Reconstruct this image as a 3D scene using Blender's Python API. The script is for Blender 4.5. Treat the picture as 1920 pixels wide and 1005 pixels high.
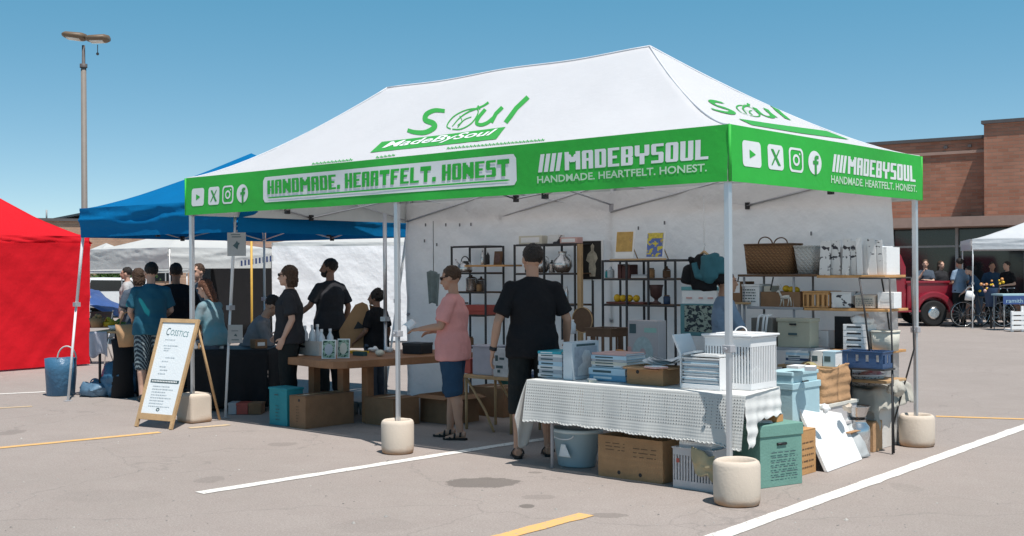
import bpy, bmesh, math, random
from mathutils import Vector, Matrix, noise
R = math.radians
PI = math.pi
random.seed(7)
V = Vector
for o in list(bpy.data.objects): bpy.data.objects.remove(o)
SC = bpy.context.scene
COL = SC.collection

# ------------------------------------------------------------ camera
CAM = V((4.1328, -6.8619, 1.5473)); YAW = -0.7253; ROLL = -0.006; FPX = 2205.57; SHY = 4.17
FW = V((math.sin(YAW), math.cos(YAW), 0)); RT0 = V((math.cos(YAW), -math.sin(YAW), 0)); UP0 = V((0, 0, 1))
RT = RT0*math.cos(ROLL) + UP0*math.sin(ROLL); UPV = UP0*math.cos(ROLL) - RT0*math.sin(ROLL)
cd = bpy.data.cameras.new('camera'); cam = bpy.data.objects.new('camera', cd); COL.objects.link(cam)
m = Matrix.Identity(4)
for i in range(3):
    m[i][0] = RT[i]; m[i][1] = UPV[i]; m[i][2] = -FW[i]; m[i][3] = CAM[i]
cam.matrix_world = m
cd.sensor_width = 36; cd.lens = FPX/1920*36; cd.shift_y = SHY/1920; cd.clip_end = 2000; cd.clip_start = .05
SC.camera = cam
# ------------------------------------------------------------ sky, sun, exposure
SUND = V((0.41, -0.155, 1)).normalized()
ELEV = math.asin(SUND.z); AZ = math.atan2(SUND.x, SUND.y)
w = bpy.data.worlds.new("World"); SC.world = w; w.use_nodes = True
nt = w.node_tree; nt.nodes.clear()
sky = nt.nodes.new('ShaderNodeTexSky'); sky.sky_type = 'NISHITA'; sky.sun_disc = False
sky.sun_elevation = ELEV; sky.sun_rotation = AZ; sky.air_density = 1.0; sky.dust_density = 0; sky.ozone_density = 2
bg = nt.nodes.new('ShaderNodeBackground'); bg.inputs[1].default_value = 0.122
out = nt.nodes.new('ShaderNodeOutputWorld')
tc = nt.nodes.new('ShaderNodeTexCoord'); mp = nt.nodes.new('ShaderNodeMapping')
mp.inputs['Scale'].default_value = (1, 1, 1.7); mp.inputs['Location'].default_value = (0, 0, .045)
tn = nt.nodes.new('ShaderNodeMix'); tn.data_type = 'RGBA'; tn.blend_type = 'MULTIPLY'; tn.inputs[0].default_value = 1
sz = nt.nodes.new('ShaderNodeSeparateXYZ'); nt.links.new(tc.outputs['Generated'], sz.inputs[0])
hz = nt.nodes.new('ShaderNodeMapRange'); hz.inputs[1].default_value = .04; hz.inputs[2].default_value = .24; nt.links.new(sz.outputs[2], hz.inputs[0])
tg = nt.nodes.new('ShaderNodeMix'); tg.data_type = 'RGBA'; tg.inputs[6].default_value = (1.02, 1.02, .90, 1); tg.inputs[7].default_value = (.70, 1.28, 1.14, 1)
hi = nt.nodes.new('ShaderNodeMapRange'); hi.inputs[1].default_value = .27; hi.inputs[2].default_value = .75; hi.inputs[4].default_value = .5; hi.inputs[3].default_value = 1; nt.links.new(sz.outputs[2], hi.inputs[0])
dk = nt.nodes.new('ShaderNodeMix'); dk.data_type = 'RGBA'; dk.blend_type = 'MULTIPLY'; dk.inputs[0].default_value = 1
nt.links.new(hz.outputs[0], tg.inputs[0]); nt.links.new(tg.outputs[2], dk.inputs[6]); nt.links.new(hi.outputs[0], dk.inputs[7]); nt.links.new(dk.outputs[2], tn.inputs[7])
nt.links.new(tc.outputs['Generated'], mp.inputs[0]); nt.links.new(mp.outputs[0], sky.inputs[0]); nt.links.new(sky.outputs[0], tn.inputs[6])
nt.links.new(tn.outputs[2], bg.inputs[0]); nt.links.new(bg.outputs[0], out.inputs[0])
sd = bpy.data.lights.new('sun', 'SUN'); sd.energy = 4.7; sd.angle = R(.53); sd.color = (1, .955, .90)
so = bpy.data.objects.new('sun', sd); COL.objects.link(so); so.location = SUND*30
so.rotation_euler = (-SUND).to_track_quat('-Z', 'Y').to_euler()
SC.view_settings.view_transform = 'Standard'; SC.view_settings.look = 'None'
SC.view_settings.exposure = 0.2; SC.view_settings.gamma = 1
SC.cycles.max_bounces = 8; SC.cycles.transparent_max_bounces = 12

# pixels of the photograph (1920 wide) to points of the place
def ray(px, py): return FW + RT*((px-960)/FPX) - UPV*((py-502.5-SHY)/FPX)
def G(px, py, z=0.0):
    d = ray(px, py); return CAM + d*((z-CAM.z)/d.z)
def PY(px, py, y):
    d = ray(px, py); return CAM + d*((y-CAM.y)/d.y)
def PX(px, py, x):
    d = ray(px, py); return CAM + d*((x-CAM.x)/d.x)
def PD(px, py, dist): return CAM + ray(px, py)*dist
def PIX(p):
    d = V(p)-CAM; k = d.dot(FW); return 960+FPX*d.dot(RT)/k, 502.5+SHY-FPX*d.dot(UPV)/k

# ------------------------------------------------------------ materials
def nodes(name):
    mt = bpy.data.materials.new(name); mt.use_nodes = True
    return mt, mt.node_tree, mt.node_tree.nodes['Principled BSDF']
def M(name, col, rough=.65, var=.10, scale=5, bump=.15, bscale=60, bdist=.002, metal=0, transl=0, spec=.4, var2=None, sheen=0):
    mt, nt, b = nodes(name); L = nt.links
    tc = nt.nodes.new('ShaderNodeTexCoord')
    n = nt.nodes.new('ShaderNodeTexNoise'); n.inputs['Scale'].default_value = scale; n.inputs['Detail'].default_value = 5
    n.inputs['Roughness'].default_value = .65
    L.new(tc.outputs['Object'], n.inputs['Vector'])
    mx = nt.nodes.new('ShaderNodeMix'); mx.data_type = 'RGBA'
    mr = nt.nodes.new('ShaderNodeMapRange'); mr.inputs[1].default_value = .3; mr.inputs[2].default_value = .7
    L.new(n.outputs[0], mr.inputs[0]); L.new(mr.outputs[0], mx.inputs[0])
    a = [c*(1-var) for c in col]; c2 = [min(1, c*(1+var)) for c in col] if var2 is None else var2
    mx.inputs[6].default_value = (*a, 1); mx.inputs[7].default_value = (*c2, 1)
    L.new(mx.outputs[2], b.inputs['Base Color'])
    b.inputs['Roughness'].default_value = rough; b.inputs['Metallic'].default_value = metal
    b.inputs['Specular IOR Level'].default_value = spec
    if bump:
        n2 = nt.nodes.new('ShaderNodeTexNoise'); n2.inputs['Scale'].default_value = bscale; n2.inputs['Detail'].default_value = 4
        L.new(tc.outputs['Object'], n2.inputs['Vector'])
        bp = nt.nodes.new('ShaderNodeBump'); bp.inputs['Strength'].default_value = bump; bp.inputs['Distance'].default_value = bdist*10
        L.new(n2.outputs[0], bp.inputs['Height']); L.new(bp.outputs[0], b.inputs['Normal'])
    if transl:
        tr = nt.nodes.new('ShaderNodeBsdfTranslucent'); L.new(mx.outputs[2], tr.inputs[0])
        ms = nt.nodes.new('ShaderNodeMixShader'); ms.inputs[0].default_value = transl
        o = nt.nodes['Material Output']
        L.new(b.outputs[0], ms.inputs[1]); L.new(tr.outputs[0], ms.inputs[2]); L.new(ms.outputs[0], o.inputs[0])
    return mt

# ------------------------------------------------------------ mesh builder
WM = {}
def tag(o, label=None, cat=None, group=None, kind=None):
    if label: o['label'] = label
    if cat: o['category'] = cat
    if group: o['group'] = group
    if kind: o['kind'] = kind
    return o
def thing(name, label, cat, loc=(0, 0, 0), rz=0, group=None):
    o = bpy.data.objects.new(name, None); COL.objects.link(o); o.empty_display_size = .1
    o.location = loc; o.rotation_euler = (0, 0, rz)
    WM[o.name] = Matrix.Translation(V(loc)) @ Matrix.Rotation(rz, 4, 'Z')
    return tag(o, label, cat, group)
def ridge(x, y, z=0.): return 1-2.2*abs(noise.noise(V((x, y, z))))
class MB:
    def __init__(s): s.b = bmesh.new(); s.mi = 0
    def box(s, a, c, rot=None, piv=None):
        a = V(a); c = V(c)
        vs = [V((x, y, z)) for x in (a.x, c.x) for y in (a.y, c.y) for z in (a.z, c.z)]
        if rot is not None:
            p = V(piv) if piv is not None else (a+c)/2
            vs = [rot @ (v-p) + p for v in vs]
        v = [s.b.verts.new(x) for x in vs]
        for f in ((0, 1, 3, 2), (4, 6, 7, 5), (0, 4, 5, 1), (2, 3, 7, 6), (0, 2, 6, 4), (1, 5, 7, 3)):
            s.b.faces.new([v[i] for i in f]).material_index = s.mi
        return s
    def obox(s, c, size, rz=0, rx=0, ry=0):          # centred box with rotation
        rot = Matrix.Rotation(rz, 3, 'Z') @ Matrix.Rotation(ry, 3, 'Y') @ Matrix.Rotation(rx, 3, 'X')
        h = V(size)/2; c = V(c)
        return s.box(c-h, c+h, rot, c)
    def tube(s, pts, rad, n=8, cap=True, u=None):
        pts = [V(p) for p in pts]
        if not isinstance(rad, (list, tuple)): rad = [rad]*len(pts)
        rings = []
        for i, p in enumerate(pts):
            t = (pts[min(i+1, len(pts)-1)] - pts[max(i-1, 0)]).normalized()
            uu = V(u) if u is not None else (V((0, 0, 1)) if abs(t.z) < .9 else V((1, 0, 0)))
            x = (uu - t*uu.dot(t)).normalized(); y = t.cross(x)
            r = rad[i]; rx, ry = (r if isinstance(r, (list, tuple)) else (r, r))
            rings.append([s.b.verts.new(p + x*math.cos(2*PI*k/n)*rx + y*math.sin(2*PI*k/n)*ry) for k in range(n)])
        for a, b in zip(rings, rings[1:]):
            for k in range(n):
                f = s.b.faces.new((a[k], a[(k+1) % n], b[(k+1) % n], b[k])); f.material_index = s.mi; f.smooth = True
        if cap:
            s.b.faces.new(rings[0][::-1]).material_index = s.mi; s.b.faces.new(rings[-1]).material_index = s.mi
        return s
    def ring(s, c, r, rr, n=20, m=6, ax=None, ax2=None, a0=0, a1=2*PI):    # torus / arc
        c = V(c); ax = V(ax or (1, 0, 0)); ax2 = V(ax2 or (0, 1, 0))
        rx, ry = (r if isinstance(r, (list, tuple)) else (r, r))
        pts = [c + ax*math.cos(a0+(a1-a0)*k/n)*rx + ax2*math.sin(a0+(a1-a0)*k/n)*ry for k in range(n+1)]
        return s.tube(pts, rr, m, u=ax.cross(ax2))
    def lathe(s, prof, c=(0, 0, 0), n=24, sx=1, sy=1, cap0=False, cap1=False):
        c = V(c); rings = []
        for r, z in prof:
            rings.append([s.b.verts.new(c + V((r*sx*math.cos(2*PI*k/n), r*sy*math.sin(2*PI*k/n), z))) for k in range(n)])
        for a, b in zip(rings, rings[1:]):
            for k in range(n):
                f = s.b.faces.new((a[k], a[(k+1) % n], b[(k+1) % n], b[k])); f.material_index = s.mi; f.smooth = True
        if cap0: s.b.faces.new(rings[0][::-1])
        if cap1: s.b.faces.new(rings[-1])
        return s
    def poly(s, vs, smooth=False):
        f = s.b.faces.new([s.b.verts.new(V(v)) for v in vs]); f.material_index = s.mi; f.smooth = smooth; return f
    def prism(s, vs, d):                                # polygon extruded by vector d
        d = V(d); a = [s.b.verts.new(V(v)) for v in vs]; b = [s.b.verts.new(V(v)+d) for v in vs]
        n = len(vs)
        for f in [a[::-1], b] + [[a[i], a[(i+1) % n], b[(i+1) % n], b[i]] for i in range(n)]:
            s.b.faces.new(f).material_index = s.mi
        return s
    def grid(s, f, nu, nv, smooth=True):
        vs = [[s.b.verts.new(V(f(i/nu, j/nv))) for j in range(nv+1)] for i in range(nu+1)]
        for i in range(nu):
            for j in range(nv):
                q = s.b.faces.new((vs[i][j], vs[i+1][j], vs[i+1][j+1], vs[i][j+1])); q.material_index = s.mi; q.smooth = smooth
        return s
    def ball(s, c, r, n=12, m=8):
        c = V(c); rx, ry, rz = (r if isinstance(r, (list, tuple)) else (r, r, r))
        rings = []
        for j in range(1, m):
            a = PI*j/m
            rings.append([s.b.verts.new(c+V((rx*math.sin(a)*math.cos(2*PI*k/n), ry*math.sin(a)*math.sin(2*PI*k/n), rz*math.cos(a)))) for k in range(n)])
        t = s.b.verts.new(c+V((0, 0, rz))); b = s.b.verts.new(c-V((0, 0, rz)))
        fs = []
        for k in range(n):
            fs.append(s.b.faces.new((t, rings[0][k], rings[0][(k+1) % n]))); fs.append(s.b.faces.new((b, rings[-1][(k+1) % n], rings[-1][k])))
        for A, B in zip(rings, rings[1:]):
            for k in range(n): fs.append(s.b.faces.new((A[k], B[k], B[(k+1) % n], A[(k+1) % n])))
        for f in fs: f.smooth = True; f.material_index = s.mi
        return s
    def jit(s, amp, sc=8, off=0):
        for v in s.b.verts:
            v.co += noise.noise_vector(v.co*sc + V((off, off, off)))*amp
        return s
    def build(s, name, mat, parent=None, bevel=0, smooth=False, solid=0, local=False, recalc=True):
        if recalc: bmesh.ops.recalc_face_normals(s.b, faces=s.b.faces)
        me = bpy.data.meshes.new(name); s.b.to_mesh(me); s.b.free()
        for q in (mat if isinstance(mat, (list, tuple)) else [mat]): me.materials.append(q)
        o = bpy.data.objects.new(name, me); COL.objects.link(o)
        if smooth:
            for p in me.polygons: p.use_smooth = True
        if parent is not None:
            o.parent = parent; WM[o.name] = WM[parent.name]
            if not local: me.transform(WM[parent.name].inverted())
        else: WM[o.name] = Matrix.Identity(4)
        if solid:
            sm = o.modifiers.new('s', 'SOLIDIFY'); sm.thickness = solid; sm.offset = 0
        if bevel:
            bv = o.modifiers.new('b', 'BEVEL'); bv.width = bevel; bv.segments = 2; bv.limit_method = 'ANGLE'; bv.angle_limit = R(40)
        return o
def rebase(o, p):      # give a world-built top-level mesh its own origin
    o.data.transform(Matrix.Translation(-V(p))); o.location = V(p); WM[o.name] = Matrix.Translation(V(p)); return o
def copy_tree(o, parent=None):
    c = o.copy(); COL.objects.link(c); c.parent = parent
    for ch in [x for x in list(COL.objects) if x.parent == o]: copy_tree(ch, c)
    return c

# ------------------------------------------------------------ common materials
m_pole = M('brushed_aluminium', (.62, .63, .65), .38, .05, 3, .05, 200, metal=.75)
m_poledark = M('dark_steel', (.035, .035, .038), .5, .1, 6, .05)
m_black = M('black_plastic', (.015, .015, .017), .5, .1)
m_white = M('white_paint', (.80, .80, .79), .5, .03)
m_paper = M('white_paper', (.80, .80, .79), .75, .04, 9)
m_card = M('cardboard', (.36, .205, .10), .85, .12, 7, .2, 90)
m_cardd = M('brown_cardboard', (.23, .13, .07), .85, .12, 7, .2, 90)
m_kraft = M('kraft_paper', (.46, .27, .14), .8, .12, 9, .25, 50)
m_wood = M('pale_timber', (.48, .31, .16), .6, .2, 4, .2, 60)
m_wooddark = M('dark_timber', (.12, .065, .035), .6, .25, 5, .2, 60)
m_plank = M('orange_plank', (.55, .29, .11), .55, .18, 6, .15, 60)
m_conc = M('cream_concrete', (.56, .47, .38), .85, .10, 4, .5, 70, .002, var2=(.66, .58, .49))
m_glass = M('bottle_plastic', (.62, .68, .72), .2, .03, 3, 0)
m_grey = M('grey_fabric', (.42, .41, .39), .85, .1)
m_teal = M('teal_paint', (.02, .26, .28), .6, .1)
m_navy = M('navy_plastic', (.025, .055, .12), .5, .1)
m_steel = M('stainless_steel', (.6, .6, .6), .25, .05, 3, .05, metal=.9)
# ============================================================ ground
TX0, TX1, TY0, TY1 = -6.42, 0.0, 0.0, 3.156
ZB, ZT, ZR = 2.1334, 2.511, 3.481
RX0, RX1 = -5.0923, -1.7352
def ground_mat():
    mt, nt, b = nodes('sun_bleached_asphalt'); L = nt.links; N = nt.nodes.new
    geo = N('ShaderNodeNewGeometry')
    def noi(sc, det=6, ro=.6):
        n = N('ShaderNodeTexNoise'); n.inputs['Scale'].default_value = sc; n.inputs['Detail'].default_value = det; n.inputs['Roughness'].default_value = ro
        L.new(geo.outputs['Position'], n.inputs['Vector']); return n.outputs[0]
    def mixc(f, a, c, mode='MIX'):
        x = N('ShaderNodeMix'); x.data_type = 'RGBA'; x.blend_type = mode
        if isinstance(f, float): x.inputs[0].default_value = f
        else: L.new(f, x.inputs[0])
        for i, q in ((6, a), (7, c)):
            if isinstance(q, tuple): x.inputs[i].default_value = (*q, 1)
            else: L.new(q, x.inputs[i])
        return x.outputs[2]
    def ramp(v, a, c, o0=0., o1=1.):
        r = N('ShaderNodeMapRange'); L.new(v, r.inputs[0]); r.inputs[1].default_value = a; r.inputs[2].default_value = c
        r.inputs[3].default_value = o0; r.inputs[4].default_value = o1; return r.outputs[0]
    c = mixc(ramp(noi(.35, 5), .3, .7), (.345, .298, .270), (.400, .345, .315))
    c = mixc(ramp(noi(3.2, 8, .7), .35, .75, 0, .5), c, (.305, .25, .228))
    c = mixc(ramp(noi(70, 4, .85), .42, .72, 0, .75), c, (.17, .15, .135)); c = mixc(ramp(noi(14, 8, .8), .50, .72, 0, .35), c, (.24, .21, .19)); c = mixc(ramp(noi(.9, 7, .75), .52, .64, 0, .30), c, (.27, .235, .21))
    c = mixc(ramp(noi(110, 2, .8), .60, .76, 0, .85), c, (.62, .57, .53))
    vo = N('ShaderNodeTexVoronoi'); vo.feature = 'DISTANCE_TO_EDGE'; vo.inputs['Scale'].default_value = .45
    wn = N('ShaderNodeTexNoise'); wn.inputs['Scale'].default_value = 1.3; wn.inputs['Detail'].default_value = 6; L.new(geo.outputs['Position'], wn.inputs['Vector'])
    ad = N('ShaderNodeMixRGB'); ad.blend_type = 'ADD'; ad.inputs[0].default_value = .9
    L.new(geo.outputs['Position'], ad.inputs[1]); L.new(wn.outputs[1], ad.inputs[2]); L.new(ad.outputs[0], vo.inputs['Vector'])
    cr = ramp(vo.outputs['Distance'], .0, .006, .45, 0.)
    c = mixc(cr, c, (.20, .18, .165))
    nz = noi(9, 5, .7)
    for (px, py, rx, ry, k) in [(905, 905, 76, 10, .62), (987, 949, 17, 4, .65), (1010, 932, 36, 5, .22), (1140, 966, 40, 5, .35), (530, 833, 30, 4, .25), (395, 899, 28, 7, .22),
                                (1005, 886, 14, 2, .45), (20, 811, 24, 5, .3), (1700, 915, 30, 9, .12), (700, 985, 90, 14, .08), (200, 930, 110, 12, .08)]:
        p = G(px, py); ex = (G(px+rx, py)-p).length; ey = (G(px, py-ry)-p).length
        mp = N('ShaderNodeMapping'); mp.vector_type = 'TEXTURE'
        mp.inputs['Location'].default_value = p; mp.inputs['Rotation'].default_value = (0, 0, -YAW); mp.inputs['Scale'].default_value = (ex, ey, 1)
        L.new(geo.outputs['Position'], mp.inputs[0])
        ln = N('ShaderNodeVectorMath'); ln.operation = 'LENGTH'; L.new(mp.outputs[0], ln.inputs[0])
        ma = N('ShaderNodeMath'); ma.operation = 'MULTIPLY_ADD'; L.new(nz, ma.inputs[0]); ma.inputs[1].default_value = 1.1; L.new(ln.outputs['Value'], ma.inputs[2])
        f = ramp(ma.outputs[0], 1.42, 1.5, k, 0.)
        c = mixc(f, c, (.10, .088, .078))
    L.new(c, b.inputs['Base Color']); b.inputs['Roughness'].default_value = .9; b.inputs['Specular IOR Level'].default_value = .25
    bp = N('ShaderNodeBump'); bp.inputs['Strength'].default_value = .5; bp.inputs['Distance'].default_value = .006
    L.new(noi(90, 4, .7), bp.inputs['Height']); L.new(bp.outputs[0], b.inputs['Normal'])
    return mt
g = MB(); g.grid(lambda u, v: (-420+840*u, -420+840*v, 0), 8, 8, False)
tag(g.build('parking_lot', ground_mat(), recalc=False), kind='structure')

def line_mat(name, col, wear=.5):
    mt, nt, b = nodes(name); L = nt.links; N = nt.nodes.new
    geo = N('ShaderNodeNewGeometry')
    n = N('ShaderNodeTexNoise'); n.inputs['Scale'].default_value = 28; n.inputs['Detail'].default_value = 8; n.inputs['Roughness'].default_value = .75
    L.new(geo.outputs['Position'], n.inputs['Vector'])
    r = N('ShaderNodeMapRange'); r.inputs[1].default_value = wear; r.inputs[2].default_value = wear+.12; L.new(n.outputs[0], r.inputs[0])
    x = N('ShaderNodeMix'); x.data_type = 'RGBA'; x.inputs[6].default_value = (*col, 1); x.inputs[7].default_value = (.36, .32, .285, 1)
    L.new(r.outputs[0], x.inputs[0]); L.new(x.outputs[2], b.inputs['Base Color']); b.inputs['Roughness'].default_value = .8
    return mt
m_lw = line_mat('worn_white_paint', (.78, .75, .70), .525)
m_ly = line_mat('worn_yellow_paint', (.74, .43, .15), .52)
m_ly2 = line_mat('faded_yellow_paint', (.60, .45, .27), .50)
def pline(name, a, c, wd, mat, seed=0):
    a = V(a); c = V(c); d = (c-a); L = d.length; d.normalize(); nrm = V((-d.y, d.x, 0)); k = max(2, int(L/.12)); mb = MB()
    def f(u, v):
        e = noise.noise(V((u*L*5, seed+v*7, 0)))*.014
        return a + d*(u*L) + nrm*((v-.5)*wd+e) + V((0, 0, .004))
    mb.grid(f, k, 1, False); return tag(mb.build(name, mat, recalc=False), kind='structure')
pline('parking_line', G(374, 925), G(960, 832), .115, m_lw)
pline('parking_line', G(960, 832), G(1100, 813), .115, m_lw, 3)
a = G(1330, 1012); c = G(1920, 801); d = (c-a).normalized()
pline('parking_line', a-d*1.2, c+d*1.5, .125, m_lw, 5)
pline('parking_line', G(-60, 846), G(300, 811), .10, m_ly, 8)
pline('parking_line', G(355, 803), G(430, 797), .10, m_ly2, 8)
a = G(930, 1010); c = G(1100, 965); d = (a-c).normalized()
pline('parking_line', c, a+d*1.0, .12, m_ly, 11)
pline('parking_line', G(1755, 781), G(2100, 792), .10, m_ly, 12)
pline('parking_line', G(-40, 741), G(85, 735), .10, m_lw, 15)
pline('parking_line', G(-40, 768), G(60, 762), .09, m_ly2, 17)
# ============================================================ main marquee
m_canopy = M('white_canopy_cloth', (.80, .80, .825), .6, .02, 2, .10, 14, .004, transl=.37)
m_inner = M('greyed_canopy_lining', (.66, .68, .66), .7, .03, 2, .10, 14, .004, transl=.10)
m_green = M('green_print', (.028, .42, .045), .6, .05, 3, .12, 14, .003)
m_midg = M('mid_green_ink', (.12, .48, .14), .6, .04, 5, 0)
m_gprint = M('green_ink', (.035, .31, .05), .6, .04, 5, 0)
m_wprint = M('white_ink', (.74, .76, .76), .6, .03, 5, 0)
def wall_mat():
    mt = M('white_pvc_wall', (.88, .875, .865), .42, .03, 2, .35, 5, .010, transl=.34)
    return mt
m_wall = wall_mat()
P_ROOF = 1.34
def roofz(x, y):
    t = min(max(0, min((y-TY0)/(TY1-TY0)*2, (TY1-y)/(TY1-TY0)*2, (x-TX0)/(RX0-TX0), (TX1-x)/(TX1-RX1))), 1)
    z = ZT + (ZR-ZT)*t**P_ROOF
    z -= .018*math.sin(PI*t)*(.5+.5*math.cos(2*PI*(x-RX0)/(RX1-RX0)*2)) if RX0 < x < RX1 else 0
    return z + .004*noise.noise(V((x*2.2, y*2.2, 1)))*(t*(1-t)*4)
tent = thing('market_tent', 'large white market tent with a green printed valance over the crowded stall', 'tent', (-3.2, 1.58, 0))
ym = (TY0+TY1)/2
mb = MB()
def rf(s, side):     # each slope is its own grid so the hips stay crisp
    N1, N2 = 60, 22
    def f(u, v):
        if side in 'fb':
            x0 = TX0+(RX0-TX0)*v; x1 = TX1+(RX1-TX1)*v; x = x0+(x1-x0)*u
            y = TY0+(ym-TY0)*v if side == 'f' else TY1+(ym-TY1)*v
        else:
            y0 = TY0+(ym-TY0)*v; y1 = TY1+(ym-TY1)*v; y = y0+(y1-y0)*u
            x = TX1+(RX1-TX1)*v if side == 'r' else TX0+(RX0-TX0)*v
        t = v; z = ZT+(ZR-ZT)*t**P_ROOF
        x += 0; return (x, y, roofz2(x, y, t))
    s.grid(f, N1, N2)
def roofz2(x, y, t):
    z = ZT + (ZR-ZT)*t**P_ROOF
    if RX0 < x < RX1: z -= .02*math.sin(PI*t/1.0)*0 + .018*t*(math.sin(2*PI*(x-RX0)/(RX1-RX0)))**2
    return z + (.012*noise.noise(V((x*1.6, y*1.6, 1))) + .006*ridge(x*1.9+y*2.2, y*.7-x*.4, 3) + .004*ridge(x*5, t*2.2, 5))*min(1, t*(1-t)*4)
def tof(x, y): return max(0, min(1, min((y-TY0)/(ym-TY0), (TY1-y)/(TY1-ym), (x-TX0)/(RX0-TX0), (TX1-x)/(TX1-RX1))))
def roof_at(x, y): return roofz2(x, y, tof(x, y))
for sd_ in 'fbrl': rf(mb, sd_)
bmesh.ops.remove_doubles(mb.b, verts=mb.b.verts, dist=.0008)
roof = mb.build('roof', m_canopy, tent)
# seams along hips and ridge
mb = MB()
for cx, cy, ex in ((TX0, TY0, RX0), (TX0, TY1, RX0), (TX1, TY0, RX1), (TX1, TY1, RX1)):
    mb.tube([V((cx+(ex-cx)*t, cy+(ym-cy)*t, ZT+(ZR-ZT)*t**P_ROOF+.004)) for t in [i/20 for i in range(21)]], .009, 6)
mb.tube([V((RX0+(RX1-RX0)*t, ym, roof_at(RX0+(RX1-RX0)*t, ym)+.004)) for t in [i/20 for i in range(21)]], .009, 6)
mb.build('roof_seam', M('seam_tape', (.62, .63, .66), .7, .05), tent)
# valance: outside printed, inside pale
def vz(s, z): return z
def vpt(side, s, z):      # s metres along the side from its left end as seen from outside; gentle waves
    wv = .012*math.sin(s*2.1+.6)*(ZT-z)/.38 + .010*noise.noise(V((s*1.5, z*3, 4))) + .0025*ridge(s*2.3+z, z*2.2, 7)*(ZT-z)/.38
    if side == 'f': return V((TX0+s, TY0-.012-wv, z))
    if side == 'r': return V((TX1+.012+wv, TY0+s, z))
    if side == 'b': return V((TX1-s, TY1+.012+wv, z))
    return V((TX0-.012-wv, TY1-s, z))
LEN = {'f': TX1-TX0, 'r': TY1-TY0, 'b': TX1-TX0, 'l': TY1-TY0}
for s_, nm in (('f', 'valance'), ('r', 'valance'), ('b', 'valance'), ('l', 'valance')):
    mb = MB()
    L_ = LEN[s_]
    def f(u, v): return vpt(s_, u*L_, ZB+(ZT+.006-ZB)*v)
    mb.grid(f, int(L_*24), 8)
    mb.mi = 1
    nin = {'f': V((0, .006, 0)), 'r': V((-.006, 0, 0)), 'b': V((0, -.006, 0)), 'l': V((.006, 0, 0))}[s_]
    mb.grid(lambda u, v: f(u, v)+nin, int(L_*24), 8)
    val = mb.build(nm, [m_green, m_inner], tent, recalc=False)
    if s_ == 'f': val_f = val
    if s_ == 'r': val_r = val
# ---- block letters
FONT = {
 'H': ["##.##"]*3+["#####"]+["##.##"]*3, 'A': ["1###2", "##.##", "##.##", "#####", "##.##", "##.##", "##.##"],
 'N': ["##..##", "##2.##", "###2##", "######", "##3###", "##.3##", "##..##"], 'D': ["####2"]+["##.##"]*5+["####4"],
 'M': ["##...##", "##2.1##", "#######", "##3#4##", "##...##", "##...##", "##...##"],
 'E': ["#####", "##...", "##...", "####.", "##...", "##...", "#####"], 'F': ["#####", "##...", "##...", "####.", "##...", "##...", "##..."],
 'R': ["####2", "##.##", "##.##", "####4", "##.##", "##.##", "##.##"], 'T': ["######", "######"]+["..##.."]*5,
 'L': ["##..."]*6+["#####"], 'O': ["1###2"]+["##.##"]*5+["3###4"], 'U': ["##.##"]*6+["3###4"],
 'S': ["1####", "##...", "##...", "3###2", "...##", "...##", "####4"], 'B': ["####2", "##.##", "##.##", "####4", "##.##", "##.##", "####4"],
 'Y': ["##..##", "##..##", "##..##", "3####4", "..##..", "..##..", "..##.."], '.': [".."]*5+["##"]*2, ' ': [".."]*7, 'C': ["1####"]+["##..."]*5+["3####"]}
def glyphs(text, inset=0.):
    out = []; x = 0
    for ch in text:
        if ch == '/':
            out.append([(x+0, 0), (x+1.9, 0), (x+3.3, 7), (x+1.4, 7)]); x += 2.7 if len(out) % 4 else 4.3; continue
        g = FONT[ch]; W = len(g[0])
        for r, row in enumerate(g):
            for c, k in enumerate(row):
                if k == '.': continue
                def e(rr, cc): return not (0 <= rr < 7 and 0 <= cc < W) or g[rr][cc] == '.'
                x0 = x+c+(inset if e(r, c-1) else 0); x1 = x+c+1-(inset if e(r, c+1) else 0)
                y1 = 7-r-(inset if e(r-1, c) else 0); y0 = 6-r+(inset if e(r+1, c) else 0)
                q = {'#': [(x0, y0), (x1, y0), (x1, y1), (x0, y1)], '1': [(x0, y0), (x1, y0), (x1, y1), (x0+.5, y1), (x0, y1-.5)],
                     '2': [(x0, y0), (x1, y0), (x1, y1-.5), (x1-.5, y1), (x0, y1)], '3': [(x0+.5, y0), (x1, y0), (x1, y1), (x0, y1), (x0, y0+.5)],
                     '4': [(x0, y0), (x1-.5, y0), (x1, y0+.5), (x1, y1), (x0, y1)]}[k]
                out.append(q)
        x += W+.75
    return out, x-.75
def put(mb, side, polys, s0, z0, sx, sz, lift):
    nrm = {'f': V((0, -1, 0)), 'r': V((1, 0, 0))}[side]
    for p in polys:
        mb.poly([vpt(side, s0+a*sx, z0+b*sz)+nrm*lift for a, b in p])
def text_on(side, text, s0, s1, z0, z1, mat, inset=0., lift=.0025, name='lettering'):
    gl, W = glyphs(text, inset); mb = MB(); put(mb, side, gl, s0, z0, (s1-s0)/W, (z1-z0)/7, lift)
    return mb.build(name, mat, val_f if side == 'f' else val_r)
def text_polys(txt, size=1, shear=0, offset=0):
    cu = bpy.data.curves.new('t', 'FONT'); cu.body = txt; cu.size = size; cu.shear = shear; cu.offset = offset; cu.resolution_u = 3
    o = bpy.data.objects.new('t', cu); COL.objects.link(o); dg = bpy.context.evaluated_depsgraph_get()
    me = bpy.data.meshes.new_from_object(o.evaluated_get(dg)); bpy.data.objects.remove(o)
    return [[tuple(me.vertices[i].co.xy) for i in p.vertices] for p in me.polygons]
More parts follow.
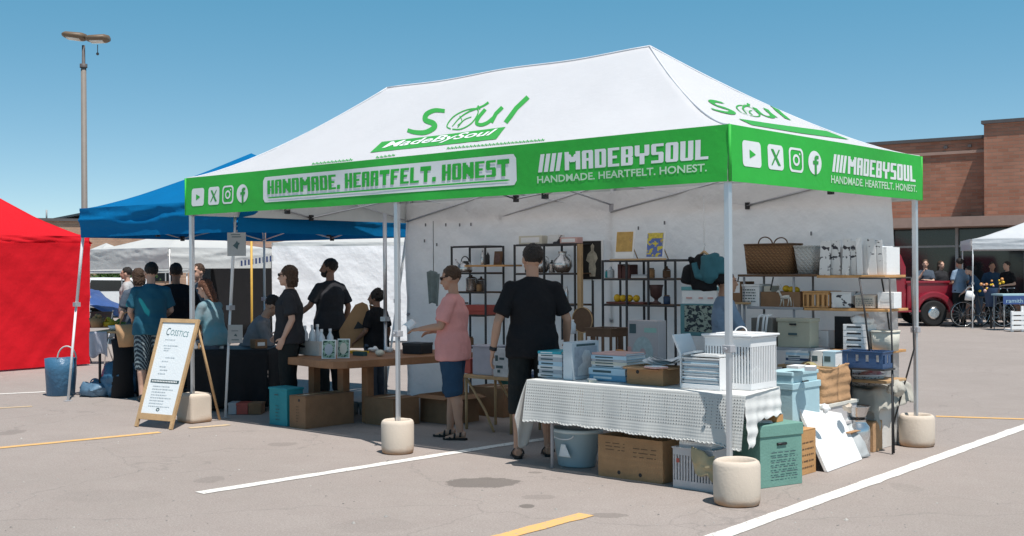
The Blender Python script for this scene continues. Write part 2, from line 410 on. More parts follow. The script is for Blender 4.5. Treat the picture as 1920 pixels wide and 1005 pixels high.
def quad_map(polys, q, flip=False):          # put text into a quadrilateral (bl, br, tr, tl)
    xs = [p[0] for P_ in polys for p in P_]; ys = [p[1] for P_ in polys for p in P_]
    x0, x1, y0, y1 = min(xs), max(xs), min(ys), max(ys); bl, br, tr, tl = [V(a) for a in q]
    return [[tuple((bl*(1-u)+br*u)*(1-v)+(tl*(1-u)+tr*u)*v) for u, v in (((a-x0)/(x1-x0), (b-y0)/(y1-y0)) for a, b in P_)] for P_ in polys]
m_pgr = M('pale_green_ink', (.50, .70, .50), .6, .03, 5, 0)
def font_on(side, text, s0, s1, z0, z1, mat):
    pl = quad_map(text_polys(text, offset=.022), [(s0, z0), (s1, z0), (s1, z1), (s0, z1)]); mb = MB()
    put(mb, side, pl, 0, 0, 1, 1, .003); return mb.build('lettering', mat, val_f if side == 'f' else val_r)
def rrect(x0, y0, x1, y1, r, n=5):
    p = []
    for cx, cy, a in ((x1-r, y0+r, -90), (x1-r, y1-r, 0), (x0+r, y1-r, 90), (x0+r, y0+r, 180)):
        p += [(cx+r*math.cos(R(a+90*i/n)), cy+r*math.sin(R(a+90*i/n))) for i in range(n+1)]
    return p
def strips(poly, x0, x1, n):      # cut a wide rounded rect into columns so that it follows the cloth
    res = []
    for i in range(n):
        a = x0+(x1-x0)*i/n; b = x0+(x1-x0)*(i+1)/n
        def yr(x):
            ys = []
            for (p, q) in zip(poly, poly[1:]+poly[:1]):
                if abs(p[0]-q[0]) > 1e-9 and min(p[0], q[0])-1e-9 <= x <= max(p[0], q[0])+1e-9:
                    ys.append(p[1]+(q[1]-p[1])*(x-p[0])/(q[0]-p[0]))
            return (min(ys), max(ys)) if ys else (0, 0)
        e = 1e-5; la, ha = yr(a+e); lb, hb = yr(b-e)
        for k in range(8): res.append([(a, la+(ha-la)*k/8), (b, lb+(hb-lb)*k/8), (b, lb+(hb-lb)*(k+1)/8), (a, la+(ha-la)*(k+1)/8)])
    return res
# pixel columns to metres along the sides
def sf(px, py=300): return PY(px, py, TY0-.02).x-TX0
def sr(px, py=300): return PX(px, py, TX1+.02).y-TY0
def zf(px, py): return PY(px, py, TY0-.02).z
def zr(px, py): return PX(px, py, TX1+.02).z
H_ = ZT-ZB
# banner
b0, b1 = sf(492), sf(967); zb0, zb1 = ZB+.20*H_, ZB+.84*H_
mb = MB(); put(mb, 'f', strips(rrect(b0, zb0, b1, zb1, .035), b0, b1, 130), 0, 0, 1, 1, .003); mb.build('banner', m_wprint, val_f)
text_on('f', 'HANDMADE. HEARTFELT. HONEST', b0+.07, b1-.07, zb0+.075, zb1-.035, m_green, lift=.0065)
mb = MB(); put(mb, 'f', strips(rrect(b0+.07, zb0+.035, b1-.07, zb0+.048, .005), b0+.07, b1-.07, 110), 0, 0, 1, 1, .0065); mb.build('underline', m_green, val_f)
text_on('f', '////MADEBYSOUL', sf(1007), sf(1328), ZB+.42*H_, ZB+.78*H_, m_wprint)
font_on('f', 'HANDMADE. HEARTFELT. HONEST.', sf(1005), sf(1326), ZB+.20*H_, ZB+.345*H_, m_pgr)
text_on('r', '////MADEBYSOUL', sr(1562), sr(1715), ZB+.40*H_, ZB+.76*H_, m_wprint)
font_on('r', 'HANDMADE. HEARTFELT. HONEST.', sr(1560), sr(1717), ZB+.17*H_, ZB+.33*H_, m_pgr)
def circ(cx, cy, r, n=20, a0=0, a1=360): return [(cx+r*math.cos(R(a0+(a1-a0)*i/n)), cy+r*math.sin(R(a0+(a1-a0)*i/n))) for i in range(n)]
def annulus(outer, inner):
    return [[outer[i], outer[(i+1) % len(outer)], inner[(i+1) % len(inner)], inner[i]] for i in range(len(outer))]
def icons(side, spots, z, h, vs):
    for k, (s, wd) in enumerate(spots):
        wh = []; gr = []; hw = wd/2; hh = h/2
        if k == 0:
            wh = [rrect(-hw, -hh, hw, hh, min(hw, hh)*.35)]; gr = [[(-.26*wd, -.22*h), (.30*wd, 0), (-.26*wd, .22*h)]]
            gr = [[(-.13*wd, -.17*h), (.20*wd, 0), (-.13*wd, .17*h)]]
        elif k == 1:
            wh = [rrect(-hw, -hh, hw, hh, min(hw, hh)*.35)]
            gr = [[(-.30*wd, .32*h), (.14*wd, -.32*h), (.30*wd, -.32*h), (-.14*wd, .32*h)],
                  [(-.30*wd, -.32*h), (-.22*wd, -.32*h), (-.02*wd, -.04*h), (-.07*wd, .02*h)], [(.20*wd, .32*h), (.28*wd, .32*h), (.06*wd, .0*h), (.01*wd, .05*h)]]
        elif k == 2:
            o = rrect(-hw, -hh, hw, hh, min(hw, hh)*.45); i_ = rrect(-hw*.80, -hh*.82, hw*.80, hh*.82, min(hw, hh)*.36)
            wh = annulus(o, i_)
            c1 = [(x*wd, y*h) for x, y in circ(0, 0, .24)]; c2 = [(x*wd, y*h) for x, y in circ(0, 0, .14)]
            wh += annulus(c1, c2) + [[(x*wd, y*h) for x, y in circ(.25, .26, .045, 10)]]
        else:
            wh = [[(x*wd, y*h) for x, y in circ(0, 0, .5, 28)]]
            gr = [[(-.04*wd, -.50*h), (.12*wd, -.50*h), (.12*wd, -.06*h), (-.04*wd, -.06*h)], [(-.16*wd, -.06*h), (.24*wd, -.06*h), (.26*wd, .08*h), (-.16*wd, .08*h)],
                  [(-.04*wd, .08*h), (.12*wd, .08*h), (.12*wd, .16*h), (.27*wd, .18*h), (.27*wd, .31*h), (.06*wd, .31*h), (-.04*wd, .22*h)]]
        par = val_f if side == 'f' else val_r
        nm = ['play_icon', 'x_icon', 'camera_icon', 'letter_icon'][k]
        mb = MB(); put(mb, side, wh, s, z, 1, 1, .0025); ic = mb.build(nm, m_wprint, par)
        if gr:
            mb = MB(); put(mb, side, gr, s, z, 1, 1, .0045); mb.build('icon_mark', m_gprint if k != 0 else m_green, ic)
icons('f', [(sf(c), sf(c+wd/2)-sf(c-wd/2)) for c, wd in ((370, 23), (400, 21), (427, 21), (454, 21))], ZB+.47*H_, .52*H_*.92, 1)
icons('r', [(sr(c), sr(c+wd/2)-sr(c-wd/2)) for c, wd in ((1411, 35), (1455, 28), (1493, 27), (1529, 26))], ZB+.53*H_, .47*H_, 1)
# ---- roof logo
def on_roof(fn, pts): return [fn(*p) for p in pts]
def front_roof(px, py):            # photograph pixel to the front slope (iterated)
    y = .5
    for _ in range(30):
        p = PY(px, py, y); z = roof_at(p.x, min(y, ym)); y += (p.z-z)*-.0 + (z-p.z)*-.6 if False else 0
        # height of ray at y minus roof height
        e = p.z-z; y += -e*.8 if False else 0
        break
    lo, hi = .0, ym
    for _ in range(40):
        md = (lo+hi)/2; p = PY(px, py, md)
        if p.z > roof_at(p.x, md): lo = md
        else: hi = md
    return p.x, md
def side_roof(px, py):
    best = None; x = TX1
    while x > -1.5:
        p = PX(px, py, x); e = p.z-roof_at(x, p.y)
        if best is None or e < best[0]: best = (e, x, p.y)
        if e <= 0: break
        x -= .004
    return best[1], best[2]
def roof_mesh(name, polys, mat, lift, fn):
    mb = MB()
    for p in polys: mb.poly([V((*q, 0)) for q in p])
    for _ in range(5):
        es = [e for e in mb.b.edges if e.calc_length() > 10]
        if not es: break
        bmesh.ops.subdivide_edges(mb.b, edges=es, cuts=1, use_grid_fill=True)
        bmesh.ops.triangulate(mb.b, faces=[f for f in mb.b.faces if len(f.verts) > 4])
    bmesh.ops.triangulate(mb.b, faces=mb.b.faces)
    for v in mb.b.verts:
        x, y = fn(v.co.x, v.co.y); v.co = V((x, y, roof_at(x, y)+lift))
    return mb.build(name, mat, roof)
def ribbon(pts, wds):
    res = []; L = []
    for i, p in enumerate(pts):
        a = V(pts[max(i-1, 0)]); b = V(pts[min(i+1, len(pts)-1)]); t = (b-a).normalized(); n = V((-t.y, t.x)); w_ = wds[i] if isinstance(wds, list) else wds
        L.append((V(p)+n*w_/2, V(p)-n*w_/2))
    for (a, b), (c, d) in zip(L, L[1:]): res.append([tuple(a), tuple(b), tuple(d), tuple(c)])
    return res
def bez(ctrl, n=8):       # catmull-rom through points
    c = [V(p) for p in ctrl]; c = [c[0]*2-c[1]] + c + [c[-1]*2-c[-2]]; o = []
    for i in range(1, len(c)-2):
        for k in range(n):
            t = k/n; o.append(tuple(.5*((2*c[i]) + (-c[i-1]+c[i+1])*t + (2*c[i-1]-5*c[i]+4*c[i+1]-c[i+2])*t*t + (-c[i-1]+3*c[i]-3*c[i+1]+c[i+2])*t**3)))
    o.append(tuple(c[-2])); return o
S_ = bez([(834, 209), (815, 208), (800, 215), (798, 226), (812, 232), (814, 240), (798, 249), (778, 249), (764, 245)])
polys = ribbon(S_, [7+3*math.sin(PI*i/(len(S_)-1)) for i in range(len(S_))])
polys += ribbon(bez([(910, 206), (897, 222), (894, 232), (902, 235), (914, 231), (925, 222)]), 6.5) + ribbon([(942, 202), (930, 214), (921, 231)], 7)
polys += ribbon([(990, 183), (968, 204), (948, 231)], 8.5)
el = bez([(845, 243), (838, 237), (850, 220), (872, 208), (893, 205), (896, 214), (884, 232), (864, 243), (845, 243)], 6)
polys += ribbon(el[:-1], 2.2)
polys += ribbon(bez([(848, 238), (862, 222), (880, 210), (905, 200), (916, 193)]), [1.5+i*.09 for i in range(33)]) + ribbon(bez([(858, 240), (870, 226), (884, 220)]), 1.6) + ribbon([(900, 206), (896, 199)], 3) + ribbon(bez([(862, 218), (866, 228), (858, 236)]), 1.3)
front_logo = list(polys)
roof_mesh('logo', polys, m_gprint, .006, front_roof)
roof_mesh('logo_bar', [[(694, 287), (716, 267), (830, 254), (948, 239), (930, 262), (820, 274)]], m_gprint, .006, front_roof)
roof_mesh('logo_text', quad_map(text_polys('MadeBySoul', shear=.2, offset=.02), [(712, 283), (918, 259), (934, 243), (728, 268)]), m_wprint, .010, front_roof)
for (x0, x1, y0, y1) in ((585, 662, 308, 300), (838, 1022, 279, 263), (705, 742, 296, 291)):
    pl = []; random.seed(int(x0)); n = int((x1-x0)/7)
    for i in range(n):
        u = i/n; xx = x0+(x1-x0)*u; yy = y0+(y1-y0)*u
        pl += ribbon(bez([(xx, yy+2), (xx+2.5, yy-1.5-random.random()), (xx+3.5, yy+1.2), (xx+6, yy-1)], 3), 1.3)
    roof_mesh('small_script', pl, m_gprint, .006, front_roof)
# logo on the right slope
polys = quad_map(front_logo, [(1268, 167), (1447, 197), (1548, 248), (1343, 211)])
roof_mesh('logo', polys, m_gprint, .007, side_roof)
roof_mesh('logo_bar', [[(1385, 224), (1450, 234), (1550, 247), (1592, 263), (1500, 251), (1410, 236)]], m_gprint, .007, side_roof)
mb = MB()
for (x, y) in ((TX0-.012, TY0-.012), (TX1+.012, TY0-.012), (TX1+.012, TY1+.012), (TX0-.012, TY1+.012)): mb = MB(); mb.tube([(x, y, ZB), (x, y, ZT+.004)], .011, 8); mb.build('corner_seam', m_green, tent)
# ---- frame
def pole(x, y, z0, zt, sec=.042, par=None, name='leg'):
    mb = MB(); h = sec/2
    for (dx, dy) in ((0, 0),):
        mb.box((x-h, y-h, 1.0), (x+h, y+h, zt)); mb.box((x-h*.78, y-h*.78, z0), (x+h*.78, y+h*.78, 1.0))
    o = mb.build(name, m_pole, par, bevel=.005)
    mb = MB(); mb.box((x-h-.012, y-h-.012, .985), (x+h+.012, y+h+.012, 1.035)); mb.tube([(x, y-h-.02, 1.01), (x, y-h-.035, 1.01)], .014, 8)
    mb.build('slider', M_slid, o, bevel=.004)
    mb = MB(); mb.box((x-h-.008, y-h-.008, zt-.33), (x+h+.008, y+h+.008, zt-.24)); mb.build('bracket', M_slid, o, bevel=.004)
    mb = MB(); mb.box((x-.05, y-.05, z0), (x+.05, y+.05, z0+.006)); mb.build('foot', m_pole, o)
    return o
M_slid = M('grey_plastic', (.36, .36, .38), .5, .06)
for (x, y) in ((-.03, .03), (-6.39, .03), (-3.29, .03), (-.03, 3.12), (-6.39, 3.12), (-3.29, 3.12)):
    pole(x, y, .004, ZT-.03, par=tent)
def scissor(a, c, z0, z1, n, par, r=.011, mat=None, name='truss'):
    a = V(a); c = V(c); mb = MB(); off = (c-a).normalized().cross(V((0, 0, 1)))*.012
    for i in range(n):
        p = a+(c-a)*(i/n); q = a+(c-a)*((i+1)/n)
        mb.tube([V((p.x, p.y, z0))+off, V((q.x, q.y, z1))+off], r, 4); mb.tube([V((p.x, p.y, z1))-off, V((q.x, q.y, z0))-off], r, 4)
    o = mb.build(name, mat or m_pole, par)
    mb = MB()
    for i in range(1, n):
        p = a+(c-a)*(i/n); mb.box((p.x-.02, p.y-.02, z0-.035), (p.x+.02, p.y+.02, z0+.03))
    if n > 1: mb.build('joint', m_black, o)
    return o
scissor((-6.39, .06, 0), (-3.29, .06, 0), ZB-.005, ZT-.05, 2, tent); scissor((-3.29, .06, 0), (-.03, .06, 0), ZB-.005, ZT-.05, 2, tent)
scissor((-6.39, 3.09, 0), (-3.29, 3.09, 0), ZB+.02, ZT-.05, 2, tent); scissor((-3.29, 3.09, 0), (-.03, 3.09, 0), ZB+.02, ZT-.05, 2, tent)
scissor((-.05, .06, 0), (-.05, 3.09, 0), ZB+.02, ZT-.05, 2, tent); scissor((-6.37, .06, 0), (-6.37, 3.09, 0), ZB+.02, ZT-.05, 2, tent)
scissor((-3.29, .06, 0), (-3.29, 3.09, 0), ZB+.1, ZT-.02, 2, tent)
mb = MB()
for x in (RX0, RX1): mb.tube([(x, ym, ZT-.1), (x, ym, ZR-.03)], .018, 8)
mb.build('ridge_post', m_pole, tent)
# ---- back wall
def backw(u, v):
    x = TX0+(-.17-TX0)*u; z = .03+(ZB+.24-.03)*v
    y = TY1-.08 + .020*noise.noise(V((x*1.1, z*.9, 0))) + .014*ridge(x*1.3+z*1.3, z*.35-x*.15, 5) + .006*ridge(x*3.2-z*2.2, z*.8, 2) + .006*ridge(x*2.1+z*.6, z*3.1, 9)*max(0, noise.noise(V((x*.8, z*1.1, 8)))*3) + .05*max(0, (u-.955)/.045)**1.3*(-1.2) + .012*math.sin(x*9)*max(0, (v-.75))*2
    if u > .95: x += .03*math.sin(v*5)*(u-.95)*20
    return (x, y, z)
mb = MB(); mb.grid(backw, 220, 80); mb.build('side_wall', m_wall, tent)
m_tie = M('grey_tie', (.16, .16, .17), .7)
for px, py in ((797, 421), (835, 421), (861, 421), (882, 420), (795, 451), (818, 458), (1196, 427), (1245, 417), (1520, 437)):
    p = PY(px, py, TY1-.105); mb = MB(); mb.box((p.x-.004, p.y, p.z-.022), (p.x+.008, p.y+.012, p.z+.014)); mb.build('tie_loop', m_tie, tent)
# ---- ballast tubs
def tub(px_c, r, h, ctr, label):
    t = thing('pole_weight', label, 'weight', (ctr[0], ctr[1], 0), 0, 'cream concrete weights at the tent legs')
    mb = MB(); ch = .025
    prof = [(r*.86, .0), (r*.96, .012), (r, .045), (r, h-.035), (r-.008, h-.012), (r-.024, h), (r-.034, h-.008), (r-.04, h-.03), (r-.042, h-.07)]
    mb.lathe(prof, (0, 0, .0), 40, cap0=True, cap1=True); mb.jit(.004, 9, px_c)
    mb.build('body', m_tub, t, local=True, smooth=True)
    return t
def tub_mat():
    mt, nt, b = nodes('rust_stained_concrete'); L = nt.links; N = nt.nodes.new
    tc = N('ShaderNodeTexCoord'); n = N('ShaderNodeTexNoise'); n.inputs['Scale'].default_value = 9; n.inputs['Detail'].default_value = 6; L.new(tc.outputs['Object'], n.inputs[0])
    sp = N('ShaderNodeSeparateXYZ'); L.new(tc.outputs['Object'], sp.inputs[0])
    ma = N('ShaderNodeMath'); ma.operation = 'MULTIPLY_ADD'; L.new(n.outputs[0], ma.inputs[0]); ma.inputs[1].default_value = .10; L.new(sp.outputs[2], ma.inputs[2])
    r = N('ShaderNodeMapRange'); r.inputs[1].default_value = .06; r.inputs[2].default_value = .12; L.new(ma.outputs[0], r.inputs[0])
    x = N('ShaderNodeMix'); x.data_type = 'RGBA'; x.inputs[6].default_value = (.44, .27, .16, 1); x.inputs[7].default_value = (.60, .51, .42, 1); L.new(r.outputs[0], x.inputs[0])
    n3 = N('ShaderNodeTexNoise'); n3.inputs['Scale'].default_value = 60; n3.inputs['Detail'].default_value = 6; L.new(tc.outputs['Object'], n3.inputs[0])
    x2 = N('ShaderNodeMix'); x2.data_type = 'RGBA'; x2.blend_type = 'MULTIPLY'; x2.inputs[0].default_value = .35; L.new(x.outputs[2], x2.inputs[6]); L.new(n3.outputs[1], x2.inputs[7])
    L.new(x.outputs[2], b.inputs['Base Color']); b.inputs['Roughness'].default_value = .9
    bp = N('ShaderNodeBump'); bp.inputs['Strength'].default_value = .35; bp.inputs['Distance'].default_value = .006; L.new(n3.outputs[0], bp.inputs['Height']); L.new(bp.outputs[0], b.inputs['Normal'])
    return mt
m_tub = tub_mat()
q = G(1382, 945); tub(1, .155, .295, (q.x, q.y), 'large round cream weight around the nearest tent leg, beside the green box')
q = (G(744.5, 852)+V((-3.29, .03, 0)))/2; tub(2, .139, .285, (q.x, q.y), 'round cream weight around the middle front tent leg')
q = (G(1722, 836)+V((-.03, 3.12, 0))*2)/3; tub(3, .149, .275, (q.x, q.y), 'round cream weight at the rear right tent leg, behind the metal can')
t = thing('pole_weight', 'square rounded cream weight behind the sandwich board sign', 'weight', (-6.40, .05, 0), 0, 'cream concrete weights at the tent legs')
mb = MB(); mb.box((-.13, -.13, 0), (.15, .13, .30)); bmesh.ops.subdivide_edges(mb.b, edges=mb.b.edges, cuts=5, use_grid_fill=True); mb.jit(.008, 7)
mb.build('body', m_tub, t, bevel=.03, local=True, smooth=True)
# ============================================================ people
def skin(name, col): return M(name, col, .55, .06, 14, .1, 120, .0006, spec=.35)
sk_light = skin('fair_skin', (.56, .34, .25)); sk_tan = skin('tanned_skin', (.44, .25, .17)); sk_brown = skin('brown_skin', (.27, .14, .09))
h_dark = M('dark_hair', (.018, .012, .009), .55, .3, 40, .6, 90, .003); h_brown = M('brown_hair', (.06, .03, .015), .55, .3, 40, .6, 90, .003)
h_auburn = M('auburn_hair', (.13, .05, .025), .55, .3, 40, .6, 90, .003)
def cloth(name, col, **k): return M(name, col, .88, .08, 9, .35, 30, .002, spec=.2, **k)
c_black = cloth('black_cotton', (.012, .012, .014)); c_blackt = cloth('black_trouser_cloth', (.016, .018, .018)); c_pink = cloth('pink_cotton', (.66, .30, .28))
c_navy = cloth('navy_cotton', (.025, .06, .11)); c_teal = cloth('teal_jersey', (.008, .10, .15)); c_pale = cloth('pale_cotton', (.42, .42, .42)); c_lblue = cloth('light_blue_cotton', (.20, .27, .36))
c_char = cloth('charcoal_cotton', (.03, .03, .034)); c_slate = cloth('slate_denim', (.07, .09, .12)); c_grey = cloth('grey_marl', (.2, .2, .21)); c_sandal = M('black_rubber', (.012, .011, .01), .6)
def stripe_mat():
    mt, nt, b = nodes('patterned_shorts_cloth'); L = nt.links; N = nt.nodes.new
    tc = N('ShaderNodeTexCoord'); wv = N('ShaderNodeTexWave'); wv.inputs['Scale'].default_value = 13; wv.inputs['Distortion'].default_value = 2.5; wv.inputs['Detail Scale'].default_value = 3; wv.bands_direction = 'DIAGONAL'
    L.new(tc.outputs['Object'], wv.inputs[0]); r = N('ShaderNodeMapRange'); r.inputs[1].default_value = .55; r.inputs[2].default_value = .7; L.new(wv.outputs[0], r.inputs[0])
    x = N('ShaderNodeMix'); x.data_type = 'RGBA'; x.inputs[6].default_value = (.02, .035, .05, 1); x.inputs[7].default_value = (.26, .32, .34, 1); L.new(r.outputs[0], x.inputs[0]); L.new(x.outputs[2], b.inputs['Base Color']); b.inputs['Roughness'].default_value = .85
    return mt
c_patt = stripe_mat()
def teal_two():
    mt, nt, b = nodes('teal_swirl_jersey'); L = nt.links; N = nt.nodes.new
    tc = N('ShaderNodeTexCoord'); n = N('ShaderNodeTexNoise'); n.inputs['Scale'].default_value = 1.5; n.inputs['Distortion'].default_value = 2.0; L.new(tc.outputs['Object'], n.inputs[0])
    r = N('ShaderNodeMapRange'); r.inputs[1].default_value = .60; r.inputs[2].default_value = .64; L.new(n.outputs[0], r.inputs[0])
    x = N('ShaderNodeMix'); x.data_type = 'RGBA'; x.inputs[6].default_value = (.008, .095, .15, 1); x.inputs[7].default_value = (.02, .36, .38, 1); L.new(r.outputs[0], x.inputs[0]); L.new(x.outputs[2], b.inputs['Base Color']); b.inputs['Roughness'].default_value = .8
    return mt
c_swirl = teal_two()
def bake(o, mods):
    for typ, kw in mods:
        m_ = o.modifiers.new('m', typ)
        for k, v in kw.items(): setattr(m_, k, v)
    bpy.context.view_layer.update()
    dg = bpy.context.evaluated_depsgraph_get(); ev = o.evaluated_get(dg); me = bpy.data.meshes.new_from_object(ev)
    old = o.data; mats = [q for q in old.materials]; o.modifiers.clear(); o.data = me; me.name = old.name
    me.materials.clear()
    for q in mats: me.materials.append(q)
    for p in me.polygons: p.use_smooth = True
    bpy.data.meshes.remove(old); return o
def wrinkle(o, amp, off=0):
    me = o.data
    ns = [v.normal.copy() for v in me.vertices]
    for v, n in zip(me.vertices, ns):
        c = v.co; a = noise.noise(V((c.x*8+off, c.y*8, c.z*5+c.x*5))) + .55*ridge(c.x*7+c.z*5, c.y*8+off, c.z*9)
        v.co = c + n*(a*.8+.25)*amp
def hand(mb, w_, d, side, nrm, curl=.5, k=1.0):
    d = V(d).normalized(); side = (V(side)-d*V(side).dot(d)).normalized(); nrm = d.cross(side) if nrm is None else V(nrm)
    mb.tube([w_-d*.02, w_+d*.02*k, w_+d*.055*k, w_+d*.088*k], [(.024, .019), (.033, .016), (.039, .014), (.036, .011)], 10, u=side)
    for i, (s_, ln) in enumerate(((-.029, .060), (-.010, .074), (.010, .078), (.029, .070))):
        p = w_+d*.080*k+side*s_*k; q = d.copy(); pts = [p]; a = 0
        for j in range(3):
            a += curl*(.55+.12*i if j else .35); q = d*math.cos(a)+nrm*math.sin(a); p = p+q*ln*k/3; pts.append(p)
        mb.tube(pts, [.0098*k, .0092*k, .0086*k, .0072*k], 7)
    b0_ = w_+d*.022*k+side*.028*k; q = (side*.75+d*.65+nrm*.3).normalized()
    mb.tube([b0_, b0_+q*.035*k, b0_+q*.035*k+(d*.8+nrm*.45+side*.2).normalized()*.032*k], [.0135*k, .011*k, .009*k], 7)
def person(label, px, py, H, face, pose=None, shirt=None, bottoms=None, blen=.10, sleeve='short', sk=None, hair=None, hstyle='short', bulk=1.0, vox=.012, shoes='shoe', dist=None, lean=0, leanside=0, turn=0, nod=0, loc=None, drop=0, group=None, extra=None, hemz=.90, shoecol=None, skirt=False, group2=None, curl=.5):
    pose = dict(pose or {}); sk = sk or sk_tan
    if loc is None:
        p = PD(px, 506, dist) if dist else G(px, py); loc = (p.x, p.y, 0)
    rz = -YAW + R(face)                       # face 0 = away from the camera, 90 = to the left of the photograph
    t = thing('person', label, 'person', loc, rz, group)
    s = H/1.75
    J = dict(pel=(0, 0, .95), wai=(0, .005, 1.10), che=(0, .0, 1.30), sho=(0, -.012, 1.425), nec=(0, -.01, 1.495), hea=(0, .025, 1.635),
             sL=(-.175*bulk**.6, -.01, 1.385), sR=(.175*bulk**.6, -.01, 1.385), eL=(-.25*bulk, -.03, 1.13), eR=(.25*bulk, -.03, 1.13), wL=(-.27*bulk, .04, .885), wR=(.27*bulk, .04, .885),
             hL=(-.09*bulk, 0, .93), hR=(.09*bulk, 0, .93), kL=(-.105*bulk, .02, .50), kR=(.105*bulk, .02, .50), aL=(-.11*bulk, -.02, .085), aR=(.11*bulk, -.02, .085))
    J.update(pose); J = {k: V(v) for k, v in J.items()}
    rot = Matrix.Rotation(-R(lean), 3, 'X') @ Matrix.Rotation(R(leanside), 3, 'Y'); piv = J['pel'].copy()
    for k in ('wai', 'che', 'sho', 'nec', 'hea', 'sL', 'sR', 'eL', 'eR', 'wL', 'wR'):
        J[k] = rot @ (J[k]-piv) + piv
    for k in J:
        if k[0] not in 'ka': J[k] = J[k]-V((0, 0, drop))
    upb = (J['nec']-J['wai']).normalized()
    lat = (J['sR']-J['sL']).normalized()
    J['hea'] = J['nec'] + upb*.135 + V((0, .035*math.cos(R(lean)), 0))
    B = bulk
    mb = MB()
    mb.tube([J['pel']-V((0, 0, .10)), J['pel'], J['wai'], (J['wai']+J['che'])/2, J['che'], J['sho']+upb*.0, J['nec']-upb*.02], [(.13*B, .10*B), (.165*B, .115*B), (.145*B, .10*B), (.155*B, .107*B), (.168*B, .112*B), (.12, .075), (.055, .055)], 16, u=lat)
    mb.tube([J['sL']+V((.02, 0, 0)), J['sho'], J['sR']-V((.02, 0, 0))], [.046, .058, .046], 10)
    mb.tube([J['sho'], J['nec'], J['nec']+upb*.08+V((0, .01, 0))], [.062, .053, .052], 12)
    for a in 'LR':
        S_, E_, W_ = J['s'+a], J['e'+a], J['w'+a]
        mb.ball(S_, .044*B**.5, 10, 8)
        mb.tube([S_, (S_+E_)/2, E_], [.044*B**.6, .042*B**.6, .035*B**.5], 10); mb.ball(E_, .035*B**.5, 8, 6)
        mb.tube([E_, E_*.65+W_*.35, W_], [.034*B**.5, .036*B**.5, .024], 10)
        d = (W_-E_).normalized(); sd = V((0, 1, 0)) if abs(d.y) < .75 else V((1 if a == 'L' else -1, 0, .3))
        inn = V((1 if a == 'L' else -1, 0, 0)) if abs(d.y) < .75 else V((0, 0, -1))
        hand(mb, W_, d, sd, (inn-d*inn.dot(d)).normalized(), curl)
        Hh, K, A = J['h'+a], J['k'+a], J['a'+a]
        mb.tube([Hh+V((0, 0, .04)) if drop == 0 else Hh, Hh*.6+K*.4, K], [.088*B, .076*B**.8, .054*B**.5], 12); mb.ball(K, .053*B**.5, 8, 6)
        mb.tube([K, K*.68+A*.32+V((0, -.018, 0)), K*.3+A*.7, A], [.052*B**.5, .056*B**.6, .040*B**.5, .034], 12)
        mb.tube([A+V((0, -.055, -.035)), A+V((0, 0, -.03)), A+V((0, .08, -.055)), A+V((.0, .155, -.067))], [(.030, .035), (.036, .045), (.042, .026), (.036, .016)], 10, u=(1, 0, 0))
    # head
    Rh = (Matrix.Rotation(R(turn), 3, 'Z') @ Matrix.Rotation(-R(nod+lean*.6), 3, 'X'))
    n0 = len(mb.b.verts)
    mb.ball((0, -.012, .02), (.076, .094, .100), 18, 12); mb.ball((0, .026, -.035), (.060, .066, .078), 14, 10); mb.ball((0, .062, -.088), (.030, .028, .022), 8, 6)
    mb.tube([(0, .085, .018), (0, .100, -.010), (0, .112, -.030), (0, .094, -.038)], [.008, .011, .015, .012], 8)
    mb.ball((0, .088, -.062), (.024, .010, .010), 8, 6); mb.ball((-.034, .078, .030), (.024, .014, .008), 8, 6); mb.ball((.034, .078, .030), (.024, .014, .008), 8, 6)
    mb.ball((-.078, -.005, -.012), (.012, .020, .032), 8, 6); mb.ball((.078, -.005, -.012), (.012, .020, .032), 8, 6)
    mb.b.verts.ensure_lookup_table()
    for v in mb.b.verts[n0:]: v.co = Rh @ v.co + J['hea']
    for v in mb.b.verts: v.co *= s
    body = mb.build('body', sk, t, local=True); bake(body, [('REMESH', dict(mode='VOXEL', voxel_size=vox*.62)), ('SMOOTH', dict(iterations=3, factor=.5))])
    if vox > .012:
        bake(body, [('DECIMATE', dict(ratio=.35))])
    def fin(mb, name, mat, vx, amp, off=0, xf=None):
        for v in mb.b.verts:
            if xf: v.co = xf @ v.co + J['hea']
            v.co *= s
        o = mb.build(name, mat, t, local=True); bake(o, [('REMESH', dict(mode='VOXEL', voxel_size=vx)), ('SMOOTH', dict(iterations=4, factor=.5))])
        if amp: wrinkle(o, amp, off)
        return o
    # shirt
    if shirt:
        mb = MB(); e = .018
        low = J['pel']+V((0, 0, hemz-.985))
        mb.tube([low, J['pel']+V((0, 0, .03)), J['wai'], (J['wai']+J['che'])/2, J['che'], J['sho']-upb*.005, J['nec']-upb*.02], [(.188*B+e, .134*B+e), (.182*B+e, .134*B+e), (.152*B+e, .112*B+e), (.160*B+e, .115*B+e), (.172*B+e, .118*B+e), (.125+e*.6, .080+e*.6), (.064, .062)], 20, u=lat)
        mb.tube([J['sL']+V((.02, 0, 0)), J['sho'], J['sR']-V((.02, 0, 0))], [.058, .066, .058], 12)
        for a in 'LR':
            S_, E_, W_ = J['s'+a], J['e'+a], J['w'+a]; mb.ball(S_-V((0, 0, .004)), .060*B**.5, 12, 8)
            if sleeve == 'short': mb.tube([S_, S_*.5+E_*.5, S_*.22+E_*.78], [.058*B**.6, .062*B**.6, .064*B**.6], 12)
            elif sleeve == 'long': mb.tube([S_, S_*.5+E_*.5, E_, E_*.5+W_*.5, W_*.95+E_*.05], [.064*B**.6, .056, .048, .044, .034], 12); mb.ball(E_, .047, 8, 6)
        o = fin(mb, 'shirt', shirt, vox, .013, px)
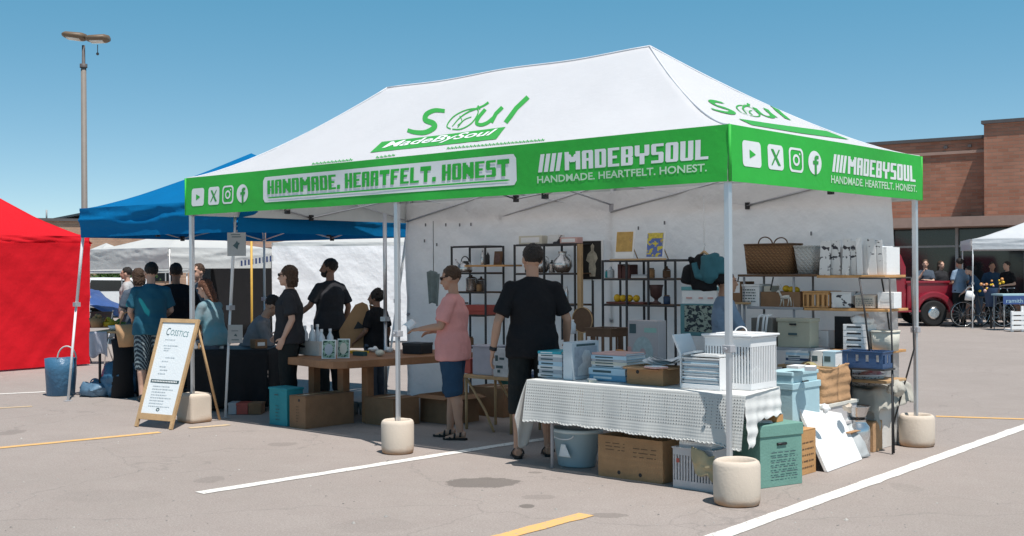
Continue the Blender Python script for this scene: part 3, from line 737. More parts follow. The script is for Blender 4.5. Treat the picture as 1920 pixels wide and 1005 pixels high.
    if bottoms:
        mb = MB(); e = .014
        mb.tube([J['pel']+V((0, 0, .10)), J['pel'], J['pel']-V((0, 0, .09))], [(.150*B+e*.3, .104*B+e*.3), (.166*B+e*.6, .115*B+e*.6), (.165*B+e, .118*B+e)], 18, u=(1, 0, 0))
        if skirt: mb.tube([J['pel'], J['pel']-V((0, 0, .45))], [(.18*B, .13*B), (.24*B, .2*B)], 18, u=(1, 0, 0))
        for a in 'LR':
            Hh, K, A = J['h'+a], J['k'+a], J['a'+a]
            if blen >= .35:
                f = (Hh.z-blen)/max(.01, (Hh.z-K.z)) if Hh.z-K.z > .1 else 1; f = min(1, f); end = Hh*(1-f)+K*f
                pts = [Hh+V((0, 0, -.0)), (Hh+end)/2, end]; rr = [.100*B, .093*B**.8, .086*B**.7]
                if blen < K.z: end2 = K+(A-K)*((K.z-blen)/(K.z-A.z)); pts.append(end2); rr.append(.078*B**.6)
            else:
                pts = [Hh, (Hh+K)/2, K, (K+A)/2, K+(A-K)*min(1, (K.z-blen)/max(.05, K.z-A.z))]; rr = [.104*B, .095*B**.8, .082*B**.6, .074*B**.5, .066*B**.5]
            mb.tube(pts, rr, 14); mb.ball(K, rr[2]*.98 if blen < .35 else .03, 8, 6)
        fin(mb, 'shorts' if blen >= .35 else 'trousers', bottoms, vox, .012, px+9)
    # hair
    if hair:
        mb = MB()
        if hstyle == 'short': mb.ball((0, -.026, .038), (.084, .098, .094), 20, 14)
        elif hstyle == 'cap': mb.ball((0, -.030, .022), (.083, .098, .095), 20, 14)
        elif hstyle == 'curly':
            mb.ball((0, -.035, .035), (.105, .105, .105), 20, 14)
            random.seed(3)
            for i in range(60):
                a = random.random()*2*PI; b_ = random.uniform(-.3, 1.4); mb.ball((.10*math.cos(a)*math.cos(b_), -.035+.10*math.sin(a)*math.cos(b_)*(1 if math.sin(a) < .3 else .55), .035+.10*math.sin(b_)), .024, 6, 5)
        elif hstyle == 'bob':
            mb.ball((0, -.030, .035), (.092, .100, .096), 20, 14); mb.tube([(0, -.05, .03), (0, -.06, -.06), (0, -.06, -.125)], [(.092, .07), (.096, .066), (.080, .05)], 16, u=(1, 0, 0))
        elif hstyle == 'long':
            mb.ball((0, -.030, .035), (.088, .100, .094), 20, 14); mb.tube([(0, -.05, .03), (0, -.07, -.10), (0, -.08, -.24)], [(.088, .07), (.088, .055), (.06, .035)], 16, u=(1, 0, 0))
        o = fin(mb, 'hair', hair, .007, .0, 3, Rh)
        for v in o.data.vertices: v.co += v.normal*(noise.noise(v.co*55)*.006 + noise.noise(V((v.co.x*90, v.co.y*90, v.co.z*14)))*.004)
    if hstyle == 'cap':
        mb = MB(); mb.ball((0, -.012, .050), (.084, .098, .078), 18, 10)
        mb.tube([(0, .05, .048), (0, .155, .040)], [(.066, .010), (.05, .006)], 12, u=(1, 0, 0)); fin(mb, 'cap', m_capm, .006, 0, 0, Rh)
    if extra and 'glasses' in extra:
        mb = MB(); mb.ball((-.034, .089, .016), (.027, .011, .020), 10, 8); mb.ball((.034, .089, .016), (.027, .011, .020), 10, 8)
        for q in (-1, 1): mb.tube([(q*.058, .082, .020), (q*.080, .0, .018)], .004, 5)
        mb.tube([(-.012, .093, .02), (.012, .093, .02)], .004, 5)
        for v in mb.b.verts: v.co = (Rh @ v.co + J['hea'])*s
        mb.build('sunglasses', m_black, t, local=True)
    elif vox <= .012:
        for q in (-1, 1):
            mb = MB(); mb.ball((q*.033, .084, .014), (.012, .006, .006), 8, 6)
            for v in mb.b.verts: v.co = (Rh @ v.co + J['hea'])*s
            mb.build('eye', m_eye, t, local=True)
    if extra and 'beard' in extra:
        mb = MB(); mb.ball((0, .040, -.068), (.058, .058, .048), 12, 8); mb.tube([(-.07, .0, -.02), (-.055, .03, -.06)], .014, 6); mb.tube([(.07, .0, -.02), (.055, .03, -.06)], .014, 6); fin(mb, 'beard', hair, .006, .003, 0, Rh)
    # footwear
    for a in 'LR':
        A = J['a'+a]
        mb = MB()
        if shoes == 'sandal':
            o_ = [(.0, -.075), (.034, -.06), (.036, .0), (.050, .10), (.044, .16), (.015, .19), (-.03, .17), (-.044, .10), (-.034, .0), (-.034, -.06)]
            mb.prism([((A.x+x)*s, (A.y+y)*s, .002) for x, y in o_], (0, 0, .020*s))
            mb.build('sandal', c_sandal, t, local=True, bevel=.003)
            for yy, zz, rr in ((.10, -.032, .052), (-.01, .0, .052), (.05, -.012, .052)):
                mb2 = MB(); c = (A+V((0, yy, zz-.03)))
                mb2.tube([((c.x+rr*math.cos(PI*k/8))*s, c.y*s, (c.z-.02+(.052+zz*.4)*math.sin(PI*k/8))*s) for k in range(9)], [(.011*s, .0035*s)]*9, 8, u=(0, 1, 0)); mb2.build('strap', c_sandal, t, local=True)
        else:
            mb.tube([A+V((0, -.075, -.05)), A+V((0, -.03, -.035)), A+V((0, .05, -.045)), A+V((0, .13, -.058)), A+V((0, .185, -.066))], [(.034, .028), (.042, .048), (.045, .038), (.046, .026), (.034, .016)], 12, u=(1, 0, 0))
            for v in mb.b.verts: v.co *= s; v.co.z = max(v.co.z, .002)
            mb.build('shoe', shoecol or m_black, t, local=True, smooth=True)
    if extra and 'watch' in extra:
        W_ = J['wL']; E_ = J['eL']; d = (W_-E_).normalized(); mb = MB(); mb.tube([(W_-d*.045)*s, (W_-d*.015)*s], .032*s, 14); mb.build('wristband', m_black, t, local=True)
    return t, J, s
m_capm = M('brown_cap_cloth', (.05, .035, .028), .85, .1); m_eye = M('dark_eye', (.02, .015, .012), .2, 0, bump=0)
# --- the stall
person('broad man in black t-shirt and long dark shorts seen from behind beside the crocheted tablecloth', 1000, 857, 1.76, 4,
       dict(eL=(-.29, -.06, 1.12), wL=(-.33, .0, .87), eR=(.29, .02, 1.13), wR=(.30, .17, .92), aL=(-.13, -.03, .085), aR=(.13, .05, .085)), c_black, c_blackt, .36, hair=h_dark, bulk=1.05, vox=.009, shoes='sandal', sk=sk_tan, extra='watch', turn=18, hemz=.86)
tp, Jp_, sp__ = person('person in pink t-shirt and navy shorts browsing in profile by the plank table', 850, 822, 1.585, 78,
       dict(eL=(-.24, .06, 1.15), wL=(-.17, .30, 1.12), eR=(.24, -.02, 1.13), wR=(.16, .24, 1.08), aL=(-.10, -.10, .085), aR=(.10, .06, .085), kL=(-.10, -.03, .5), kR=(.10, .04, .5)), c_pink, c_navy, .45, hair=h_brown, hstyle='short', bulk=1.17, vox=.009, shoes='sandal', sk=sk_tan, nod=12, extra='glasses', hemz=.84)
person('woman in black top and dark sunglasses facing left behind the white bottle crate', 542, 0, 1.61, 96,
       dict(eL=(-.25, -.05, 1.14), wL=(-.24, .05, .93), eR=(.25, -.03, 1.14), wR=(.24, .13, .97)), c_char, c_blackt, hair=h_brown, hstyle='bob', dist=12.4, vox=.010, sk=sk_light, extra='glasses', turn=-16, bulk=1.12)
person('bearded man in dark polo shirt turned away in front of the white sidewall', 618, 0, 1.70, 50,
       dict(eL=(-.27, .06, 1.17), wL=(-.34, .26, 1.02), eR=(.26, -.06, 1.14), wR=(.26, .02, .9)), c_char, c_blackt, hair=h_dark, dist=14.4, vox=.010, sk=sk_brown, extra='beard', turn=40, bulk=1.08)
person('child with curly dark hair and black t-shirt near the silver tent leg', 705, 0, 1.33, 62,
       dict(eL=(-.24, .03, 1.13), wL=(-.22, .20, 1.0)), c_black, c_slate, hair=h_dark, hstyle='curly', dist=13.6, vox=.010, sk=sk_brown, turn=25, bulk=1.15)
person('seated person in grey shirt bending head down behind the dark cloth table', 462, 0, 1.66, -82,
       dict(hL=(-.09, 0, .93), kL=(-.12, .42, .47), kR=(.12, .42, .47), aL=(-.12, .40, .085), aR=(.12, .40, .085), eL=(-.22, .26, 1.12), eR=(.22, .26, 1.12), wL=(-.08, .44, 1.0), wR=(.08, .44, 1.0)), c_grey, c_slate, hair=h_dark, dist=13.8, vox=.011, sk=sk_tan, lean=26, drop=.36, nod=24)
person('man in teal jersey and striped shorts standing by the red tent stall table', 284, 752, 1.665, 22,
       dict(eL=(-.25, .02, 1.14), wL=(-.20, .22, 1.03), eR=(.25, .05, 1.14), wR=(.18, .26, 1.05)), c_swirl, c_patt, .40, hair=h_dark, vox=.010, sk=sk_light, turn=18, bulk=1.08, hemz=.88)
person('dark haired person half hidden behind the man in the teal jersey', 259, 0, 1.60, 40, None, c_slate, c_blackt, hair=h_brown, hstyle='bob', dist=15.6, vox=.012, sk=sk_light)
person('man in plain black t-shirt seen from behind between the teal jersey and the tent leg', 330, 0, 1.66, 8, None, c_black, c_blackt, hair=h_dark, dist=15.0, vox=.011, sk=sk_brown, bulk=1.15)
person('person in grey top standing behind the tent leg beside the black t-shirt man', 372, 0, 1.66, 150, None, c_grey, c_slate, hair=h_brown, dist=16.2, vox=.012, sk=sk_light)
person('auburn haired person in pale shirt bent over the dark table beside the sandwich board', 405, 0, 1.48, 70,
       dict(eL=(-.22, .14, 1.14), wL=(-.12, .36, 1.08), eR=(.22, .14, 1.14), wR=(.10, .36, 1.05)), M('pale_teal_shirt', (.33, .38, .40), .85, .3, 2.5, .2, 30, var2=(.05, .25, .32)), c_slate, hair=h_auburn, hstyle='long', dist=13.2, vox=.011, sk=sk_light, lean=14, nod=14)
person('person in pale t-shirt far off past the teal jersey man, by the blue tarp', 238, 0, 1.64, 100, None, c_pale, c_slate, hair=h_dark, dist=21, vox=.02, sk=sk_light)
person('person in light blue shirt mostly hidden behind the nearest tent leg and the hanging jacket', 1352, 0, 1.54, -82,
       dict(eL=(-.20, .02, 1.13), wL=(-.10, .14, .93), eR=(.20, .12, 1.12), wR=(.18, .25, .98)), c_lblue, c_char, hair=h_dark, loc=tuple(PY(1360, 700, 2.05).xy)+(0,), vox=.011, sk=sk_tan, bulk=.88)
# --- by the brick building
g_ = None
person('man with hand at his chin standing behind the red pickup', 1735, 0, 1.78, 165, dict(eR=(.22, .14, 1.16), wR=(.08, .20, 1.40), eL=(-.2, .16, 1.14), wL=(.0, .24, 1.18)), c_slate, c_slate, hair=h_brown, dist=33.5, vox=.02, sk=sk_light)
person('person in dark top leaning on the red pickup bed', 1764, 0, 1.74, 200, None, c_char, c_slate, hair=h_brown, hstyle='long', dist=33.8, vox=.02, sk=sk_light)
person('man in light blue shirt and dark trousers between pickup and bicycle', 1799, 0, 1.79, 20, dict(wL=(-.1, .25, 1.1), wR=(.1, .25, 1.1)), c_lblue, c_blackt, hair=h_dark, dist=31, vox=.016, sk=sk_tan)
person('person in black shirt under the pale grey tent by the shop windows', 1888, 0, 1.70, 110, dict(wL=(-.2, .28, 1.1)), c_black, c_blackt, hair=h_dark, dist=31.5, vox=.016, sk=sk_light)
person('person in dark blue shirt behind the bicycle under the pale grey tent', 1860, 0, 1.69, 170, None, c_navy, c_blackt, hair=h_dark, dist=32.2, vox=.016, sk=sk_tan)
person('cyclist in dark jacket astride the bicycle beside the pale grey tent leg', 1836, 0, 1.62, 70, dict(wL=(-.2, .42, 1.12), wR=(.2, .42, 1.12), eL=(-.24, .18, 1.2), eR=(.24, .18, 1.2)), c_navy, c_slate, hair=h_dark, dist=30.6, vox=.016, sk=sk_light, lean=22)
# ============================================================ stall goods
def dims(pxl, pxm, pxr, pyt, pyb, x=None, y=None, z=None, w=None, d=None, h=None):
    A = G(pxm, pyb, z) if z is not None else (PY(pxm, pyb, y) if y is not None else PX(pxm, pyb, x))
    x0 = PY(pxl, pyb, A.y).x if w is None else A.x-w
    y1 = PX(pxr, pyb, A.x).y if d is None else A.y+d
    z1 = PY(pxm, pyt, A.y).z if h is None else A.z+h
    return [x0, A.x, A.y, y1, A.z, z1]
def base(D): return ((D[0]+D[1])/2, (D[2]+D[3])/2, D[4])
def tcol(name, col, **k): return M(name, col, **k)
def lid_box(D, label, mat, lidmat=None, lid_h=.07, group=None, marks=None, slot=True, name='lidded_box', cat='storage box', markmat=None, rough_bottom=False):
    x0, x1, y0, y1, z0, z1 = D; t = thing(name, label, cat, base(D), 0, group)
    mb = MB(); mb.box((x0+.008, y0+.008, z0), (x1-.008, y1-.008, z1-lid_h*.5)); mb.jit(.003, 6); b_ = mb.build('body', mat, t, bevel=.004)
    mb = MB(); mb.box((x0, y0, z1-lid_h), (x1, y1, z1)); mb.jit(.003, 6, 2); mb.build('lid', lidmat or mat, t, bevel=.005)
    if slot:
        mb = MB(); c = (y0+y1)/2; zz = z1-lid_h-.055; mb.tube([(x1-.0045, c-.045, zz), (x1-.0045, c+.045, zz)], [(.010, .010)]*2, 8); mb.build('handle_slot', m_black, b_)
    if marks: mark(b_, D, marks, markmat or m_ink)
    return t
m_ink = M('faded_ink', (.06, .10, .11), .8, .1)
m_inkb = M('brown_ink', (.13, .075, .04), .8, .1)
def mark(par, D, spec, mat):      # printed strokes on a face: list of (face, u0, v0, u1, v1)
    x0, x1, y0, y1, z0, z1 = D
    for (fc, segs) in spec:
        mb = MB()
        for (u0, v0, u1, v1) in segs:
            if fc == 'f':
                q = [(x0+(x1-x0)*a, y0-.0015 if False else y0+.0045, z0+(z1-z0)*b) for a, b in ((u0, v0), (u1, v0), (u1, v1), (u0, v1))]
                q = [(a, y0+.004-.0015-.004, c) for a, b, c in q]
            else:
                q = [(x1+.0015, y0+(y1-y0)*a, z0+(z1-z0)*b) for a, b in ((u0, v0), (u1, v0), (u1, v1), (u0, v1))]
            mb.poly(q)
        mb.build('print_mark', mat, par, recalc=False)
def scribble(seed, n, u0=.2, v0=.2, u1=.8, v1=.7, hh=.02):
    random.seed(seed); r = []
    for i in range(n):
        v = v0+(v1-v0)*i/n; u = u0
        while u < u1:
            w_ = random.uniform(.03, .14); r.append((u, v, min(u+w_, u1), v+hh)); u += w_+random.uniform(.015, .06)
    return r
def carton(D, label, mat=None, group=None, flaps=True, name='cardboard_box', marks=None, holes=(), sag=0, cat='cardboard box'):
    mat = mat or m_card; x0, x1, y0, y1, z0, z1 = D; t = thing(name, label, cat, base(D), 0, group); th = .006
    mb = MB()
    mb.box((x0, y0, z0), (x1, y0+th, z1)); mb.box((x0, y1-th, z0), (x1, y1, z1)); mb.box((x0, y0+th+.0005, z0+.001), (x0+th, y1-th-.0005, z1-.001)); mb.box((x1-th, y0+th+.0005, z0+.001), (x1, y1-th-.0005, z1-.001))
    mb.box((x0+th+.001, y0+th+.001, z0+.003), (x1-th-.001, y1-th-.001, z0+.01)); mb.jit(.003, 5, x0)
    b_ = mb.build('body', mat, t)
    if flaps == 'closed':
        mb = MB(); mb.box((x0, y0, z1+.001), ((x0+x1)/2-.002, y1, z1+.006)); mb.build('flap', mat, t); mb = MB(); mb.box(((x0+x1)/2+.002, y0, z1+.001), (x1, y1, z1+.006)); mb.build('flap', mat, t)
        mb = MB(); mb.box(((x0+x1)/2-.03, y0, z1+.0075), ((x0+x1)/2+.03, y1, z1+.009)); mb.build('tape', m_tape, t)
    elif flaps:
        for (a, b, n, an) in (((x0, y0), (x1, y0), (0, -1), 62), ((x1, y1), (x0, y1), (0, 1), 70), ((x1, y0), (x1, y1), (1, 0), 75), ((x0, y1), (x0, y0), (-1, 0), 60)):
            an = R(an+random.uniform(-12, 12)); L_ = min(x1-x0, y1-y0)*.42*(1 if flaps is True else flaps); dx = math.sin(an)*L_; dz = -math.cos(an)*L_*.6
            mb = MB(); mb.prism([(a[0], a[1], z1), (b[0], b[1], z1), (b[0]+n[0]*dx, b[1]+n[1]*dx, z1+dz), (a[0]+n[0]*dx, a[1]+n[1]*dx, z1+dz)], (n[0]*.001, n[1]*.001, .004)); mb.build('flap', mat, t)
    for (fc, u, v) in holes:
        mb = MB()
        if fc == 'f': c = V((x0+(x1-x0)*u, y0-.001, z0+(z1-z0)*v)); mb.tube([c, c+V((0, .004, 0))], (.020, .013), 12) if False else mb.tube([c, c+V((0, .004, 0))], [.015, .015], 12)
        else: c = V((x1+.001, y0+(y1-y0)*u, z0+(z1-z0)*v)); mb.tube([c+V((0, -.03, 0)), c+V((0, .03, 0))], .011, 8)
        mb.build('hole', m_black, b_)
    if marks: mark(b_, D, marks, m_inkb)
    return t
m_tape = M('packing_tape', (.42, .28, .14), .3, .05)
def ordw(i): return ['lowest', 'second lowest', 'third from the bottom', 'fourth from the bottom', 'fifth from the bottom', 'sixth from the bottom', 'seventh from the bottom', 'eighth from the bottom'][i]
BC = dict(white=(.72, .72, .71), cream=(.62, .58, .48), blue=(.12, .32, .48), teal=(.02, .34, .42), grey=(.42, .44, .47), navy=(.05, .08, .16), red=(.42, .08, .06), orange=(.62, .28, .10), pink=(.60, .36, .33), skyblue=(.42, .58, .68), green=(.10, .28, .14))
BM = {k: M('book_cover_'+k, v, .45, .06, 8, .02) for k, v in BC.items()}
def book(D, label, col, group, jx=0, spine=True):
    x0, x1, y0, y1, z0, z1 = D; t = thing('book', label, 'book', base(D), 0, group); h = z1-z0; c = min(.004, h*.14)
    mb = MB(); mb.box((x0, y0, z0), (x1, y1, z0+c)); mb.box((x0, y0, z1-c), (x1, y1, z1)); mb.box((x0, y0, z0+c), (x1, y0+.004, z1-c)); mb.build('cover', BM[col], t)
    mb = MB(); mb.box((x0+.004, y0+.006, z0+c+.0005), (x1-.006, y1-.006, z1-c-.0005)); mb.build('pages', m_paper, t)
    if spine and h > .018:
        mb = MB(); w_ = x1-x0; mb.box((x0+w_*.12, y0-.0015, z0+h*.32), (x0+w_*.62, y0-.0002, z1-h*.32)); mb.build('spine_title', m_ink if col not in ('navy', 'blue', 'teal', 'red') else m_wprint, t)
    return t
def stack(D, cols, where, jit=.012, seed=1, group=None):
    x0, x1, y0, y1, z0, z1 = D; random.seed(seed); n = len(cols); hs = [random.uniform(.7, 1.3) for _ in cols]; k = (z1-z0)/sum(hs); z = z0
    for i, c in enumerate(cols):
        h = hs[i]*k; jx = random.uniform(-jit, jit); jy = random.uniform(-jit, jit); sh = random.uniform(0, jit*2)
        pos = 'topmost' if i == n-1 else ordw(i)
        book((x0+jx+sh, x1+jx, y0+jy, y1+jy, z+.0008, z+h), f'{c} book, {pos} in {where}', c, group or ('books in '+where)); z += h
def crate(D, label, mat, group=None, nb=7, slat=.45, name='plastic_crate', solid_low=0, cat='crate', rim=.02, vert=True):
    x0, x1, y0, y1, z0, z1 = D; t = thing(name, label, cat, base(D), 0, group); th = .006; H_c = z1-z0
    mb = MB(); zb = z0+H_c*max(.07, solid_low); zt = z1-H_c*.16
    mb.box((x0, y0, z0), (x1, y1, z0+.006))
    for (a, b, c, d_) in ((x0, x1, y0, y0+th), (x0, x1, y1-th, y1), (x0, x0+th, y0+th+.001, y1-th-.001), (x1-th, x1, y0+th+.001, y1-th-.001)):
        mb.box((a, c, z0+.007), (b, d_, zb)); mb.box((a, c, zt), (b, d_, z1-.001))
    for i in range(nb+1):
        xx = x0+(x1-x0)*i/nb; w_ = (x1-x0)/nb*slat*.5
        for yy in (y0+.0005, y1-th+.0005): mb.box((max(x0, xx-w_), yy, zb), (min(x1, xx+w_), yy+th-.001, zt))
    ny = max(3, int(nb*(y1-y0)/(x1-x0)))
    for i in range(1, ny):
        yy = y0+(y1-y0)*i/ny; w_ = (y1-y0)/ny*slat*.5
        for xx in (x0+.0005, x1-th+.0005): mb.box((xx, yy-w_, zb), (xx+th-.001, yy+w_, zt))
    mb.build('body', mat, t)
    mb = MB()
    for (a, b) in (((x0-.006, y0-.008, z1), (x1+.006, y0+.006, z1+.010)), ((x0-.006, y1-.006, z1), (x1+.006, y1+.008, z1+.010)), ((x0-.006, y0+.0065, z1), (x0+.007, y1-.0065, z1+.009)), ((x1-.007, y0+.0065, z1), (x1+.007, y1-.0065, z1+.009))): mb.box(a, b)
    mb.build('rim', mat, t, bevel=.002)
    return t

# ---------------------------------------------------------------- front table
T1 = dict(x0=-1.90, x1=-.10, y0=.13, y1=.80, z=.69)
t = thing('folding_table', 'folding table hidden under the white crocheted tablecloth', 'table', (-.93, .45, 0))
mb = MB(); mb.box((T1['x0'], T1['y0'], .655), (T1['x1'], T1['y1'], .684)); mb.build('tabletop', m_white, t, bevel=.005)
for sx in (T1['x0']+.18, T1['x1']-.18):
    for sy in (T1['y0']+.07, T1['y1']-.07):
        mb = MB(); mb.tube([(sx, sy, .005), (sx, sy, .655)], .013, 8); mb.build('leg', M_slid, t)
m_crochet = M('crochet_cotton', (.62, .62, .60), .9, .05, 12, .3, 160, .002)
def crochet_mat():
    mt, nt, b = nodes('open_crochet_cotton'); L = nt.links; N = nt.nodes.new
    uv = N('ShaderNodeUVMap'); sp = N('ShaderNodeSeparateXYZ'); L.new(uv.outputs[0], sp.inputs[0])
    def saw(o, k, lo):
        m1 = N('ShaderNodeMath'); m1.operation = 'MULTIPLY'; L.new(o, m1.inputs[0]); m1.inputs[1].default_value = k
        m2 = N('ShaderNodeMath'); m2.operation = 'FRACT'; L.new(m1.outputs[0], m2.inputs[0])
        m3 = N('ShaderNodeMath'); m3.operation = 'SUBTRACT'; L.new(m2.outputs[0], m3.inputs[0]); m3.inputs[1].default_value = .5
        m4 = N('ShaderNodeMath'); m4.operation = 'ABSOLUTE'; L.new(m3.outputs[0], m4.inputs[0])
        m5 = N('ShaderNodeMath'); m5.operation = 'LESS_THAN'; L.new(m4.outputs[0], m5.inputs[0]); m5.inputs[1].default_value = lo
        return m5.outputs[0], m4.outputs[0]
    a, ar = saw(sp.outputs[0], 46, .13); c, cr = saw(sp.outputs[1], 46, .20)
    h = N('ShaderNodeMath'); h.operation = 'MULTIPLY'; L.new(a, h.inputs[0]); L.new(c, h.inputs[1])
    # holes only in the upper band; ribs below
    rg = N('ShaderNodeMath'); rg.operation = 'LESS_THAN'; L.new(sp.outputs[1], rg.inputs[0]); rg.inputs[1].default_value = .24
    h2 = N('ShaderNodeMath'); h2.operation = 'MULTIPLY'; L.new(h.outputs[0], h2.inputs[0]); L.new(rg.outputs[0], h2.inputs[1])
    gt = N('ShaderNodeMath'); gt.operation = 'GREATER_THAN'; L.new(sp.outputs[1], gt.inputs[0]); gt.inputs[1].default_value = .012
    h3 = N('ShaderNodeMath'); h3.operation = 'MULTIPLY'; L.new(h2.outputs[0], h3.inputs[0]); L.new(gt.outputs[0], h3.inputs[1])
    tr = N('ShaderNodeBsdfTransparent'); ms = N('ShaderNodeMixShader'); L.new(h3.outputs[0], ms.inputs[0]); L.new(b.outputs[0], ms.inputs[1]); L.new(tr.outputs[0], ms.inputs[2])
    L.new(ms.outputs[0], nt.nodes['Material Output'].inputs[0])
    b.inputs['Base Color'].default_value = (.52, .52, .50, 1); b.inputs['Roughness'].default_value = .95
    mx = N('ShaderNodeMath'); mx.operation = 'ADD'; L.new(ar, mx.inputs[0]); 
    m1 = N('ShaderNodeMath'); m1.operation = 'MULTIPLY'; L.new(cr, m1.inputs[0]); m1.inputs[1].default_value = 1.5; L.new(m1.outputs[0], mx.inputs[1])
    bp = N('ShaderNodeBump'); bp.inputs['Strength'].default_value = .35; bp.inputs['Distance'].default_value = .004; L.new(mx.outputs[0], bp.inputs['Height']); L.new(bp.outputs[0], b.inputs['Normal'])
    return mt
m_open = crochet_mat()
cl = thing('tablecloth', 'white openwork crochet tablecloth draped over the front table', 'tablecloth', (-.93, .45, .69))
# the drape: front face from x0 to x1, u along, v down, with uv in metres
def add_uv(o, f):
    me = o.data; uv = me.uv_layers.new(name='UVMap'); M_ = WM[o.name]
    for l in me.loops: uv.data[l.index].uv = f(M_ @ me.vertices[l.vertex_index].co)
ZC = .69
def hem_front(x): return .372 + .010*math.sin(x*3.1) - .05*max(0, (x+.35)/.4)**2 + .004*math.sin(x*31)
def cfront(u, v):
    x = -1.90+(1.95)*u; z = ZC-(ZC-hem_front(x))*v
    y = .115 - .05*v**.8 + (.008*math.sin(x*11+1)+.005*math.sin(x*27))*v - .03*max(0, u-.93)/.07*v
    return (x-.02*v*(1-u)*0, y, z)
mb = MB(); mb.grid(cfront, 150, 26); o = mb.build('front_drop', m_open, cl, recalc=False)
add_uv(o, lambda p: (p.x, ZC-p.z))
# scalloped lace edge
mb = MB()
for i in range(58):
    x = -1.88+i*.0335; p = cfront((x+1.90)/1.95, 1.0); mb.tube([(p[0]+.017*math.cos(a), p[1]-.003, p[2]+.004-.010*math.sin(a)) for a in [PI*k/6 for k in range(7)]], .0045, 5)
mb.build('lace_edge', m_crochet, cl)
mb = MB(); mb.grid(lambda u, v: (-1.90+(1.95-.13*v)*u, .115+.70*v, ZC+.002*noise.noise(V((u*20, v*8, 0)))), 60, 20); mb.build('top_panel', m_crochet, cl, recalc=False)
# left corner hanging to a point
mb = MB()
def corner(u, v):      # from the table's left end, drapes out to the left
    z = ZC-v*(.30+.27*math.sin(min(1, u*1.9)*PI)*(1 if u < .53 else .6)); y = .115+.62*u-.05*v*(1-u); x = -1.90-.17*v**.8*math.sin(PI*min(1, .18+u*.9)) + .015*math.sin(u*22)*v
    return (x, y, z)
mb.grid(corner, 50, 24)
mb.build('side_drop', m_crochet, cl, recalc=False, solid=.003)
mb = MB()
def cright(u, v):
    y = .115+.72*u; hem = .33+.165*min(1, max(0, (u-.12)/.22))+.010*math.sin(u*30); z = ZC-(ZC-hem)*v
    x = .035-.13*u+.02*v+(.012*math.sin(u*9+.5)+.006*math.sin(u*27+v*2))*v + .004*math.sin(z*75+u*3)*(.3+v)
    return (x, y, z)
mb.grid(cright, 60, 70); mb.build('side_drop', M('pale_cotton_cloth', (.66, .66, .64), .9, .04, 8, .2, 120), cl, recalc=False, solid=.003)

# items on the front table
D = dims(1008, 1053, 1075, 660, 709, z=ZC+.003); D[3] = D[2]+.24
stack([D[0], D[1], D[2], D[3], D[4], D[5]], ['white', 'grey', 'white', 'skyblue', 'grey', 'white', 'teal'], 'left stack on the crocheted table', .006, 3)
D = dims(1056, 1072, 1122, 642, 713, z=ZC+.003); D[1] = PY(1073, 713, D[2]).x
t = thing('picture_box', 'pale box printed with a grey figure on its side, left on the crocheted table', 'box', base(D))
mb = MB(); mb.box((D[0], D[2], D[4]), (D[1], D[3], D[5])); mb.build('body', M('pale_blue_card', (.50, .56, .60), .5, .05), t, bevel=.003)
def face_r(D, polys, name, mat, par, lift=.002):
    mb = MB()
    for q in polys: mb.poly([(D[1]+lift, D[2]+(D[3]-D[2])*a, D[4]+(D[5]-D[4])*b) for a, b in q])
    return mb.build(name, mat, par, recalc=False)
def face_f(D, polys, name, mat, par, lift=.002):
    mb = MB()
    for q in polys: mb.poly([(D[0]+(D[1]-D[0])*a, D[2]-lift, D[4]+(D[5]-D[4])*b) for a, b in q])
    return mb.build(name, mat, par, recalc=False)
m_figg = M('grey_print', (.16, .18, .21), .6, .4, 14, 0, var2=(.42, .45, .48)); m_fig2 = M('pale_print', (.55, .57, .58), .6, .15, 20, 0)
pp = face_r(D, [[(.08, .08), (.92, .08), (.92, .86), (.08, .86)]], 'printed_panel', M('panel_grey', (.33, .37, .42), .5, .25, 9, 0), t)
face_r(D, [[(.18, .1), (.88, .1), (.85, .3), (.66, .42), (.72, .6), (.62, .76), (.45, .78), (.34, .62), (.38, .45), (.2, .32)]], 'printed_figure', m_fig2, t, .004)
face_r(D, [[(.15, .88), (.85, .88), (.85, .94), (.15, .94)]], 'printed_heading', m_ink, t, .003)
D = dims(1103, 1172, 1208, 693, 717, z=ZC+.003); stack([D[0], D[1], D[2], D[2]+.26, D[4], D[5]], ['blue', 'skyblue'], 'the middle stack on the crocheted table, blue spines', .004, 5)
D2 = [D[0]+.01, D[1]-.0, D[2]+.02, D[2]+.28, D[5]+.001, D[5]+.115]
stack(D2, ['white', 'cream', 'grey', 'skyblue', 'pink'], 'middle pile on the crocheted table above blue books', .010, 9)
D = dims(1176, 1243, 1275, 690, 724, z=ZC+.003); carton(D, 'low brown cardboard tray with papers on the crocheted table', m_card, flaps=.7, holes=(('f', .3, .7),))
t = thing('paper_stack', 'loose white sheets curling over the low cardboard tray', 'paper', (D[1]-.1, D[2]+.1, D[5]))
for k in range(4):
    mb = MB(); c = V((D[1]-.10+.02*k, D[2]+.12+.02*k, D[5]+.012+.007*k)); rot = Matrix.Rotation(.3+.25*k, 3, 'Z'); mb.grid(lambda u, v: c+rot @ V(((u-.5)*.24, (v-.5)*.18, .035*(u-.5)**2*4+.01*v)), 8, 6); mb.build('sheet', m_paper, t, recalc=False)
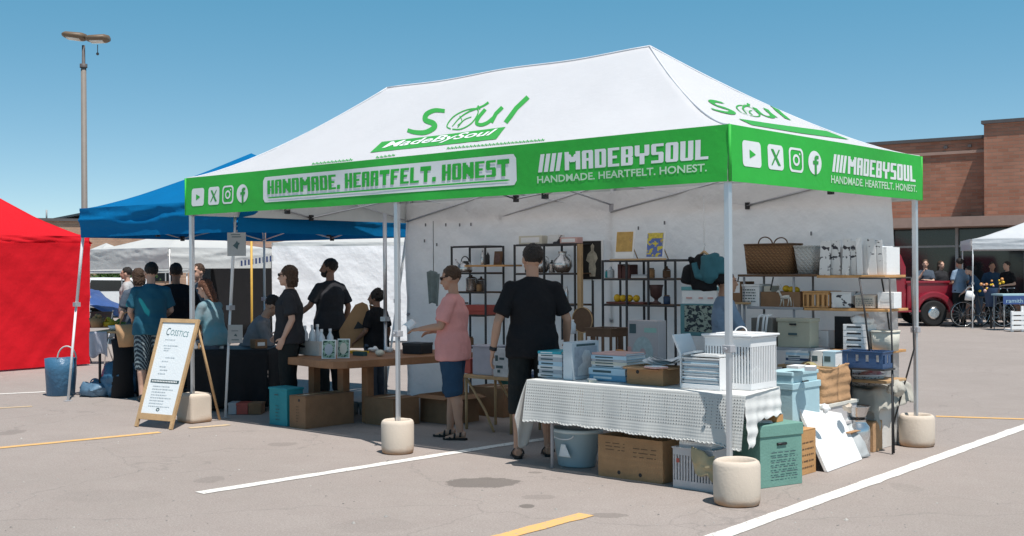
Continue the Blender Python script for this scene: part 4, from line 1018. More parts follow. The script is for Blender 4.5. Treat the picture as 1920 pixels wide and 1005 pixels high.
# white crate of papers and the lattice box
m_wplas = M('white_plastic', (.74, .74, .74), .4, .03, 6, .03)
D = dims(1275, 1350, 1400, 672, 733, z=ZC+.003); D[3] = D[2]+.30; Dc = D
x0, x1, y0, y1, z0, z1 = D
t = thing('document_tray', 'white open tray full of papers in sunlight on the crocheted table', 'tray', base(D))
mb = MB(); th = .006
for a, b in (((x0, y0, z0), (x1, y1, z0+.006)), ((x0, y0, z0+.007), (x0+th, y1, z1)), ((x1-th, y0, z0+.007), (x1, y1, z1)), ((x0+th+.001, y1-th, z0+.007), (x1-th-.001, y1, z1)), ((x0+th+.001, y0, z0+.007), (x1-th-.001, y0+th, z0+.035))): mb.box(a, b)
mb.build('body', m_wplas, t, bevel=.002)
random.seed(5); z = z0+.012; i = 0
while z < z1-.008:
    h = random.uniform(.004, .011); mb = MB(); o_ = random.uniform(0, .015); mb.box((x0+.01+o_, y0+.008+o_, z), (x1-.012+random.uniform(-.006, .0), y1-.012, z+h*.8)); i += 1
    mb.build('paper_sheet', [m_paper, BM['grey'], m_paper, BM['white'], BM['skyblue']][i % 5], t); z += h
t = thing('binder', 'white ring binder leaning open on the tray of papers', 'binder', (x0+.05, y0+.1, z1))
mb = MB(); rot = Matrix.Rotation(R(-25), 3, 'Y'); mb.box((x0-.02, y0+.03, z1+.004), (x0+.0, y0+.25, z1+.17), rot, (x0, y0, z1)); mb.build('cover', m_wplas, t, bevel=.003)
mb = MB(); mb.box((x0+.012, y0+.035, z1+.004), (x0+.10, y0+.245, z1+.02), Matrix.Rotation(R(-12), 3, 'Y'), (x0, y0, z1)); mb.build('pages', m_paper, t)
D = dims(1318, 1418, 1460, 640, 722, z=ZC+.003)
D = dims(1322, 1408, 1456, 636, 722, y=.42); dz = D[5]-D[4]; D[4] = ZC+.003; 
slc = crate(D, 'white slatted plastic crate with a flat lid, beside the nearest tent leg', m_wplas, nb=16, slat=.5, name='slatted_crate', solid_low=.12)
x0, x1, y0, y1, z0, z1 = D
t = slc
mb = MB(); mb.box((x0-.02, y0-.02, z1+.012), (x1+.02, y1+.02, z1+.028)); t = mb.build('lid', m_wplas, t, bevel=.005)
mb = MB(); mb.box((x0+.06, y0+.05, z1+.029), (x1-.06, y1-.05, z1+.036)); mb.build('raised_panel', m_wplas, t, bevel=.004)
mb = MB(); mb.ring(((x0+x1)/2, (y0+y1)/2, z1+.03), (.05, .045), .005, ax=(1, 0, 0), ax2=(0, .3, 1), a1=PI); mb.build('handle', m_wplas, t)
t = thing('folded_bag', 'clear plastic bags pushed inside the slatted white crate', 'bag', ((x0+x1)/2, (y0+y1)/2, z0+.01))
mb = MB(); mb.ball(((x0+x1)/2, (y0+y1)/2, z0+.10), ((x1-x0)*.40, (y1-y0)*.40, .085), 24, 14); mb.jit(.03, 14); mb.build('body', M('clear_film', (.55, .60, .60), .2, .1), t)
t = thing('paper_bag', 'small white paper box in front of the slatted crate behind the tent leg', 'box', (x1-.16, y0-.1, ZC))
D = dims(1378, 1402, 1418, 676, 728, z=ZC+.003); mb = MB(); mb.box((D[0], D[2], D[4]), (D[1], D[2]+.10, D[5])); mb.build('body', m_paper, t, bevel=.004)
# ---------------------------------------------------------------- under the front table
m_bkt = M('pale_blue_plastic', (.33, .43, .47), .4, .05, 4, .05)
c = G(1056, 878); t = thing('plastic_tub', 'pale blue oval plastic tub with white rim and lid under the crocheted table', 'tub', (c.x, c.y+.17, 0))
mb = MB(); mb.lathe([(.155, .004), (.16, .01), (.205, .27), (.212, .275)], n=36, sx=1.0, sy=.78, cap0=True); mb.build('body', m_bkt, t, local=True)
mb = MB(); mb.lathe([(.208, .268), (.225, .272), (.228, .295), (.215, .30), (.205, .296)], n=36, sx=1.0, sy=.78); mb.build('rim', M('pale_rim', (.55, .63, .64), .4, .05), t, local=True)
mb = MB(); mb.lathe([(.0, .312), (.14, .312), (.195, .306), (.203, .297)], n=36, sx=1.0, sy=.78); mb.build('lid', M('grey_lid', (.10, .13, .14), .3, .1), t, local=True)
mb = MB(); mb.ring((0, -.172, .262), (.105, .035), .005, ax=(1, 0, 0), ax2=(0, -.25, -1), a1=PI); mb.build('handle', m_wplas, t, local=True)
t = thing('crumpled_film', 'crumpled white label stuck on the front of the oval tub', 'label', (c.x, c.y+.01, .12))
mb = MB(); mb.grid(lambda u, v: ((u-.45)*.10*(1.2-v*.8)+.01, -.012-.0*v - .012*v + .006*noise.noise(V((u*6, v*6, 2))), -.03+v*.10), 10, 10); mb.build('sheet', m_paper, t, local=True, solid=.002)
D = dims(1122, 1243, 1262, 828, 908, z=0.001); D[3] = D[2]+.30
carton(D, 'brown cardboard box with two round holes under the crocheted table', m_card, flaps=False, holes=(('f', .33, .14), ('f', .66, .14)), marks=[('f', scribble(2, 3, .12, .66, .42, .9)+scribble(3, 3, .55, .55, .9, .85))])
# perforated crate with papers and crumpled wrapping
D = dims(1262, 1338, 1365, 848, 924, z=0.001); D[3] = D[2]+.26
m_pale = M('off_white_plastic', (.50, .48, .48), .5, .05, 5, .05)
tc_ = crate(D, 'off-white perforated crate stacked with magazines left of the nearest weight', m_pale, nb=14, slat=.6, solid_low=.2)
x0, x1, y0, y1, z0, z1 = D
mb = MB(); mb.poly([(x0+.03, y0-.0025, z1-.10), (x0+.055, y0-.0025, z1-.10), (x0+.055, y0-.0025, z1-.07), (x0+.03, y0-.0025, z1-.07)]); mb.build('red_label', BM['red'], tc_, recalc=False)
stack([x0+.03, x1-.03, y0+.02, y0+.24, z1-.03, z1+.055], ['white', 'grey', 'white', 'grey', 'white', 'white'], 'the perforated crate', .012, 14, group='magazines in the perforated crate')
t = thing('crumpled_paper', 'crumpled brown wrapping paper hanging from the perforated crate', 'paper', (x1-.06, y0-.02, z1-.05))
mb = MB(); mb.grid(lambda u, v: (x1-.14+u*.17, y0-.03-.03*math.sin(u*3)*v, z1+.02-v*.17-.04*u), 14, 14); mb.jit(.035, 13, 4); mb.build('sheet', M('crumpled_kraft', (.42, .34, .20), .6, .2), t, solid=.002, recalc=False)
# ---------------------------------------------------------------- along the right side
m_gbox = M('sage_green_card', (.15, .30, .25), .75, .08, 5, .15)
Dg = dims(1393, 1448, 1498, 800, 918, z=.001); Dg = [-.145, .175, .44, .86, Dg[4], Dg[5]]
tg_ = lid_box(Dg, 'sage green lidded archive box beside the nearest cream weight', m_gbox, lid_h=.085, marks=[('r', scribble(7, 6, .25, .15, .85, .62, .018)), ('f', scribble(8, 3, .2, .3, .75, .45, .015))])
tg_.rotation_euler.z = R(-17); tg_.location.x -= .15; tg_.location.y += .06
x0, x1, y0, y1, z0, z1 = Dg; x0 -= .15; x1 -= .15; y0 += .06; y1 += .06
for k, (nm, cc, dx, dy) in enumerate((('small yellow paper box on top of the green box', 'orange', .02, .05), ('grey folded booklet on top of the green box', 'grey', -.09, .03), ('white booklet lying on the green lid', 'white', -.0, -.05))):
    t = thing('small_box', nm, 'small box', ((x0+x1)/2+dx, (y0+y1)/2+dy, z1+.001)); h = (.05, .035, .012)[k]
    mb = MB(); mb.obox((0, 0, h/2), (.13, .09, h), rz=.3*k); mb.build('body', BM[cc], t, local=True, bevel=.002); mb = MB(); mb.obox((0, 0, h+.002), (.10, .06, .003), rz=.3*k); mb.build('top_label', m_paper, t, local=True)
D = dims(1485, 1500, 1530, 810, 893, z=.001); D[0] = D[1]-.25
carton(D, 'tall orange-brown carton between the green box and the white board', M('bright_cardboard', (.50, .27, .11), .8, .12, 6, .2), flaps='closed', marks=[('r', scribble(11, 5, .15, .15, .85, .85, .03))])
# leaning white boards
def lean_board(a, b, top_dx, h, mat, label, th=.03, name='canvas_board'):
    a = V((*a, .004)); b = V((*b, .004)); d = (b-a).normalized(); n = d.cross(V((0, 0, 1))); up = (V((0, 0, 1))*h - n*top_dx); t = thing(name, label, 'board', (a+b)/2)
    mb = MB(); mb.prism([a, b, b+up, a+up], -n*th+V((0, 0, .0))); mb.build('panel', mat, t, bevel=.002); return t
pa = G(1552, 886); pb = G(1617, 862)
lean_board((pa.x, pa.y), (pb.x-.0, pb.y), .22, .46, m_paper, 'blank white canvas board leaning against the goods at the right side', .028)
pa2 = V((pa.x-.09, pa.y+.42, 0)); t = thing('packing_film', 'translucent film sheets hanging beside the white canvas board', 'film', (pa2.x, pa2.y, 0))
mb = MB(); q0 = G(1630, 858); mb.grid(lambda u, v: V((q0.x-.05+.02*math.sin(v*7)-.24*v+.05*u, q0.y-.24+.26*u-.05*v, .01+.5*v)), 14, 20); mb.jit(.02, 9); mb.build('sheet', M('milky_film', (.62, .64, .64), .25, .05, transl=.3), t, recalc=False, solid=.002)
# metal can with bowl
c = G(1621, 858); c = V((c.x-.10, c.y+.08, 0)); t = thing('milk_churn', 'dull steel churn standing behind the white canvas board', 'churn', c)
mb = MB(); mb.lathe([(.098, .002), (.102, .01), (.105, .20), (.10, .24), (.075, .27), (.07, .29), (.08, .30)], n=30, cap0=True); mb.build('body', m_steel, t, local=True)
mb = MB(); mb.ring((.0, -.108, .21), (.045, .03), .004, ax=(1, 0, 0), ax2=(0, 0, 1), a0=PI, a1=2*PI); mb.build('handle', m_steel, t, local=True)
t = thing('steel_bowl', 'fluted steel bowl sitting on the mouth of the churn', 'bowl', c+V((0, 0, .30)))
mb = MB(); mb.lathe([(.06, .002), (.075, .03), (.105, .105), (.112, .11), (.10, .104), (.07, .03)], n=36, cap0=True); mb.jit(.002, 20); mb.build('body', m_steel, t, local=True)
# stand with light blue lidded box, kraft bag, platform
m_lbb = M('pale_blue_card', (.38, .55, .60), .65, .06, 5, .1)
Dl = dims(1455, 1487, 1540, 720, 800, y=1.25); A = Dl
Dl = [Dl[0], Dl[1], 1.25, Dl[3], .30, Dl[5]]

lid_box([Dl[0]-.12, Dl[1], Dl[2], Dl[3], Dl[4], Dl[5]], 'light blue lidded box with second lid above the green box, beside the paper bag', m_lbb, lid_h=.05, slot=False)
D = [Dl[0]-.10, Dl[1]-.01, Dl[2]+.01, Dl[3]-.02, Dl[5]+.001, Dl[5]+.085]
lid_box(D, 'flat light blue box on top of the light blue lidded box', m_lbb, lid_h=.03, slot=True)
t = thing('low_bench', 'low grey bench carrying the light blue boxes and the brown paper bag', 'bench', (Dl[0]+.1, Dl[2]+.7, 0))
mb = MB(); mb.box((Dl[0]-.20, 1.18, .272), (Dl[1]+.01, 2.50, .297)); mb.build('bench_top', m_pale, t, bevel=.003)
for sx in (Dl[0]-.16, Dl[1]-.03):
    for sy in (1.22, 2.44): mb = MB(); mb.box((sx-.018, sy-.018, .003), (sx+.018, sy+.018, .271)); mb.build('leg', m_pale, t, bevel=.002)
bx = Dl[1]
# kraft paper bag
y0 = PX(1545, 748, bx).y; y1 = PX(1597, 748, bx).y; z0 = .298
Dp = dims(1478, 1545, 1597, 690, 748, x=bx-.02)
Dp = [Dp[1]-.34, Dp[1], Dp[2], Dp[3], .46, Dp[5]]
t = thing('side_box', 'pale grey box standing on the low bench under the brown paper bag', 'box', ((Dp[0]+Dp[1])/2, (Dp[2]+Dp[3])/2, .298))
mb = MB(); mb.box((Dp[0]-.02, Dp[2]-.06, .298), (Dp[1]+.0, Dp[3]+.10, .455)); mb.build('body', m_pale, t, bevel=.004); mb = MB(); mb.box((Dp[0]-.03, Dp[2]-.07, .43), (Dp[1]+.01, Dp[3]+.11, .4585)); mb.build('lid', M('cream_card', (.62, .60, .54), .7), t, bevel=.003)
t = thing('paper_bag', 'crumpled brown kraft paper bag with open creased top', 'bag', ((Dp[0]+Dp[1])/2, (Dp[2]+Dp[3])/2, Dp[4]))
def bagf(u, v):
    a = u*2*PI; w_ = (Dp[1]-Dp[0])/2; d_ = (Dp[3]-Dp[2])/2; k = 1+.05*math.sin(a*4+v*9)*v
    cx = max(-1, min(1, 1.35*math.cos(a)))*w_*k; cy = max(-1, min(1, 1.35*math.sin(a)))*d_*k
    return ((Dp[0]+Dp[1])/2+cx+.004*math.sin(v*26), (Dp[2]+Dp[3])/2+cy, Dp[4]+.001+(Dp[5]-Dp[4]+.014*math.sin(a*3))*v)
mb = MB(); mb.grid(bagf, 48, 18); mb.jit(.007, 11); mb.jit(.005, 34); mb.build('body', m_kraft, t, solid=.003, recalc=False)
mb = MB(); mb.grid(lambda u, v: ((Dp[0]+Dp[1])/2-.12+.26*u, (Dp[2]+Dp[3])/2-.1+.2*v, Dp[5]-.03+.05*math.sin(u*5+v*3)), 12, 12); mb.jit(.05, 11, 3); mb.build('crumple', M('olive_paper', (.30, .26, .13), .7, .2), t, recalc=False, solid=.002)
# small table under grey cloth with bowl
Dk = dims(1600, 1640, 1690, 730, 845, z=.001)
t = thing('white_cabinet', 'white cardboard chest under the grey cloth near the rear weight', 'box', base(Dk))
Dk = [Dk[1]-.42, Dk[1], Dk[2], Dk[3]-.05, .001, .50]
mb = MB(); mb.box((Dk[0], Dk[2], .002), (Dk[1], Dk[3], .498)); mb.jit(.004, 5); bb = mb.build('body', M('stained_white_card', (.60, .57, .53), .8, .06, 5, .2), t, bevel=.003)
t = thing('cloth', 'rumpled grey cloth spread over the white chest, its end hanging loose', 'cloth', ((Dk[0]+Dk[1])/2, Dk[2]+.2, .5))
def clf(u, v):
    x = Dk[0]-.05+(Dk[1]-Dk[0]+.20)*u; y = Dk[2]-.14+(Dk[3]-Dk[2]+.34)*v; z = .512
    over = max(0, x-Dk[1]-.004)*.0
    if x > Dk[1]: z -= (x-Dk[1])*1.1; x = Dk[1]+.012+(x-Dk[1])*.35
    if y < Dk[2]: z -= (Dk[2]-y)*1.3; y = Dk[2]-.012-(Dk[2]-y)*.25
    if y > Dk[3]+.02: z += .02
    return V((x, y, z)) + V((.012*math.sin(y*40), 0, .008*math.sin(x*30+y*12)))
mb = MB(); mb.grid(clf, 40, 50)
mb.jit(.014, 14, 2); mb.build('sheet', M('stone_linen', (.42, .40, .35), .9, .08), t, recalc=False, solid=.003)
c = V(((Dk[0]+Dk[1])/2+.03, Dk[2]+.17, .525)); t = thing('woven_bowl', 'grey woven lattice bowl with pink rag on the cloth covered chest', 'bowl', c)
def lattice_mat(name, c1, c2, k):
    mt, nt, b = nodes(name); L = nt.links; N = nt.nodes.new
    tc = N('ShaderNodeTexCoord'); v_ = N('ShaderNodeTexVoronoi'); v_.inputs['Scale'].default_value = k; L.new(tc.outputs['Object'], v_.inputs['Vector'])
    r = N('ShaderNodeMapRange'); r.inputs[1].default_value = .3; r.inputs[2].default_value = .42; L.new(v_.outputs[0], r.inputs[0])
    x = N('ShaderNodeMix'); x.data_type = 'RGBA'; x.inputs[6].default_value = (*c2, 1); x.inputs[7].default_value = (*c1, 1); L.new(r.outputs[0], x.inputs[0]); L.new(x.outputs[2], b.inputs['Base Color'])
    bp = N('ShaderNodeBump'); bp.inputs['Distance'].default_value = .01; L.new(r.outputs[0], bp.inputs['Height']); L.new(bp.outputs[0], b.inputs['Normal']); return mt
mb = MB(); mb.lathe([(.09, .002), (.14, .02), (.175, .075), (.185, .10), (.178, .10), (.165, .07), (.12, .02)], n=40, cap0=True); mb.build('body', lattice_mat('woven_grey', (.52, .52, .52), (.14, .14, .14), 55), t, local=True)
mb = MB(); mb.ring((0, 0, .103), .182, .008, n=36); mb.build('rim', m_wplas, t, local=True)
t = thing('rag', 'pink and white rag inside the woven bowl', 'rag', c+V((.06, .05, .06))); mb = MB(); mb.ball((0, 0, .02), (.09, .08, .05), 16, 10); mb.jit(.05, 12); mb.build('body', M('pink_rag', (.60, .12, .18), .8, .1, 20, var2=(.7, .7, .7)), t, local=True)
# ---------------------------------------------------------------- long shelving against the rear wall
m_rod = m_poledark
SY0, SY1 = 2.55, 2.97
sh = thing('shelving_unit', 'long plank shelving with black rod ends against the white rear wall', 'shelf', (-.9, 2.75, 0))
def zy(px, py, y=SY0): return PY(px, py, y).z
z_a = zy(1600, 515); z_b = zy(1600, 578); z_c = zy(1600, 657); z_d = .60
xl = PY(1383, 510, SY0).x

xr = -.03
for nm, x0, x1, z, m_ in (('shelf_board', xl, PY(1530, 505, SY0).x, z_a+.005, m_wooddark), ('shelf_board', PY(1531, 505, SY0).x, xr-.02, z_a-.005, m_plank), ('shelf_board', PY(1400, 575, SY0).x, PY(1505, 578, SY0).x, z_b, M_slid),
                          ('shelf_board', PY(1507, 578, SY0).x, xr, z_b-.004, m_plank), ('shelf_board', PY(1450, 655, SY0).x, xr-.02, z_c, m_plank), ('shelf_board', PY(1450, 720, SY0).x, xr-.02, z_d, m_wood)):
    mb = MB(); mb.box((x0, SY0, z-.022), (x1, SY1, z)); mb.build(nm, m_, sh, bevel=.003)
for (xa, xb) in ((PY(1612, 520, SY0).x, PY(1628, 700, SY0).x), (xr-.05, xr-.0)):
    pass
xa = PY(1611, 520, SY0-.01).x; xb = PY(1668, 520, SY0-.01).x
for yy in (SY0-.012, SY1+.012):
    mb = MB(); mb.tube([(xa, yy, z_a-.03), (xa+.05, yy, (z_a+z_c)/2), (xa+.09, yy, z_c-.02)], .008, 8); mb.build('rod_leg', m_rod, sh)
    mb = MB(); mb.tube([(xb, yy, z_a-.03), (xb+.02, yy, z_c), (xb+.03 if yy < SY1 else xb-.22, yy, .01)], .008, 8); mb.build('rod_leg', m_rod, sh)
    mb = MB(); mb.tube([(xa, yy, z_a-.03), (xb, yy, z_a-.03)], .007, 6); mb.build('rod_rail', m_rod, sh)
for xx in (xl+.05, xl+.55):
    for yy in (SY0+.03, SY1-.03): mb = MB(); mb.tube([(xx, yy, .005), (xx, yy, z_a-.02)], .011, 8); mb.build('post', M_slid, sh)
# bracket under the dark plank
for q in (1385, 1450): 
    p = PY(q, 512, SY0+.04); mb = MB(); mb.tube([(p.x, SY0+.04, z_a-.02), (p.x-.03, SY0+.04, z_a-.14)], .007, 6); mb.build('bracket', m_rod, sh)
def on_y(pxl, pxm, pyt, y, z, d): return [PY(pxl, 500, y).x, PY(pxm, 500, y).x, y, y+d, z+.001, PY((pxl+pxm)/2, pyt, y).z]
m_wick = M('wicker', (.30, .155, .06), .75, .25, 30, .8, 90, .004); m_wick2 = M('pale_wicker', (.42, .42, .40), .75, .2, 30, .8, 90, .004)
def weave(name, c1, c2):
    mt, nt, b = nodes(name); L = nt.links; N = nt.nodes.new
    tc = N('ShaderNodeTexCoord'); mp = N('ShaderNodeMapping'); mp.inputs['Scale'].default_value = (1, 1, 1); L.new(tc.outputs['Object'], mp.inputs[0])
    br = N('ShaderNodeTexWave'); br.bands_direction = 'Z'; br.inputs['Scale'].default_value = 22; br.inputs['Distortion'].default_value = 1.2; br.inputs['Detail Scale'].default_value = 12; L.new(mp.outputs[0], br.inputs[0])
    b2 = N('ShaderNodeTexWave'); b2.bands_direction = 'DIAGONAL'; b2.inputs['Scale'].default_value = 16; L.new(mp.outputs[0], b2.inputs[0])
    m_ = N('ShaderNodeMath'); m_.operation = 'MULTIPLY'; L.new(br.outputs[1], m_.inputs[0]); L.new(b2.outputs[1], m_.inputs[1])
    x = N('ShaderNodeMix'); x.data_type = 'RGBA'; x.inputs[6].default_value = (*c2, 1); x.inputs[7].default_value = (*c1, 1); L.new(m_.outputs[0], x.inputs[0]); L.new(x.outputs[2], b.inputs['Base Color']); b.inputs['Roughness'].default_value = .7
    bp = N('ShaderNodeBump'); bp.inputs['Distance'].default_value = .012; L.new(m_.outputs[0], bp.inputs['Height']); L.new(bp.outputs[0], b.inputs['Normal']); return mt
m_wv = weave('woven_brown_wicker', (.46, .25, .10), (.16, .075, .03)); m_wvw = weave('woven_white_wicker', (.80, .80, .77), (.5, .5, .48))
def basket(D, label, mat, flare=.9, handles=True, rimmat=None, name='wicker_basket', loop=False):
    x0, x1, y0, y1, z0, z1 = D; t = thing(name, label, 'basket', base(D)); w_ = (x1-x0)/2; d_ = (y1-y0)/2; h = z1-z0
    def rr_(k, z, n=44): return [(k*w_*math.copysign(abs(math.cos(2*PI*i/n))**.45, math.cos(2*PI*i/n)), k*d_*math.copysign(abs(math.sin(2*PI*i/n))**.45, math.sin(2*PI*i/n)), z) for i in range(n)]
    mb = MB(); rg = [rr_(flare, .001), rr_(flare+(1-flare)*.5, h*.5), rr_(1, h), rr_(.96, h), rr_(flare*.95, .012)]
    vs = [[mb.b.verts.new(V(p)) for p in r_] for r_ in rg]; n = 44
    for a, b in zip(vs, vs[1:]):
        for k in range(n): f = mb.b.faces.new((a[k], a[(k+1) % n], b[(k+1) % n], b[k])); f.smooth = True
    mb.b.faces.new(vs[-1][::-1]); mb.b.faces.new(vs[0])
    mb.build('body', mat, t, local=True)
    mb = MB(); r_ = rr_(.99, h); mb.tube([V(p) for p in r_]+[V(r_[0])], .008, 6, u=(0, 0, 1)); mb.build('rim', rimmat or mat, t, local=True)
    if handles:
        for q in (-1, 1): mb = MB(); mb.ring((0, q*d_*.92, h), (w_*.28, .065 if not loop else .16), .006, ax=(1, 0, 0), ax2=(0, .15*q, 1), a1=PI, n=14); mb.build('handle', rimmat or mat, t, local=True)
    return t
basket(on_y(1388, 1482, 458, SY0+.03, z_a+.005, .30), 'large brown wicker basket with looped handles on the dark top plank', m_wv, rimmat=m_wooddark)
basket(on_y(1484, 1526, 462, SY0+.06, z_a+.005, .22), 'small white wicker basket beside the large brown basket', m_wvw, flare=.7, handles=False)
# printed papers standing in racks on the top shelf
m_prt = None
def print_mat(name, k, dens, base_=(.70, .70, .69), ink=(.03, .03, .04)):
    mt, nt, b = nodes(name); L = nt.links; N = nt.nodes.new
    tc = N('ShaderNodeTexCoord'); mp = N('ShaderNodeMapping'); mp.inputs['Scale'].default_value = (k*.7, k*.7, k); L.new(tc.outputs['Object'], mp.inputs[0])
    v_ = N('ShaderNodeTexNoise'); v_.inputs['Scale'].default_value = 1; v_.inputs['Detail'].default_value = 3; L.new(mp.outputs[0], v_.inputs['Vector'])
    r = N('ShaderNodeMapRange'); r.inputs[1].default_value = dens; r.inputs[2].default_value = dens+.03; L.new(v_.outputs[0], r.inputs[0])
    x = N('ShaderNodeMix'); x.data_type = 'RGBA'; x.inputs[6].default_value = (*base_, 1); x.inputs[7].default_value = (*ink, 1); L.new(r.outputs[0], x.inputs[0]); L.new(x.outputs[2], b.inputs['Base Color']); b.inputs['Roughness'].default_value = .7; return mt
m_news = print_mat('printed_paper', 15, .55); m_news2 = print_mat('printed_paper_light', 20, .60)
random.seed(21)
for k, (a, b_, top, mt_) in enumerate(((1536, 1556, 452, m_news), (1558, 1576, 450, m_news), (1578, 1592, 447, m_news), (1594, 1606, 452, m_news), (1607, 1618, 446, m_paper), (1619, 1629, 445, m_paper), (1630, 1644, 448, m_news2), (1645, 1657, 450, m_news2))):
    D = on_y(a, b_, top, SY0+.04+.03*(k % 2), z_a-.003, .015)
    t = thing('printed_card', ['black and white printed card at the left end of the row on the upper plank', 'second printed card from the left on the upper plank', 'third printed card from the left on the upper plank', 'printed card just left of the plain white folders',
        'plain white folder left of its twin on the upper plank', 'plain white folder beside the lettered cards', 'lettered card right of the white folders', 'lettered card at the sunlit right end of the upper plank'][k], 'printed card', base(D), 0, 'printed cards standing on the upper plank')
    rot = Matrix.Rotation(R(random.uniform(-4, 6)), 3, 'X') @ Matrix.Rotation(R(random.uniform(-3, 4)), 3, 'Y')
    mb = MB(); mb.box((D[0], D[2], D[4]), (D[1], D[2]+.006, D[5]), rot, (D[0], D[2], D[4])); mb.build('card', mt_, t)
    mb = MB(); mb.box((D[0]+.01, D[2]+.035, D[4]), (D[1]+.01, D[2]+.30, D[4]+(D[5]-D[4])*.8)); mb.build('folder_body', m_paper, t)
# second shelf goods
D = on_y(1340, 1388, 528, SY0-.0, zy(1364, 566), .25); Dx = D
t = thing('side_shelf', 'short pale shelf at the left end of the long shelving, behind the nearest leg', 'shelf', (D[0]+.1, SY0+.15, 0))
mb = MB(); mb.box((D[0]-.04, SY0-.02, D[4]-.02), (xl+.12, SY1, D[4]-.002)); mb.build('shelf_board', m_wood, t)
for xx in (D[0], D[1]-.02): mb = MB(); mb.box((xx-.012, SY0, .004), (xx+.012, SY0+.024, D[4]-.021)); mb.build('post', M_slid, t)
carton(D, 'half white half brown carton on the short pale shelf', m_cardd, flaps=False); face_f(D, [[(.02, .45), (.98, .45), (.98, .98), (.02, .98)]], 'label', m_paper, [o for o in COL.objects if o.get('label') == 'half white half brown carton on the short pale shelf'][0])
D = on_y(1389, 1424, 533, SY0+.02, z_b, .22); t = lid_box(D, 'white box with grey print beside the tent leg on the middle shelf', m_paper, slot=False, lid_h=.02, marks=[('f', scribble(4, 5, .1, .2, .8, .85, .05))], name='printed_box')
D = on_y(1426, 1500, 547, SY0+.02, z_b, .26); carton(D, 'low dark brown tray of lemons on the middle shelf', m_cardd, flaps=False, name='wooden_tray', cat='tray')
m_lem = M('lemon_peel', (.68, .42, .02), .4, .1, 30, .3, 60)
for k, (qx, qy) in enumerate(((1474, 541), (1484, 543), (1493, 544))):
    p = PY(qx, qy, SY0+.10); mb = MB(); mb.ball((0, 0, 0), (.034, .031, .030), 14, 10); o = mb.build('lemon', m_lem, None); o.location = p
    tag(o, ['lemon at the left of three in the brown tray', 'middle lemon of three in the brown tray', 'lemon at the right of three in the brown tray'][k], 'lemon', 'lemons in the brown tray')
D = on_y(1505, 1552, 548, SY0+.01, z_b, .24); crate(D, 'small orange wooden crate on the middle shelf right of the lemons', m_plank, nb=5, slat=.5, name='wooden_crate')
t = thing('deer_figurine', 'small cream deer figurine on the middle shelf before the brown tray', 'figurine', PY(1473, 574, SY0+.02))
p0 = V((0, 0, 0)); mb = MB()
mb.tube([(-.045, 0, .075), (.0, 0, .08), (.04, 0, .085)], [.014, .018, .015], 8); mb.tube([(-.04, 0, .08), (-.06, 0, .12), (-.065, 0, .135)], [.011, .008, .010], 8); mb.tube([(-.062, 0, .135), (-.09, 0, .125)], [.011, .006], 8)
for (a, b_) in ((-.04, -.055), (-.03, -.02), (.03, .02), (.042, .055)): mb.tube([(a, 0, .08), ((a+b_)/2+.005, .0, .04), (b_, 0, .002)], [.008, .005, .005], 6)
for q in (-1, 1): mb.tube([(-.063, q*.004, .14), (-.05, q*.02, .175), (-.065, q*.025, .195)], .003, 5)
mb.build('body', M('cream_ceramic', (.66, .62, .55), .4), t, local=True)
D = on_y(1556, 1596, 547, SY0+.03, z_b, .2); t = lid_box(D, 'pale box with blurred black print right of the orange crate', m_news2, slot=False, lid_h=.01, name='printed_box')
D = on_y(1600, 1640, 553, SY0+.03, z_b, .2); t = lid_box(D, 'sunlit cream box with lettering at the right end of the middle shelf', M('cream_lettered', (.62, .56, .48), .7), slot=False, lid_h=.01, name='printed_box', marks=[('f', scribble(14, 4, .1, .2, .9, .8, .06))])
# third shelf: grey tote, beige case, dark panel, drawers
D = on_y(1405, 1455, 594, SY0-.28, .80, .28); D[5] = zy(1430, 596, SY0-.28)
t = thing('steel_frame_table', 'metal side table behind the slatted crate carrying the beige case', 'table', ((PY(1400, 640, 2.3).x+PY(1530, 640, 2.3).x)/2, 2.4, 0))
zt_ = PY(1500, 652, 2.27).z
xa_, xb_ = PY(1398, 640, 2.25).x, PY(1528, 640, 2.25).x
mb = MB(); mb.box((xa_, 2.24, zt_-.025), (xb_, 2.53, zt_)); mb.build('tabletop', M_slid, t)
for xx in (xa_+.03, xb_-.03):
    for yy in (2.27, 2.50): mb = MB(); mb.tube([(xx, yy, .004), (xx, yy, zt_-.026)], .011, 8); mb.build('leg', M_slid, t)
m_beige = M('khaki_card', (.42, .40, .31), .7, .06)
D = [PY(1455, 600, 2.26).x, PY(1519, 600, 2.26).x, 2.26, 2.44, zt_+.001, PY(1480, 597, 2.26).z]
kbx = lid_box(D, 'khaki beige archive box with a front handle hole above the stacked books', m_beige, lid_h=.03, slot=False, marks=[('f', [(.36, .42, .62, .50)])])
mb = MB(); mb.tube([((D[0]+D[1])/2-.03, D[2]-.003, D[5]-.05), ((D[0]+D[1])/2+.03, D[2]-.003, D[5]-.05)], .008, 8); mb.build('handle_slot', m_black, kbx)
D = [PY(1407, 600, 2.26).x, PY(1447, 600, 2.26).x, 2.27, 2.42, zt_+.001, PY(1420, 596, 2.26).z]
t = thing('grey_case', 'dull grey case with pale ribbons hanging over it, left of the khaki box', 'case', base(D)); mb = MB(); mb.box((D[0], D[2], D[4]), (D[1], D[3], D[5])); mb.build('body', M('dull_grey_case', (.18, .17, .15), .7), t, bevel=.006)
for k, q in enumerate((.35, .6, .75)): mb = MB(); xx = D[0]+(D[1]-D[0])*q; mb.tube([(xx+.03, D[2]+.05, D[5]+.03), (xx+.01, D[2]-.01, D[5]+.02), (xx, D[2]-.012, D[5]-.05), (xx-.02, D[2]-.012, D[4]+.03)], [(.012, .003)]*4, 6, u=(1, 0, 0)); mb.build('ribbon', m_paper, t)
